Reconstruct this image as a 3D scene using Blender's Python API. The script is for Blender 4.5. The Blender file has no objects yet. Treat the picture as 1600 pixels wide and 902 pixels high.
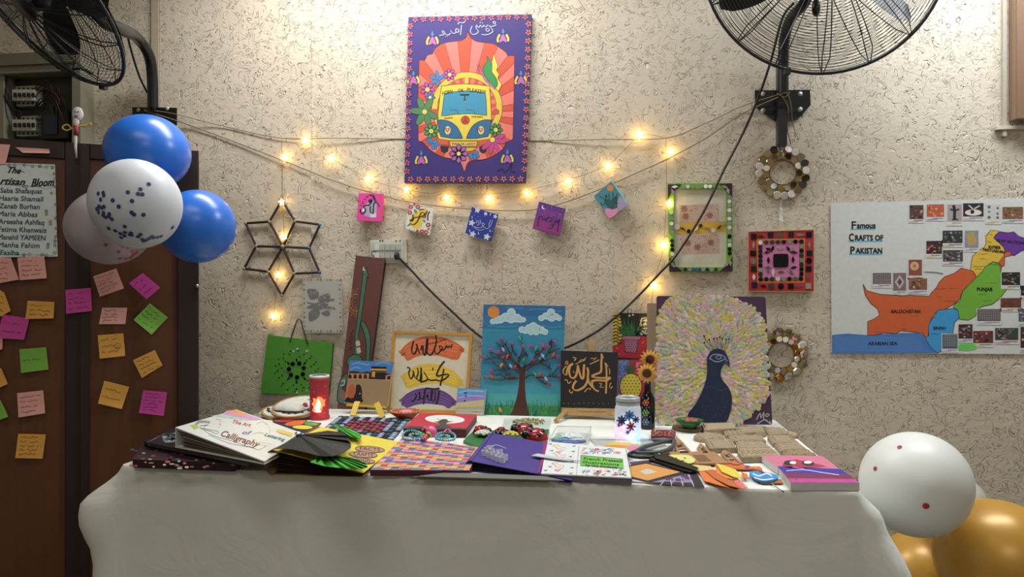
import bpy, math, random
from mathutils import Vector, Matrix
R = random.Random(7)
V = Vector
scene = bpy.context.scene
# ---------------------------------------------------------------- camera
H, D, YAW, FP = 1.20, 2.70, math.radians(8), 1155.0
SN, CS = math.sin(YAW), math.cos(YAW)
cd = bpy.data.cameras.new('camera'); cam = bpy.data.objects.new('camera', cd)
scene.collection.objects.link(cam)
cam.location = (0, -D, H); cam.rotation_euler = (math.radians(90), 0, YAW)
cd.sensor_width = 36; cd.lens = FP/1600*36; cd.clip_start = .02
scene.camera = cam
# ---------------------------------------------------------------- world and lights
w = bpy.data.worlds.new('world'); scene.world = w; w.use_nodes = True
w.node_tree.nodes['Background'].inputs[0].default_value = (.9, .95, 1, 1)
w.node_tree.nodes['Background'].inputs[1].default_value = .25
def area(name, loc, sx, sy, power, col, rot=(0, 0, 0)):
    l = bpy.data.lights.new(name, 'AREA'); l.shape = 'RECTANGLE'; l.size = sx; l.size_y = sy
    l.energy = power; l.color = col
    o = bpy.data.objects.new(name, l); o.location = loc; o.rotation_euler = rot
    scene.collection.objects.link(o); return o
area('tube_lamp_light', (-.80, -.42, 2.62), 1.2, .25, 21, (1, .99, .96), (math.radians(-10), 0, 0))
area('tube_lamp_light', (1.12, -.42, 2.62), 1.2, .25, 26, (.92, .97, 1), (math.radians(-10), 0, 0))
area('room_fill_light', (-.9, -2.0, 2.90), 1.2, .5, 8, (1, .94, .84))  # unseen fill light added to lift the room, not a known fixture
area('room_fill_light', (.6, -3.9, 2.90), 1.2, .4, 20, (1, .97, .90))  # second added fill behind the camera, brightens cloth front and mirrors
scene.view_settings.view_transform = 'Standard'
scene.view_settings.look = 'None'
scene.view_settings.exposure = 0.45
scene.view_settings.gamma = 1
scene.view_settings.use_curve_mapping = False
# ---------------------------------------------------------------- projection helpers (photo pixel -> point on a real plane)
CAM = V((0, -D, H))
def ray(px, py):
    a = (px-800)/FP; b = (451-py)/FP
    return V((a*CS-SN, a*SN+CS, b))
class Pl:
    def __init__(s, p, n): s.p = V(p); s.n = V(n).normalized()
    def hit(s, px, py, off=0):
        r = ray(px, py); p = s.p+s.n*off
        return CAM+r*((p-CAM).dot(s.n)/r.dot(s.n))
def wallpl(y): return Pl((0, y, 0), (0, -1, 0))
def flat(z): return Pl((0, 0, z), (0, 0, 1))
def lean(px, py, zb, tilt, yaw=0):
    t, q = math.radians(tilt), math.radians(yaw)
    return Pl(flat(zb).hit(px, py), (math.sin(q)*math.cos(t), -math.cos(q)*math.cos(t), math.sin(t)))
def pl3(a, b, c):
    n = (b-a).cross(c-a)
    if n.dot(CAM-a) < 0: n = -n
    return Pl(a, n)
def PZ(x, y, z=.75): return flat(z).hit(x, y)
def PY(x, y, yy=0): return wallpl(yy).hit(x, y)
def PD(x, y, d): return CAM+ray(x, y)*d
def depth(p): return (p-CAM).dot(V((-SN, CS, 0)))
# ---------------------------------------------------------------- materials
def lin(h):
    h = h.lstrip('#'); c = [int(h[i:i+2], 16)/255 for i in (0, 2, 4)]
    return [x/12.92 if x <= .04045 else ((x+.055)/1.055)**2.4 for x in c]
_m = {}
def M(h, g=1.0, rough=.62, metal=0, emit=0, alpha=1, var=.10, scale=60, bump=0, bscale=200, trans=0, coat=0, name=None):
    k = (h, g, rough, metal, emit, alpha, var, scale, bump, bscale, trans, coat)
    if k in _m: return _m[k]
    c = lin(h); y_ = c[0]*.3+c[1]*.59+c[2]*.11; c = [min(.88, (x*.9+y_*.1)*g*.86) for x in c]
    m = bpy.data.materials.new(name or 'paint_'+h.lstrip('#')); m.use_nodes = True
    nt = m.node_tree; b = nt.nodes['Principled BSDF']
    b.inputs['Roughness'].default_value = rough; b.inputs['Metallic'].default_value = metal
    b.inputs['Base Color'].default_value = (*c, 1)
    b.inputs['Alpha'].default_value = alpha
    b.inputs['Transmission Weight'].default_value = trans
    b.inputs['Coat Weight'].default_value = coat
    if emit:
        b.inputs['Emission Color'].default_value = (*c, 1); b.inputs['Emission Strength'].default_value = emit
    if var or bump:
        tc = nt.nodes.new('ShaderNodeTexCoord'); no = nt.nodes.new('ShaderNodeTexNoise')
        no.inputs['Scale'].default_value = scale; no.inputs['Detail'].default_value = 2
        nt.links.new(tc.outputs['Object'], no.inputs['Vector'])
        if var:
            mx = nt.nodes.new('ShaderNodeMix'); mx.data_type = 'RGBA'
            mx.inputs[6].default_value = (*[x*(1-var) for x in c], 1)
            mx.inputs[7].default_value = (*[min(.95, x*(1+var)) for x in c], 1)
            nt.links.new(no.outputs[0], mx.inputs[0]); nt.links.new(mx.outputs[2], b.inputs['Base Color'])
        if bump:
            n2 = nt.nodes.new('ShaderNodeTexNoise'); n2.inputs['Scale'].default_value = bscale; n2.inputs['Detail'].default_value = 3
            nt.links.new(tc.outputs['Object'], n2.inputs['Vector'])
            bp = nt.nodes.new('ShaderNodeBump'); bp.inputs['Strength'].default_value = bump; bp.inputs['Distance'].default_value = .002
            nt.links.new(n2.outputs[0], bp.inputs['Height']); nt.links.new(bp.outputs[0], b.inputs['Normal'])
    _m[k] = m; return m
def plaster():
    m = bpy.data.materials.new('textured_plaster'); m.use_nodes = True; nt = m.node_tree; L = nt.links.new
    b = nt.nodes['Principled BSDF']; b.inputs['Roughness'].default_value = .55
    tc = nt.nodes.new('ShaderNodeTexCoord')
    def N(scale, det=2, rough=.5, dist=0, vec=None):
        n = nt.nodes.new('ShaderNodeTexNoise'); n.inputs['Scale'].default_value = scale; n.inputs['Detail'].default_value = det
        n.inputs['Roughness'].default_value = rough; n.inputs['Distortion'].default_value = dist
        L(vec or tc.outputs['Object'], n.inputs['Vector']); return n.outputs[0]
    def Mt(op, a, bb=None, cc=None):
        n = nt.nodes.new('ShaderNodeMath'); n.operation = op
        for i, x in enumerate((a, bb, cc)):
            if x is None: continue
            if isinstance(x, (int, float)): n.inputs[i].default_value = x
            else: L(x, n.inputs[i])
        return n.outputs[0]
    def ramp(x, a, bb):
        n = nt.nodes.new('ShaderNodeMapRange'); n.inputs[1].default_value = a; n.inputs[2].default_value = bb
        n.interpolation_type = 'SMOOTHSTEP'; L(x, n.inputs[0]); return n.outputs[0]
    # worm-shaped scratches: contour lines of a distorted noise, broken up by a mask
    c1 = Mt('ABSOLUTE', Mt('SUBTRACT', Mt('FRACT', Mt('MULTIPLY', N(15, 1, .5, 1.4), 6)), .5)); l1 = Mt('SUBTRACT', 1, ramp(c1, .01, .075))
    c2 = Mt('ABSOLUTE', Mt('SUBTRACT', Mt('FRACT', Mt('MULTIPLY', N(31, 1, .5, 1.1), 4)), .5)); l2 = Mt('SUBTRACT', 1, ramp(c2, .015, .10))
    big = Mt('MULTIPLY', N(3.5, 2), .22); k1 = ramp(Mt('ADD', N(34, 2), big), .54, .72); k2 = ramp(Mt('ADD', N(29, 2, .5, .3), big), .56, .74)
    g = Mt('MAXIMUM', Mt('MULTIPLY', l1, k1), Mt('MULTIPLY', l2, k2))
    h = Mt('ADD', Mt('MULTIPLY', g, -1.0), Mt('ADD', Mt('MULTIPLY', N(70, 3, .6), .38), Mt('MULTIPLY', N(5, 2), 1.1)))
    bp = nt.nodes.new('ShaderNodeBump'); bp.inputs['Strength'].default_value = 1; bp.inputs['Distance'].default_value = .0048
    L(h, bp.inputs['Height']); L(bp.outputs[0], b.inputs['Normal'])
    mx = nt.nodes.new('ShaderNodeMix'); mx.data_type = 'RGBA'
    mx.inputs[6].default_value = (.60, .53, .425, 1); mx.inputs[7].default_value = (.36, .29, .21, 1)
    f = Mt('ADD', Mt('MULTIPLY', g, .07), Mt('MULTIPLY', ramp(N(3.2, 4, .6), .40, .75), .16))
    L(f, mx.inputs[0]); L(mx.outputs[2], b.inputs['Base Color'])
    return m
def wood(name, dark, light, sx=60, sz=3, rough=.4, vec='Object'):
    m = bpy.data.materials.new(name); m.use_nodes = True; nt = m.node_tree; L = nt.links.new
    b = nt.nodes['Principled BSDF']; b.inputs['Roughness'].default_value = rough
    tc = nt.nodes.new('ShaderNodeTexCoord'); mp = nt.nodes.new('ShaderNodeMapping'); mp.inputs['Scale'].default_value = (sx, sx, sz)
    L(tc.outputs[vec], mp.inputs['Vector'])
    n = nt.nodes.new('ShaderNodeTexNoise'); n.inputs['Scale'].default_value = 1; n.inputs['Detail'].default_value = 4; n.inputs['Distortion'].default_value = .4
    L(mp.outputs[0], n.inputs['Vector'])
    mx = nt.nodes.new('ShaderNodeMix'); mx.data_type = 'RGBA'
    mx.inputs[6].default_value = (*lin(dark), 1); mx.inputs[7].default_value = (*lin(light), 1)
    L(n.outputs[0], mx.inputs[0]); L(mx.outputs[2], b.inputs['Base Color'])
    bp = nt.nodes.new('ShaderNodeBump'); bp.inputs['Strength'].default_value = .15; bp.inputs['Distance'].default_value = .001
    L(n.outputs[0], bp.inputs['Height']); L(bp.outputs[0], b.inputs['Normal'])
    return m
# ---------------------------------------------------------------- mesh builder
def sm(pts, n=4, closed=False):
    """Catmull-Rom smoothing of a 2D or 3D point list."""
    P = [V(p) for p in pts]; k = len(P); out = []
    if k < 3: return P
    for i in range(k if closed else k-1):
        if closed: a, b, c, d = P[i-1], P[i], P[(i+1) % k], P[(i+2) % k]
        else: a, b, c, d = P[max(i-1, 0)], P[i], P[i+1], P[min(i+2, k-1)]
        for j in range(n):
            t = j/n
            out.append(.5*((2*b)+(c-a)*t+(2*a-5*b+4*c-d)*t*t+(3*b-a-3*c+d)*t**3))
    if not closed: out.append(P[-1])
    return out
INV = {}
COL = scene.collection
def props(o, label=None, cat=None, group=None, kind=None):
    if label: o['label'] = label
    if cat: o['category'] = cat
    if group: o['group'] = group
    if kind: o['kind'] = kind
    return o
def thing(name, label, cat, loc, group=None):
    o = bpy.data.objects.new(name, None); COL.objects.link(o); o.location = loc; o.empty_display_size = .02
    INV[o] = V(loc); return props(o, label, cat, group)
class MB:
    def __init__(s): s.v = []; s.f = []; s.m = []; s.s = []; s.mats = []
    def mi(s, mat):
        if isinstance(mat, str): mat = M(mat)
        if mat not in s.mats: s.mats.append(mat)
        return s.mats.index(mat)
    def add(s, vs, fs, mat, smooth=False):
        o = len(s.v); s.v += [tuple(p) for p in vs]; i = s.mi(mat)
        for f in fs: s.f.append([o+q for q in f]); s.m.append(i); s.s.append(smooth)
    def hexa(s, top, bot, mat, face=None):
        n = len(top)
        s.add(list(top)+list(bot), [list(range(2*n-1, n-1, -1))]+[[i, n+i, n+(i+1) % n, (i+1) % n] for i in range(n)], mat)
        s.add(top, [list(range(n))], face or mat)
    def box(s, c, size, mat, rot=None):
        c = V(c); x, y, z = [q/2 for q in size]; r = rot or Matrix.Identity(3)
        P = [c+r@V((i*x, j*y, k*z)) for k in (1, -1) for i, j in ((-1, -1), (1, -1), (1, 1), (-1, 1))]
        s.hexa(P[:4], P[4:], mat)
    def bar(s, a, b, w, t, up, mat):
        a, b = V(a), V(b); d = (b-a).normalized(); side = d.cross(V(up)).normalized(); u = side.cross(d)
        P = [p+side*(i*w/2)+u*(j*t/2) for j in (1, -1) for p, i in ((a, -1), (a, 1), (b, 1), (b, -1))]
        s.hexa(P[:4], P[4:], mat)
    def tube(s, pts, r, mat, n=6, closed=False, caps=True, smooth=True):
        P = [V(p) for p in pts]; k = len(P); rr = r if isinstance(r, (list, tuple)) else [r]*k
        vs = []; up = V((0, 0, 1)); prev = None
        for i, p in enumerate(P):
            if closed: d = P[(i+1) % k]-P[i-1]
            else: d = P[min(i+1, k-1)]-P[max(i-1, 0)]
            d.normalize()
            if prev is None:
                u = up if abs(d.z) < .9 else V((1, 0, 0)); a = d.cross(u).normalized()
            else: a = (prev-d*prev.dot(d)).normalized()
            prev = a; b = d.cross(a)
            for j in range(n):
                q = 2*math.pi*j/n; vs.append(p+(a*math.cos(q)+b*math.sin(q))*rr[i])
        fs = [[i*n+j, i*n+(j+1) % n, ((i+1) % k)*n+(j+1) % n, ((i+1) % k)*n+j] for i in range(k if closed else k-1) for j in range(n)]
        if caps and not closed: fs += [list(range(n-1, -1, -1)), list(range((k-1)*n, k*n))]
        s.add(vs, fs, mat, smooth)
    def lathe(s, prof, base, mat, n=24, axis=(0, 0, 1), smooth=True, a0=0, a1=2*math.pi, close=True):
        ax = V(axis).normalized(); u = ax.orthogonal().normalized(); w_ = ax.cross(u); vs = []; m = n if close else n+1
        for r, h in prof:
            for j in range(m):
                q = a0+(a1-a0)*j/n; vs.append(V(base)+ax*h+(u*math.cos(q)+w_*math.sin(q))*r)
        fs = [[i*m+j, i*m+(j+1) % m, (i+1)*m+(j+1) % m, (i+1)*m+j] for i in range(len(prof)-1) for j in range(n)]
        s.add(vs, fs, mat, smooth)
    def ball(s, c, r, mat, n=12, k=8, rot=None, smooth=True):
        rx, ry, rz = r if isinstance(r, (tuple, list)) else (r, r, r); rot = rot or Matrix.Identity(3); vs = []; c = V(c)
        for i in range(k+1):
            t = math.pi*i/k
            for j in range(n):
                q = 2*math.pi*j/n; vs.append(c+rot@V((rx*math.sin(t)*math.cos(q), ry*math.sin(t)*math.sin(q), rz*math.cos(t))))
        s.add(vs, [[i*n+j, (i+1)*n+j, (i+1)*n+(j+1) % n, i*n+(j+1) % n] for i in range(k) for j in range(n)], mat, smooth)
    def slab(s, pl, quad, th, face, side=None):
        """a panel whose outline is given in photo pixels on plane PL, TH thick behind it"""
        top = [pl.hit(*q) for q in quad]
        if (top[1]-top[0]).cross(top[2]-top[0]).dot(pl.n) < 0: top = top[::-1]
        s.hexa(top, [p-pl.n*th for p in top], side or face, face)
        return s
    def build(s, name, parent=None, label=None, cat=None, group=None, kind=None, origin=None, bevel=0):
        me = bpy.data.meshes.new(name); o = bpy.data.objects.new(name, me)
        if parent is not None: org = INV.get(parent, V((0, 0, 0)))
        elif origin is not None: org = V(origin)
        else:
            xs = [p[0] for p in s.v]; ys = [p[1] for p in s.v]; zs = [p[2] for p in s.v]
            org = V(((min(xs)+max(xs))/2, (min(ys)+max(ys))/2, min(zs)))
        me.from_pydata([tuple(V(p)-org) for p in s.v], [], s.f)
        for m in s.mats: me.materials.append(m)
        me.polygons.foreach_set('material_index', s.m); me.polygons.foreach_set('use_smooth', s.s); me.update()
        COL.objects.link(o)
        if parent is not None: o.parent = parent
        else: o.location = org
        INV[o] = org
        if bevel:
            b = o.modifiers.new('edge', 'BEVEL'); b.width = bevel; b.segments = 2; b.limit_method = 'ANGLE'
        return props(o, label, cat, group, kind)
_txt = {}
def glyphs(s):
    if s not in _txt:
        c = bpy.data.curves.new('lettering', 'FONT'); c.body = s; c.resolution_u = 2
        o = bpy.data.objects.new('lettering', c); COL.objects.link(o)
        me = bpy.data.meshes.new_from_object(o.evaluated_get(bpy.context.evaluated_depsgraph_get()))
        vs = [(v.co.x, v.co.y) for v in me.vertices]; fs = [list(p.vertices) for p in me.polygons]
        bpy.data.objects.remove(o); bpy.data.curves.remove(c); bpy.data.meshes.remove(me)
        wd = max([v[0] for v in vs] or [0]); _txt[s] = (vs, fs, wd)
    return _txt[s]
class Art:
    """flat painting on plane PL: every shape is a thin layer of paint, coordinates read off a photo crop (x0, y0, scale)"""
    def __init__(s, mb, pl, crop=(0, 0, 1), g=1.5, base=.0003, step=.00001, rough=.6):
        s.mb, s.pl, s.c, s.g, s.k, s.step, s.rough = mb, pl, crop, g, base, step, rough
    def crop(s, x, y, sc): s.c = (x, y, sc); return s
    def up(s, n=1): s.k += s.step*n; return s
    def P(s, p): return s.pl.hit(s.c[0]+p[0]*s.c[2], s.c[1]+p[1]*s.c[2], s.k)
    def mat(s, c): return M(c, s.g, s.rough) if isinstance(c, str) else c
    def poly(s, pts, col, smooth=0, out=None, ow=1.5):
        if smooth: pts = sm(pts, smooth, True)
        s.up(); W = [s.P(p) for p in pts]; nn = V((0, 0, 0))
        for i in range(len(W)): nn += (W[i]-W[0]).cross(W[(i+1) % len(W)]-W[0])
        f = list(range(len(W)))
        s.mb.add(W, [f if nn.dot(s.pl.n) > 0 else f[::-1]], s.mat(col))
        if out: s.line(list(pts)+[pts[0]], ow, out, smooth=0)
        return s
    def ell(s, c, rx, ry, col, ang=0, n=16, out=None, ow=1.5):
        a = math.radians(ang)
        return s.poly([(c[0]+rx*math.cos(t)*math.cos(a)-ry*math.sin(t)*math.sin(a), c[1]+rx*math.cos(t)*math.sin(a)+ry*math.sin(t)*math.cos(a))
                       for t in [2*math.pi*i/n for i in range(n)]], col, out=out, ow=ow)
    def disc(s, c, r, col, n=14, **k): return s.ell(c, r, r, col, n=n, **k)
    def dots(s, cs, r, col, n=8):
        k = s.k
        for c in cs: s.k = k; s.disc(c[:2], c[2] if len(c) > 2 else r, col, n)
        return s
    def line(s, pts, wd, col, nib=None, smooth=3, closed=False):
        P = [V(p[:2]) for p in pts]
        if smooth and len(P) > 2: P = sm(P, smooth, closed)
        if closed: P.append(P[0])
        s.up(); vs = []; k = len(P)
        for i in range(k):
            d = P[min(i+1, k-1)]-P[max(i-1, 0)]
            if d.length < 1e-6: d = V((1, 0))
            d.normalize(); ww = wd/2
            if nib is not None: ww *= .5+.5*abs(math.sin(math.atan2(d.y, d.x)-math.radians(nib)))
            q = V((-d.y, d.x))*ww; vs += [s.P(P[i]+q), s.P(P[i]-q)]
        s.mb.add(vs, [[2*i, 2*i+1, 2*i+3, 2*i+2] for i in range(k-1)], s.mat(col)); return s
    def lines(s, L_, wd, col, **k):
        q = s.k
        for p in L_: s.k = q; s.line(p, wd, col, **k)
        return s
    def text(s, t, x, y, size, col, ang=0, shear=0, sx=1, width=None, bold=0):
        vs, fs, wd = glyphs(t)
        if width: sx = width/(wd*size)
        a = math.radians(ang); s.up()
        for dx, dy in ([(0, 0)] if not bold else [(0, 0), (bold, 0), (0, bold), (bold, bold)]):
            W = []
            for u, v in vs:
                u2 = (u+v*shear)*size*sx+dx; v2 = v*size-dy
                W.append(s.P((x+u2*math.cos(a)+v2*math.sin(a), y+u2*math.sin(a)-v2*math.cos(a))))
            s.mb.add(W, fs, s.mat(col)); s.k += .000002
        return s
    def flower(s, c, r, n, col, cen, pr=.5, out=None, ang=0, cr=.35):
        k = s.k
        for i in range(n):
            t = 2*math.pi*i/n+math.radians(ang); s.k = k
            s.ell((c[0]+r*.6*math.cos(t), c[1]+r*.6*math.sin(t)), r*.5, r*pr*.62, col, math.degrees(t), 8, out=out, ow=r*.09)
        s.up(2); s.disc(c, r*cr, cen, 8); return s
    def scribble(s, x0, x1, y, h, col, wd=.6, n=None, ang=0, rnd=R):
        """a line of unreadable handwriting"""
        n = n or max(4, int((x1-x0)/h*1.6)); a = math.radians(ang); L_ = []; cur = []
        for i in range(n+1):
            if rnd.random() < .13 and len(cur) > 2: L_.append(cur); cur = []; continue
            t = (x1-x0)*i/n; v = (rnd.random()-.5)*h*(1.3 if i % 2 else .7)
            cur.append((x0+t*math.cos(a)-v*math.sin(a), y+t*math.sin(a)+v*math.cos(a)))
        if len(cur) > 1: L_.append(cur)
        if L_: s.lines(L_, wd, col, smooth=2)
        return s
# ================================================================ THE SETTING
PLA = plaster()
XL, XR, YB, ZC = -3.1, 2.6, -5.2, 2.95
mb = MB(); mb.box(((XL+XR)/2, .06, ZC/2), (XR-XL+.3, .12, ZC), PLA); mb.build('wall_back', kind='structure', origin=(0, 0, 0))
mb = MB(); mb.box(((XL+XR)/2, (YB)/2, -.05), (XR-XL, -YB, .1), M('#8a8378', rough=.35)); mb.build('floor', kind='structure')
mb = MB(); mb.box(((XL+XR)/2, YB/2, ZC+.05), (XR-XL, -YB, .1), M('#e4e2da')); mb.build('ceiling', kind='structure')
W2 = M('#c9bfae')
mb = MB(); mb.box((XL-.05, YB/2, ZC/2), (.1, -YB, ZC), W2); mb.build('wall_left', kind='structure')
mb = MB(); mb.box((XR+.05, YB/2, ZC/2), (.1, -YB, ZC), W2); mb.build('wall_right', kind='structure')
mb = MB(); mb.box(((XL+XR)/2, YB-.05, ZC/2), (XR-XL+.2, .1, ZC), W2); mb.build('wall_front', kind='structure')
# shallow plastered pilaster between the two vertical edges of the wall, with a smooth strip beside it
x0, x1 = PY(251, 300).x, PY(487, 300).x
mb = MB(); mb.box(((x0+x1)/2, -.003, ZC/2), (x1-x0, .006, ZC-.01), PLA); mb.build('trim_1', kind='structure', origin=(0, 0, 0))
x2 = PY(239, 300).x
mb = MB(); mb.box(((x0+x2)/2-.001, -.005, ZC/2), (x0-x2-.002, .012, ZC-.01), M('#b9ab93', bump=.2)); mb.build('trim_2', kind='structure', origin=(0, 0, 0))
# window at the top of the photo's right edge
X0 = PY(1576, 100).x; zb = PY(1590, 190).z; WH = M('#a58468', rough=.45)
wn = bpy.data.objects.new('window_1', None); COL.objects.link(wn); wn.location = (X0+.35, 0, zb); INV[wn] = V(wn.location); props(wn, kind='structure')
mb = MB()
for c, s_ in (((X0+.04, -.02, zb+.5), (.08, .05, 1.0)), ((X0+.36, -.02, zb+.04), (.56, .049, .08)), ((X0+.36, -.02, zb+.98), (.56, .049, .04)), ((X0+.68, -.02, zb+.5), (.04, .05, 1.0))): mb.box(c, s_, WH)
mb.build('window_frame', wn, bevel=.002)
mb = MB()
for c, s_ in (((X0+.015, -.048, zb+.5), (.03, .008, 1.0)), ((X0+.355, -.048, zb+.015), (.65, .008, .03))): mb.box(c, s_, M('#8d6c52', rough=.45))
mb.build('sash', wn)
mb = MB(); mb.box((X0+.36, -.004, zb+.5), (.6, .006, .9), M('#3a2a22', rough=.1)); mb.build('window_pane', wn)
mb = MB(); mb.box((X0-.018, -.006, zb+.48), (.012, .016, 1.06), M('#c4bba8')); mb.box((X0+.33, -.008, zb-.022), (.75, .02, .012), M('#d8cfbd'))
mb.build('window_sill', wn)
# a few missed trowel dabs of filler on the wall (pale)
# ================================================================ TABLE AND CLOTH
TXL, TXR, TYF, TYB, TZ = -1.249, .538, -.98, -.06, .75
t = thing('folding_table', 'long table hidden under the white cloth against the wall', 'table', ((TXL+TXR)/2, (TYF+TYB)/2, 0))
mb = MB(); mb.box(((TXL+TXR)/2, (TYF+TYB)/2, .728), (TXR-TXL-.03, TYB-TYF-.03, .03), wood('table_wood', '#5a4030', '#8a6a4a')); mb.build('tabletop', t)
for x in (TXL+.08, TXR-.08):
    for y in (TYF+.08, TYB-.08):
        mb = MB(); mb.box((x, y, .3565), (.04, .04, .713), M('#444444', metal=.6)); mb.build('leg', t)
CLOTH = bpy.data.materials.new('white_cotton'); CLOTH.use_nodes = True
nt = CLOTH.node_tree; b = nt.nodes['Principled BSDF']; b.inputs['Roughness'].default_value = .85; b.inputs['Base Color'].default_value = (.70, .72, .68, 1)
b.inputs['Sheen Weight'].default_value = .15
tc = nt.nodes.new('ShaderNodeTexCoord'); n = nt.nodes.new('ShaderNodeTexNoise'); n.inputs['Scale'].default_value = 5; n.inputs['Detail'].default_value = 5; n.inputs['Distortion'].default_value = 1.2
nt.links.new(tc.outputs['Object'], n.inputs['Vector']); bp = nt.nodes.new('ShaderNodeBump'); bp.inputs['Strength'].default_value = .6; bp.inputs['Distance'].default_value = .014
nt.links.new(n.outputs[0], bp.inputs['Height']); nt.links.new(bp.outputs[0], b.inputs['Normal'])
per = []   # perimeter points with outward normals
rc = .022
def edge(x0, y0, x1, y1, n, nx, ny):
    for i in range(n): tt = i/n; per.append((x0+(x1-x0)*tt, y0+(y1-y0)*tt, nx, ny))
def corner(cx, cy, a0):
    for i in range(8): a = a0+math.pi/2*i/8; per.append((cx+rc*math.cos(a), cy+rc*math.sin(a), math.cos(a), math.sin(a)))
edge(TXL+rc, TYF, TXR-rc, TYF, 220, 0, -1); corner(TXR-rc, TYF+rc, -math.pi/2)
edge(TXR, TYF+rc, TXR, TYB-rc, 60, 1, 0); corner(TXR-rc, TYB-rc, 0)
edge(TXR-rc, TYB, TXL+rc, TYB, 40, 0, 1); corner(TXL+rc, TYB-rc, math.pi/2)
edge(TXL, TYB-rc, TXL, TYF+rc, 60, -1, 0); corner(TXL+rc, TYF+rc, math.pi)
drops = [0, .0015, .005, .01, .018, .03, .045, .06, .08, .10, .125, .15, .18, .21, .25, .3, .38, .48, .6, .735]
def sstep(a, b, x):
    x = max(0, min(1, (x-a)/(b-a))); return x*x*(3-2*x)
vs, fs = [], []; n = len(per)
for k, d in enumerate(drops):
    for (x, y, nx, ny) in per:
        side = abs(nx)**1.5; front = 1-side; q = y if side > .5 else x
        o = .004*math.sin(min(1, d/.01)*math.pi/2)
        if ny > .5: o += 0
        elif nx < -.2:
            o += side*(.115*sstep(-.52, -.80, y)*sstep(0, .115, d)-.035*sstep(.14, .24, d)*sstep(-.52, -.80, y)+.05*sstep(.25, .7, d)*sstep(-.52, -.80, y)+.008*math.sin(y*23+1)*sstep(.05, .2, d))
        elif nx > .2:
            o += side*(.045*sstep(0, .06, d)+.055*sstep(.05, .20, d)+.05*sstep(.25, .7, d)+.014*math.sin(y*19)*sstep(.05, .25, d))
        else:
            o += (.008*math.sin(x*7+.6)+.004*math.sin(x*17+d*9))*sstep(.03, .4, d)+.02*sstep(.1, .7, d)
            if -.60 < x < .22: o += .0030*math.sin(x*170+2*math.sin(x*31))*math.exp(-d/.012)*sstep(-.6, -.5, x)
        z = TZ+.0-d
        if k < 4 and ny < -.5 and -.60 < x < .22: z -= .0022*(1+math.sin(x*131+3*math.sin(x*23)))*min(1, d/.004)
        vs.append((x+nx*o, y+ny*o, z))
for k in range(len(drops)-1):
    for i in range(n): fs.append([k*n+i, (k+1)*n+i, (k+1)*n+(i+1) % n, k*n+(i+1) % n])
mb = MB(); mb.add(vs, fs, CLOTH, True); mb.add([vs[i] for i in range(n)], [list(range(n))], CLOTH, False)
# pressed creases on the front, raised a hair
def crease(pts, r=.0016):
    P = sm([PY(x, y, TYF-.006) for x, y in pts], 5); mb.tube(P, [r*math.sin(math.pi*(i+.3)/(len(P)-.4)) for i in range(len(P))], CLOTH, 6)
mb.build('tablecloth', label='white cotton cloth draped over the long table full of crafts', cat='tablecloth', origin=(0, TYF, 0))
# ================================================================ CABINET
PH = math.radians(30); CP = CAM+V((-.600, 1, 0))*2.2*1.0; CP.z = 0
cdir = V((-math.cos(PH), -math.sin(PH), 0)); cn = V((math.sin(PH), -math.cos(PH), 0))
CF = Pl(CP, cn)                                       # plane of the door faces
def cs(px, py=451):                                   # distance along the front for a photo pixel
    h = CF.hit(px, py); return (h-CP).dot(cdir)
def cw(s_, z, o=0): return CP+cdir*s_+cn*o+V((0, 0, z))
CT = CF.hit(310, 234).z; CW = cs(-260)
DW = wood('wardrobe_dark_wood', '#1c0a06', '#29120b', 90, 4, .6)
PW = wood('wardrobe_panel_wood', '#4a2711', '#65391a', 70, 3, .5)
cb = thing('wardrobe', 'dark brown panelled wardrobe covered in sticky notes', 'wardrobe', CP)
def cbox(mb, s0, s1, z0, z1, o0, o1, mat):
    P = [cw(s_, z1, o) for s_, o in ((s0, o1), (s1, o1), (s1, o0), (s0, o0))]
    mb.hexa(P[::-1], [p-V((0, 0, z1-z0)) for p in P][::-1], mat)
mb = MB(); cbox(mb, .004, CW, 0, CT-.0, -.30, -.022, DW); mb.build('body', cb)
mb = MB(); 
def door(s0, s1, ip0, ip1, zt):
    m = MB(); z0, z1 = .06, CT-.004
    cbox(m, s0, ip0, z0, z1, -.02, 0, DW); cbox(m, ip1, s1, z0, z1, -.02, 0, DW)
    cbox(m, ip0, ip1, zt, z1, -.02, 0, DW); cbox(m, ip0, ip1, z0, .16, -.02, 0, DW)
    d = m.build('door', cb, bevel=.003)
    m = MB(); cbox(m, ip0, ip1, .16, zt, -.02, -.008, PW); m.build('panel', d)
    return d
sg = cs(136); zt = CF.hit(200, 252).z
d1 = door(0, sg, cs(277), cs(138.5)-.002, zt)
d2 = door(sg+.003, CW, cs(101), CW-.06, CF.hit(60, 246).z)
m = MB(); cbox(m, sg-.006, sg+.016, .06, CT-.01, 0, .006, DW); m.build('door_stop', cb)
m = MB(); h = cw(cs(308, 445), CF.hit(308, 447).z, .004); m.ball(h, .006, M('#b8b4aa', metal=1, rough=.3)); m.build('hinge_screw', cb)
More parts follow.
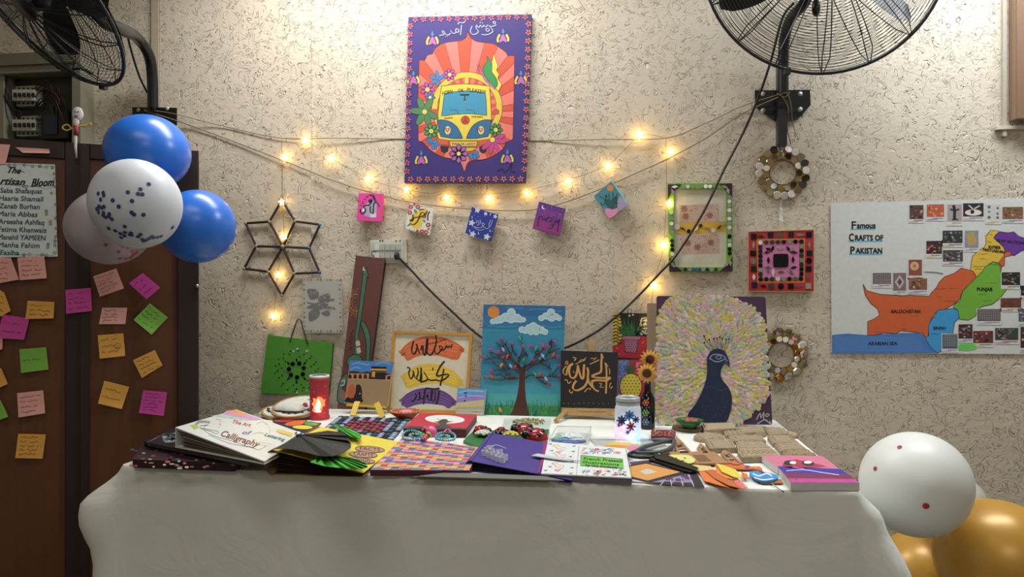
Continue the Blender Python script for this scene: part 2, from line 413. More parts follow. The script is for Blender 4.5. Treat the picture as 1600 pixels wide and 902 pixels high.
# name sheet
S1 = (0, 200, .28829)
mb = MB(); mb.slab(Pl(CP+cn*.003, cn), [(-40, 253), (86, 257), (90, 401), (-38, 403)], .0012, M('#d4e0dc', 1.0))
A = Art(mb, Pl(CP+cn*.003, cn), (0, 245, .1773), 1.0)
A.text('The', 50, 138, 78, '#15131c', 4, .45, 1.0, bold=5).line([(160, 140), (190, 128), (218, 142)], 5, '#15131c')
A.text('rtisan', -8, 240, 92, '#15131c', 3, .45, 1.05, bold=5).text('A', -80, 238, 92, '#15131c', 3, .4, bold=5)
A.text('Bloom', 268, 262, 100, '#15131c', -2, .45, width=198, bold=5)
A.line([(-60, 250), (20, 243), (200, 250), (270, 262), (340, 266), (410, 285), (470, 262)], 3, '#3a4a60')
for i, (a_, b_, wd) in enumerate([('Saba Shafaquat', 0, 370), ('Haaria Shamail', -14, 392), ('Zanab Burhan', -8, 355), ('Maria Abbas', -22, 350),
        ('Areesha Ashfaq', -14, 400), ('Fatima Khanwaiz', -18, 425), ('Manahil YAMEEN', -22, 420), ('Manha Fahim', -22, 368), ('Fasiha', -4, 170)]):
    A.text(a_, b_, 315+i*68.5, 62, '#1f4f68', 1.5, .05, width=wd, bold=2.5)
A.line([(484, 70), (500, 150), (508, 220), (492, 300), (500, 420), (492, 520), (506, 640), (488, 740), (496, 860), (400, 868), (260, 862), (-80, 860)], 2.5, '#46586c')
A.line([(-60, 66), (110, 70), (200, 68), (330, 82), (400, 88), (470, 80)], 2.5, '#46586c')
for x, y, c in [(215, 72, '#3b3f86'), (288, 84, '#4f8a3a'), (352, 84, '#3b3f86'), (410, 90, '#6fae3e'), (462, 96, '#3b3f86'), (478, 150, '#4a7a4a'), (484, 190, '#b8506a'), (488, 262, '#3a3a52'),
        (455, 320, '#5c9c3c'), (408, 478, '#34408c'), (410, 505, '#4f8a3a'), (444, 572, '#c2504a'), (446, 592, '#5c9c3c'), (492, 420, '#3b4a72'), (492, 542, '#3a3a72'), (498, 632, '#3b4a72'), (488, 705, '#b8506a'), (486, 742, '#34408c'),
        (424, 772, '#34408c'), (420, 798, '#5c9c3c'), (484, 778, '#4f8a3a'), (480, 845, '#5c9c3c'), (260, 860, '#c08040'), (210, 866, '#4a4a6a'), (372, 862, '#5a5a8a'), (408, 868, '#4f8a3a'), (130, 72, '#a04a7a'), (80, 72, '#3b3f86'), (205, 255, '#34408c'), (232, 262, '#5c9c3c')]:
    A.flower((x, y), 15, 5, c, '#d8dcd0')
mb.build('name_poster', label='white poster of handwritten names taped to the wardrobe door', cat='poster')
# sticky notes
NC = {'p': '#d99a8f', 'y': '#d99a26', 'm': '#c9369a', 'g': '#6fae2a'}
NK = {'p': 'pink', 'y': 'orange-yellow', 'm': 'magenta', 'g': 'green'}
notes = [
 ('p', [(-8, 402), (17, 403), (30, 437), (-8, 444)], 4, 'pink sticky note under the poster, cut off by the photo edge'),
 ('p', [(27, 403), (69, 400), (73.5, 435), (31, 438)], 4, 'pink sticky note touching the lower corner of the name poster'),
 ('y', [(-8, 448), (7, 458), (17, 486), (-6, 499)], 4, 'yellow sticky note above the overlapping magenta one at the photo edge'),
 ('y', [(43, 470), (85, 472), (84, 497.5), (40, 498.6)], 3, 'wide yellow sticky note beside the magenta note on the centre stile'),
 ('m', [(4, 491.5), (46, 497.6), (38, 531), (-4, 528.5)], 2, 'magenta sticky note with faint writing below the wide yellow note'),
 ('m', [(102, 453), (142, 450), (144, 486), (103.6, 490.5)], 4, 'magenta sticky note bridging the gap between both wardrobe doors'),
 ('p', [(145.5, 432), (181.7, 419.5), (194, 450.7), (156, 464)], 5, 'tilted pink sticky note just below the confetti balloons'),
 ('m', [(201, 442.6), (223, 426.6), (251, 449.7), (229, 468)], 3, 'magenta sticky note turned as a diamond above the green diamond'),
 ('p', [(159.7, 481), (198.7, 481), (196, 506.5), (154.7, 506.5)], 4, 'short pink sticky note with red writing above a yellow note'),
 ('g', [(234, 474), (262.6, 496), (237, 523), (208.6, 500)], 4, 'green sticky note turned as a diamond, full of writing'),
 ('g', [(30, 546), (72, 542.6), (76, 577.4), (33, 583)], 1, 'nearly blank green sticky note on the door with the poster'),
 ('y', [(152.6, 524), (192.7, 521), (196, 556), (156, 560.7)], 3, 'yellow sticky note with a smiley below the short pink note'),
 ('y', [(207.6, 563), (242, 547), (254, 571), (221.8, 591)], 4, 'tilted yellow sticky note below the green diamond note'),
 ('y', [(163, 595), (202, 604.7), (190.5, 639), (153, 630.6)], 2, 'mostly blank yellow sticky note beside the lowest magenta note'),
 ('m', [(224, 610), (261, 613), (256, 650), (217, 645.5)], 6, 'lowest magenta sticky note, closely written, above the binder stack'),
 ('p', [(26.6, 614.6), (67.4, 610), (71, 645.5), (29, 652.6)], 4, 'pink sticky note with curled corner between green and yellow notes'),
 ('y', [(28.4, 678), (71.7, 679), (66.7, 716.8), (24, 715.8)], 5, 'lowest yellow sticky note, alone near the bottom of the door'),
 ('g', [(-8, 618), (0, 624), (13.5, 651), (-8, 659)], 0, 'green sticky note corner at the photo edge, beside a pink note'),
 ('y', [(-8, 570), (2, 576), (12.4, 600), (-8, 609)], 0, 'yellow sticky note corner at the photo edge, beside the blank green note'),
 ('p', [(-8, 530), (4, 529), (4, 546), (-8, 547)], 0, 'pink sliver of sticky note under the magenta note'),
 ('p', [(-8, 225), (16, 226), (9, 256), (-8, 258)], 0, 'pink sticky note above the name poster, cut off by the photo edge'),
 ('p', [(24, 230), (77, 233), (78, 240), (36, 239)], 0, 'curled pink paper strip on the top rail of the wardrobe'),
]
for i, (c, q, ln, lab) in enumerate(notes):
    off = .004+.0006*(i % 5)+(.006 if i == 5 else 0)
    onpan = True
    pl = Pl(CP+cn*(off+.001), cn); mb = MB()
    hp = [pl.hit(*p) for p in q]
    # the free bottom edge curls away from the door a little
    g = 6; vs = []
    for j in range(g+1):
        u = j/g
        for k in range(g+1):
            v = k/g; p = (hp[0]*(1-v)+hp[1]*v)*(1-u)+(hp[3]*(1-v)+hp[2]*v)*u
            vs.append(p+cn*(.007*max(0, u-.45)**2*(1+1.5*v*(i % 2))))
    mb.add(vs, [[j*(g+1)+k, (j+1)*(g+1)+k, (j+1)*(g+1)+k+1, j*(g+1)+k+1] for j in range(g) for k in range(g)], M(NC[c], 1.15, .7), True)
    n0 = len(mb.v)
    A = Art(mb, pl, g=1, base=.0002)
    ink = {'p': '#8a1f2c', 'y': '#5a3a14', 'm': '#6a1458', 'g': '#2d5a1e'}[c]
    T, B_ = V(q[0]), V(q[3]); U = V(q[1])-T; W = B_-T; rr = random.Random(i)
    for k in range(ln):
        f = (k+.9)/(ln+.9); p0 = T+W*f+U*.1; ang = math.degrees(math.atan2(U.y, U.x)); L0 = U.length*(.55+.25*rr.random())
        # lift the ink with the curl
        A.k = .0003+.007*max(0, f-.3)**2*2
        A.scribble(p0.x, p0.x+L0, p0.y, 3.2, ink, .7, ang=ang, rnd=rr)
    if 'smiley' in lab: A.line([(184+4.5*math.cos(a), 541+4.5*math.sin(a)) for a in [j*.6 for j in range(11)]], .6, ink).line([(181, 542), (184, 544.5), (187, 542)], .6, ink)
    mb.build('sticky_note', label=lab, cat='sticky note', group='sticky notes on the wardrobe')
# spoon doll
pl = Pl(CP+cn*.02, cn); t = thing('spoon_puppet', 'white spoon puppet with yellow twisted arms stuck on the wardrobe top', 'puppet', pl.hit(119, 245))
rt = Matrix.Rotation(PH, 3, 'Z')
WP = M('#e2e0da', rough=.3)
def pr(p, px): return px/FP*depth(p)
p = pl.hit(121.5, 178); k = pr(p, 1)
mb = MB(); mb.ball(p, (8*k, 4*k, 11*k), WP, 16, 10, rt); mb.ball(pl.hit(119, 190), (4.5*k, 3*k, 8*k), WP, 12, 8, rt); mb.build('head', t)
mb = MB(); P = [pl.hit(119, 195), pl.hit(118, 215), pl.hit(118, 230), pl.hit(119.5, 247)]; mb.tube(P, [2.4*k, 2.6*k, 2*k, 1.1*k], WP, 8); mb.build('stick', t)
mb = MB(); mb.tube([pl.hit(119, 196), pl.hit(119, 212)], 3.4*k, M('#a01c22'), 8); mb.build('red_ribbon', t)
mb = MB()
for pts in ([(119, 200), (112, 201), (106, 195), (99, 197), (98, 201), (105, 204), (112, 200)], [(119, 200), (126, 197), (134, 196), (141, 193), (141, 196), (130, 198)]):
    mb.tube(sm([pl.hit(*q) for q in pts], 4), 1.3*k, M('#c8a422', bump=.8), 6)
mb.build('arm_wire', t)
mb = MB(); A = Art(mb, Pl(CP+cn*(.02+4.2*k), cn), g=1)
A.ell((118.5, 182), 3, 1.6, '#a0121e').disc((117, 175), 1.3, '#45524a').disc((122, 175), 1.3, '#45524a'); mb.build('face', t)
# ================================================================ ELECTRICAL PANEL
def wbox(m, x0, y0, x1, y1, ya, yb, mat, yr=None):
    """box on the back wall whose face at y=ya has the photo rectangle x0,y0-x1,y1; back at yb"""
    a, c = PY(x0, y0, ya), PY(x1, y1, ya)
    m.box(((a.x+c.x)/2, (ya+yb)/2, (a.z+c.z)/2), (abs(c.x-a.x), abs(ya-yb), abs(a.z-c.z)), mat)
EG = M('#8d8a76', rough=.5)
t = thing('distribution_board', 'open grey metal fuse box with breakers and loose wires above the wardrobe', 'fuse box', PY(60, 225, -.03))
mb = MB(); wbox(mb, -70, 110, 112, 235, -.006, 0, M('#3c3428', rough=.6)); mb.build('back_plate', t)
mb = MB(); wbox(mb, 112, 106, 126, 240, -.075, 0, EG); wbox(mb, -80, 92, 126, 110, -.075, 0, EG); wbox(mb, -16, 108, 6, 240, -.06, 0, EG); wbox(mb, -90, 108, -70, 240, -.075, 0, EG); wbox(mb, -80, 232, 126, 246, -.075, 0, EG)
mb.build('case', t, bevel=.002)
mb = MB(); wbox(mb, -78, 88, 116, 97, -.09, -.076, M('#77755f')); mb.build('hinged_flap', t)
BW = M('#c8c8b8', rough=.35)
for (yy, h0) in ((140, 17), (187, 17)):
    mb = MB(); wbox(mb, 24, yy-5, 60, yy, -.03, -.006, M('#a8a898')); wbox(mb, 26, yy+18, 60, yy+25, -.03, -.006, M('#a8a898')); br = mb.build('terminal_strip', t)
    for i in range(5):
        x = 19+i*7; mb = MB(); wbox(mb, x, yy, x+6.4, yy+h0, -.05, -.006, BW)
        b_ = mb.build('breaker', t); mb = MB(); wbox(mb, x+1.8, yy+5, x+5, yy+11, -.058, -.05, M('#17181a')); mb.build('switch_lever', b_)
    mb = MB()
    for i in range(5):
        for y_ in (yy-3, yy+20): wbox(mb, 28+i*7, y_, 31+i*7, y_+3, -.032, -.03, M('#2a2a26'))
    mb.build('screws', t, kind='stuff')
mb = MB(); wbox(mb, 64, 175, 107, 216, -.055, -.006, M('#141618', rough=.35)); wbox(mb, 68, 180, 88, 210, -.062, -.055, M('#1c2438', rough=.3)); mb.build('contactor', t, bevel=.003)
mb = MB()
for s_ in range(9):
    rr = random.Random(s_); x = 45+rr.random()*20; y = 138+rr.random()*40
    mb.tube(sm([PY(x, y, -.04), PY(x+12+rr.random()*18, y-14-rr.random()*12, -.055), PY(x+30+rr.random()*20, y-4, -.06), PY(x+30+rr.random()*12, y+26, -.05), PY(58+rr.random()*20, 178+rr.random()*20, -.04)], 5), .0022, M(rr.choice(['#1a1614', '#241a16', '#5a1c18', '#22241f'])), 5)
for s_ in range(4):
    rr = random.Random(40+s_)
    mb.tube(sm([PY(2+s_*3, 118, -.05), PY(6+s_*4, 150+s_*6, -.058), PY(20+s_*4, 175, -.05), PY(30, 186+s_*3, -.04)], 5), .0026, M('#15171a'), 5)
mb.build('loose_wires', t, kind='stuff')
# ================================================================ WALL FANS
BLK = M('#15171b', rough=.35); BLM = M('#1b1e24', rough=.3, metal=.4)
def fan(label, C, nrm, Rr, armpts, armr, plate, motor_to, bl0, nr=34, spokes=16, dish=.07, pole=None, screws=(), gw=.0010, bw=1.0):
    nrm = V(nrm).normalized(); u = nrm.cross(V((0, 0, 1))).normalized(); v = u.cross(nrm)
    t = thing('wall_fan', label, 'fan', plate[0])
    def circ(r, h, n=56): return [C+nrm*h+(u*math.cos(q)+v*math.sin(q))*r for q in [2*math.pi*i/n for i in range(n)]]
    for nm, sg in (('front_guard', 1), ('rear_guard', -1)):
        m = MB()
        for i in range(nr):
            r = Rr*(.16+.84*(i+.5)/nr); h = sg*dish*math.sqrt(max(0, 1-(r/Rr)**2.6))
            m.tube(circ(r, h), gw, BLM, 3, True, smooth=False)
        for i in range(spokes):
            q = 2*math.pi*i/spokes
            for dq in (-.035, .035) if sg > 0 else (0,):
                P = []
                for k in range(9):
                    r = Rr*(.14+.86*k/8); h = sg*(dish*math.sqrt(max(0, 1-(r/Rr)**2.6))+.002); qq = q+dq*(1 if k < 8 else .2)
                    P.append(C+nrm*h+(u*math.cos(qq)+v*math.sin(qq))*r)
                m.tube(P, .0017, BLM, 4, smooth=False)
        m.build(nm, t, kind='stuff')
    m = MB(); m.tube(circ(Rr, 0, 72), .0055, BLK, 8, True); m.build('rim', t)
    for q in (.4, 1.9, 3.4, 5.0): m = MB(); m.box(C+(u*math.cos(q)+v*math.sin(q))*(Rr+.006), (.018, .018, .018), BLK); m.build('rim_clip', t)
    m = MB(); m.lathe([(0, dish+.008), (Rr*.15, dish+.004), (Rr*.16, dish-.004), (0, dish-.004)], C, BLK, 24, nrm); m.build('badge', t)
    m = MB(); m.lathe([(0, .03), (.03, .03), (.035, .0), (.02, -.03), (0, -.03)], C, BLK, 20, nrm); m.build('hub', t)
    for k in range(3):
        q0 = bl0+2*math.pi*k/3; m = MB(); vs = []; N1, N2 = 10, 6
        for side in (.0015, -.0015):
            for i in range(N1+1):
                r = Rr*(.10+.82*i/N1); wd = .95*math.sin(math.pi*min(1, .22+.72*i/N1))**.7*(.62 if i < N1 else .35)*bw
                for j in range(N2+1):
                    s_ = j/N2-.5; qq = q0+wd*s_*1.05+.12*i/N1; m_ = -.03+.05*s_*(1-.5*i/N1)
                    m_ += side; m_v = C+nrm*m_+(u*math.cos(qq)+v*math.sin(qq))*r; vs.append(m_v)
        o2 = (N1+1)*(N2+1)
        fs = [[i*(N2+1)+j, i*(N2+1)+j+1, (i+1)*(N2+1)+j+1, (i+1)*(N2+1)+j] for i in range(N1) for j in range(N2)]
        fs += [[o2+q for q in f[::-1]] for f in fs]; m.add(vs, fs, M('#1a1d22', rough=.4), True); m.build('blade', t)
    m = MB(); ax = (V(motor_to)-C).normalized()
    m.lathe([(0, .03), (.045, .035), (.06, .06), (.06, .13), (.045, .17), (.02, .19), (0, .19)], C, BLM, 20, -nrm)
    m.build('motor', t)
    m = MB(); m.tube(sm([V(p) for p in armpts], 6), armr, BLK, 12); m.build('arm', t)
    if pole: m = MB(); m.box(*pole, BLK); m.build('pole', t)
    m = MB(); m.hexa([V(p)+V((0, -.006, 0)) for p in plate[1]][::-1], plate[1][::-1], BLK); m.build('wall_plate', t, bevel=.001)
    for x, y in screws:
        m = MB(); p = PY(x, y, -.008); m.lathe([(0, .005), (.0085, .004), (.009, 0)], p, M('#c8c8c0', metal=.2, rough=.4), 8, (0, -1, 0)); m.build('bolt', t)
    return t
# fan over the peacock painting: cage faces the room, slightly down
C1 = PD(1288, -73, 2.30)
pq = [PY(1179, 142, -.006), PY(1265, 141, -.006), PY(1266, 165, -.006), PY(1245, 188, -.006), PY(1211, 190, -.006), PY(1180, 168, -.006)]
f1 = fan('black wall fan mounted between the hanging mirror ring and the window', C1, (.02, -1, -.06), 185/FP*2.30,
    [PY(1224, 150, -.05), PY(1224, 100, -.055), PY(1226, 60, -.07), PY(1236, 28, -.12), PY(1258, 2, -.20), C1+V((0, .10, 0))], .018, (PY(1222, 165), pq), C1+V((0, .2, 0)), math.pi/2, bw=.6,
    pole=(((PY(1222, 190, -.05).x), -.04, (PY(1222, 110).z+PY(1222, 232).z)/2), (.030, .035, PY(1222, 110).z-PY(1222, 232).z)), screws=[(1192, 147), (1192, 173), (1250, 171), (1250, 147)])
m = MB(); m.ball(PD(1275, 12, 2.42), (.014, .014, .03), BLK, 10, 8); m.build('adjusting_knob', f1)
# fan over the wardrobe: cage turned away, facing down and outward
d2_ = 2.05; C2 = PD(62, -6, d2_)
FW, RG = V((-SN, CS, 0)), V((CS, SN, 0))
n2 = -FW*.52+(RG*(-.57)+V((0, 0, -.82)))*.83
pq2 = [PY(208, 168, -.006), PY(277, 169, -.006), PY(277, 195, -.006), PY(255, 205, -.006), PY(232, 205, -.006), PY(209, 192, -.006)]
f2 = fan('black wall fan on a curved arm over the wardrobe and fuse box', C2, n2, 158/FP*d2_,
    [PY(239, 172, -.04), PY(238, 120, -.06), PY(232, 85, -.10), PY(213, 58, -.20), PD(190, 46, 2.35), PD(150, 25, 2.2), C2-n2*.12], .020, (PY(240, 185), pq2), C2-n2*.2, 1.35, nr=28, gw=.0008, screws=[(217, 172), (262, 170)], dish=.055)
m = MB(); m.tube(sm([PY(200, 60, -.25), PY(208, 90, -.15), PY(218, 120, -.08), PY(230, 145, -.05)], 5), .004, BLK, 6); m.build('power_lead', f2)
# ================================================================ THINGS ON THE WALL
TW = M('#8a7752', rough=.9, var=.3, scale=300)
def rope(name, label, ctl, y, r, mat, cat, n=8, ends=()):
    m = MB(); m.tube(sm([PY(a[0], a[1], a[2] if len(a) > 2 else y) for a in ctl], n), r, mat, 5)
    for e in ends: m.tube(sm([PY(a[0], a[1], a[2] if len(a) > 2 else y) for a in e], 5), r*.9, mat, 5)
    return m.build(name, label=label, cat=cat)
rope('jute_twine', 'upper jute twine stretched level behind the van painting, tied to both fan brackets', [(225, 171, -.05), (272, 178, -.04), (340, 195), (440, 216), (520, 216), (610, 217, -.002), (635, 217, -.002), (730, 218, -.002), (825, 220, -.002), (850, 220, -.002), (940, 218), (1040, 216), (1100, 194), (1160, 166), (1216, 148, -.06)], -.012, .0016, TW, 'string', ends=[[(1218, 148, -.07), (1230, 146, -.075), (1236, 165, -.07), (1238, 190, -.04), (1244, 212, -.02)], [(1214, 146, -.075), (1226, 152, -.078), (1234, 144, -.07)]])
rope('jute_twine', 'lower sagging jute twine carrying the five small square canvases', [(225, 173, -.05), (300, 197), (440, 250), (520, 282), (600, 307), (660, 319), (740, 327), (820, 329), (870, 320), (930, 299), (1000, 268), (1040, 250), (1100, 218), (1160, 178), (1216, 152, -.065)], -.014, .0020, TW, 'string', ends=[[(1222, 150, -.075), (1232, 170, -.06), (1230, 200, -.03), (1236, 226, -.02)]])
# fairy lights: one string, its stars are parts
FL = bpy.data.materials.new('warm_led_plastic'); FL.use_nodes = True; b = FL.node_tree.nodes['Principled BSDF']
b.inputs['Base Color'].default_value = (1, .9, .6, 1); b.inputs['Emission Color'].default_value = (1, .60, .12, 1); b.inputs['Emission Strength'].default_value = 20
LC = bpy.data.materials.new('warm_led_core'); LC.use_nodes = True; b = LC.node_tree.nodes['Principled BSDF']
b.inputs['Emission Color'].default_value = (1, .76, .30, 1); b.inputs['Emission Strength'].default_value = 95
t = thing('fairy_lights', 'string of glowing warm star lights draped below the van painting and down both sides', 'string lights', PY(764, 310, -.02))
WR = M('#8f8468', rough=.5, var=0)
for ctl in ([(440, 216), (477, 219), (517, 247), (575, 279), (635, 297), (698, 304), (764, 303), (823, 297), (888, 281), (950, 257), (1000, 213), (1041, 216)],
            [(440, 216), (441, 260), (441, 316), (443, 370), (434, 430), (430, 470), (427, 494)],
            [(1041, 216), (1041, 300), (1037, 383), (1028, 420), (1021, 447), (1018, 480), (1017, 503)]):
    m = MB(); m.tube(sm([PY(x, y, -.018) for x, y in ctl], 6), .0009, WR, 4); m.build('wire', t)
stars = [(444, 246, 1), (477, 219, 1.15), (517, 247, 1), (575, 279, .9), (635, 297, 1), (698, 309, 1), (764, 310, 1), (823, 301, .9), (888, 284, .9), (950, 259, .95), (1000, 211, 1.6), (1048, 237, 1.2),
         (1038, 383, 1.5), (1046, 318, 1.1), (1022, 447, 1.5), (1017, 503, 1.4), (440, 316, .9), (443, 370, 1), (434, 430, .8), (427, 494, 1)]
for i, (x, y, s_) in enumerate(stars):
    rr = random.Random(i); c = PY(x, y, -.024); m = MB(); q0 = rr.random()*1.3; tl = rr.uniform(-.5, .5)
    P = []
    for k in range(10):
        q = q0+math.pi*k/5; r = (.0140 if k % 2 == 0 else .0058)*s_**.5; P.append(c+V((math.cos(q)*r, math.cos(q)*r*tl, math.sin(q)*r)))
    m.add([p+V((0, -.002, 0)) for p in P]+[p+V((0, .002, 0)) for p in P]+[c+V((0, -.006, 0)), c+V((0, .006, 0))],
          [[k, (k+1) % 10, 20] for k in range(10)]+[[10+(k+1) % 10, 10+k, 21] for k in range(10)]+[[k, 10+k, 10+(k+1) % 10, (k+1) % 10] for k in range(10)], FL)
    st = m.build('star_light', t); m = MB(); m.ball(c+V((0, -.005, 0)), .0032*s_, LC, 8, 6); m.build('led', st)
# power cables
m = MB()
ctl = [(622, 402, -.03), (640, 420), (668, 450), (700, 481), (752, 527), (800, 545), (850, 550), (885, 543), (930, 520, -.03), (965, 493, -.034), (1000, 460, -.03), (1030, 428, -.03), (1060, 394, -.03), (1100, 330, -.03), (1130, 268, -.03), (1160, 210, -.03), (1182, 160, -.07), (1203, 100, -.12), (1222, 30, -.16), (1240, 5, -.2)]
m.tube(sm([PY(a[0], a[1], a[2] if len(a) > 2 else -.012) for a in ctl], 7), .0042, M('#231c1c', rough=.45, var=0), 6)
cable = m.build('power_cable', label='black power cable sagging from the wall socket up to the fan beside the window', cat='cable')
m = MB(); m.ball(PY(620, 400, -.036), (.010, .018, .016), M('#26262a'), 12, 8); m.build('plug', cable)
# socket board
t = thing('socket_board', 'cream wall socket board above the tall brown instrument panel', 'socket', PY(606, 412, -.01))
CR = M('#d5d0ba', rough=.4); C2_ = M('#b9bdae', rough=.35)
mb = MB(); wbox(mb, 578, 375, 635, 411, -.014, 0, CR); mb.build('back_box', t, bevel=.002)
mb = MB(); wbox(mb, 581, 378, 630, 407, -.020, -.014, M('#c9cfc2', rough=.3)); mb.build('face_plate', t, bevel=.001)
for r_ in range(2):
    for i in range(5):
        x = 585+i*8.3; mb = MB(); wbox(mb, x, 382+r_*13, x+7.6, 391+r_*12.5, -.024, -.020, C2_ if i else M('#d9dcd0')); mb.build('switch_module', t, bevel=.0008)
for x, y in ((594, 376.5), (598, 376.5), (619, 377), (625, 376.8)):
    mb = MB(); p = PY(x, y, -.018); mb.ball(p, .0035, M('#46422f'), 8, 6); mb.build('screw', t)
# ---- generic wall canvas
def canvas(name, label, cat, quad, y=-.004, th=.018, face='#ffffff', side=None, g=1.5, pl=None, group=None, parent=None):
    """face plane th in front of y"""
    pl = pl or wallpl(y-th); mb = MB(); mb.slab(pl, quad, th, M(face, g) if isinstance(face, str) else face, side and (M(side, g) if isinstance(side, str) else side))
    return mb, pl, lambda: mb.build(name, label=label, cat=cat, group=group, parent=parent)
K = '#1a1418'
# ---- van painting
mb, pl, fin = canvas('van_painting', 'big purple canvas with a yellow and blue van in an orange sunburst', 'painting', [(638.3, 26.7), (830.4, 22.2), (820.7, 285.5), (631.9, 286)], y=-.004, th=.022, face='#3c2a80', side='#321a58', g=.95)
A = Art(mb, pl, (610, 10, .3217), 1.0, step=3e-6)
ogee = sm([(375, 122), (368, 150), (345, 166), (330, 168), (270, 176), (235, 190), (212, 212), (205, 230), (180, 238), (168, 262)], 3)+[V((140, 262)), V((134, 450)), V((135, 652))]+sm([(160, 662), (176, 680), (205, 706), (250, 730), (310, 744), (342, 762), (360, 802), (374, 764), (400, 748), (450, 744), (500, 726), (548, 690), (560, 662)], 3)+[V((595, 645)), V((600, 440)), V((603, 240))]+sm([(570, 240), (560, 222), (536, 205), (500, 182), (450, 176), (412, 168), (388, 150)], 3)
dn = []
for i in range(len(ogee)):
    a, b = ogee[i], ogee[(i+1) % len(ogee)]
    for k in range(6): dn.append(a+(b-a)*k/6)
O = V((362, 520))
def an(p): return math.atan2(p.y-O.y, p.x-O.x) % (2*math.pi)
dn = [p for p in sorted(dn, key=an)]
NW = 34; k0 = A.up().k
for i in range(NW):
    a0, a1 = 2*math.pi*i/NW, 2*math.pi*(i+1)/NW; A.k = k0
    seg = [p for p in dn if a0 <= an(p) <= a1]
    j = dn.index(seg[0]) if seg else 0; seg = [dn[j-1]]+seg if seg else seg
    A.poly([O]+seg, '#d8481a' if i % 2 else '#ee7466')
    if seg: A.k = k0+.00005; A.line([O, seg[-1]], 2.2, '#7a2412', smooth=0)
A.line(ogee+[ogee[0]], 3, '#5a1a20', smooth=0)
A.disc((372, 490), 172, '#e2c11c', 40, out='#4a3a10', ow=2.5)
k0 = A.up().k
for i in range(44):
    a0, a1 = 2*math.pi*i/44, 2*math.pi*(i+1)/44; A.k = k0
    A.poly([(372, 500), (372+142*math.cos(a0), 490+142*math.sin(a0)), (372+142*math.cos(a1), 490+142*math.sin(a1))], '#d8481a' if i % 2 else '#ee7466')
A.line([(372+142*math.cos(i*.2), 490+142*math.sin(i*.2)) for i in range(32)], 2.5, '#4a3a10')
A.poly([(360, 345), (380, 345), (380, 400), (360, 400)], '#e2c11c', out='#4a3a10')
A.poly([(500, 500), (520, 500), (528, 506), (528, 520), (518, 526), (500, 526)], '#d2452a', out=K); A.poly([(205, 500), (228, 500), (228, 526), (205, 526)], '#d2452a', out=K)
A.poly(sm([(246, 400), (262, 386), (360, 376), (468, 386), (482, 400), (492, 560), (488, 640), (440, 660), (360, 664), (280, 660), (232, 640), (228, 560)], 3, True), '#e8cd18', out=K, ow=3)
A.poly(sm([(262, 428), (280, 420), (362, 410), (440, 418), (462, 428), (468, 530)], 3)+sm([(468, 530), (400, 522), (320, 524), (248, 534)], 3)+[V((262, 428))], '#2a94b8', out='#0f3a52', ow=3)
A.poly([(338, 426), (384, 426), (384, 434), (338, 434)], K).line([(361, 430), (361, 462)], 6, '#12303c').disc((361, 452), 7, '#2f5a4a').disc((362, 463), 3, '#caa23a')
A.line([(290, 502), (326, 504), (332, 528)], 2.5, '#143c50', smooth=0).line([(366, 502), (404, 504), (412, 526)], 2.5, '#143c50', smooth=0)
A.text('HORN', 252, 432, 27, '#1c1a10', -12, width=52, bold=1).text('OK', 328, 417, 24, '#1c1a10', -3, width=28, bold=1).text('PLEASE!!!', 370, 412, 25, '#1c1a10', 8, width=92, bold=1)
A.text('SAIRA', 262, 548, 13, '#2a2a10', -4, width=42, bold=.6).text('PARVEEN', 394, 540, 13, '#2a2a10', 2, width=54, bold=.6)
A.poly(sm([(230, 552), (262, 552), (300, 566), (330, 595), (352, 642)], 4)+[V((300, 642)), V((244, 632)), V((234, 600))], '#1f6a9a', out='#10303c', ow=3)
A.poly(sm([(490, 552), (452, 552), (412, 570), (386, 600), (368, 642)], 4)+[V((420, 642)), V((474, 632)), V((486, 600))], '#1f6a9a', out='#10303c', ow=3)
for x in (278, 440):
    A.ell((x-4, 602), 17, 19, '#1a4a6a').ell((x, 602), 15, 21, '#ead860', out='#3a5a30'); A.disc((x-7, 596), 6.5, '#c05a6a').disc((x+4, 596), 6.5, '#c05a6a').poly([(x-14, 599), (x+11, 599), (x-1, 614)], '#c05a6a').disc((x-1, 598), 4, '#e8b8c8')
A.disc((364, 553), 20, '#cf3c1c', 20, out=K, ow=2.5).lines([[(364, 533), (364, 556)], [(364, 555), (350, 568)], [(364, 555), (378, 568)]], 3, K)
A.poly([(222, 642), (284, 650), (286, 676), (226, 668)], '#d8542a', out=K).poly([(426, 652), (498, 642), (496, 666), (424, 676)], '#d8542a', out=K)
A.poly([(242, 676), (284, 680), (280, 704), (262, 714), (246, 704)], '#20242e').poly([(430, 680), (468, 676), (466, 706), (450, 716), (434, 706)], '#20242e')
A.poly(sm([(284, 684), (320, 700), (360, 705), (400, 700), (424, 684)], 3), '#d8b828', out=K)
A.poly([(282, 652), (428, 652), (422, 686), (286, 686)], '#a8581c', out=K, ow=2).poly([(290, 657), (420, 657), (416, 678), (293, 678)], '#e2cc4a')
A.text('WAIT DA LADDY', 297, 673, 15, '#2a2408', 0, width=116, bold=.8)
A.flower((288, 332), 29, 7, '#c84aa0', '#e8c860', out='#4a1446'); A.flower((180, 404), 34, 7, '#c04a9c', '#e8c860', out='#4a1446'); A.flower((193, 443), 23, 6, '#2f78b0', '#e8d870', out='#12305a')
for c, L_ in (((232, 358), [(-150, 50), (-100, 48), (-40, 44), (160, 44), (100, 30)]), ((205, 662), [(200, 34), (230, 36), (60, 36), (90, 34), (20, 38), (-20, 26)]), ((400, 718), [(20, 34), (-20, 30), (60, 30), (120, 26), (160, 26)])):
    for a, l_ in L_:
        q = math.radians(a); A.ell((c[0]+l_*.5*math.cos(q), c[1]+l_*.5*math.sin(q)), l_*.52, 9, '#3a82bc', a, 10, out='#12305a')
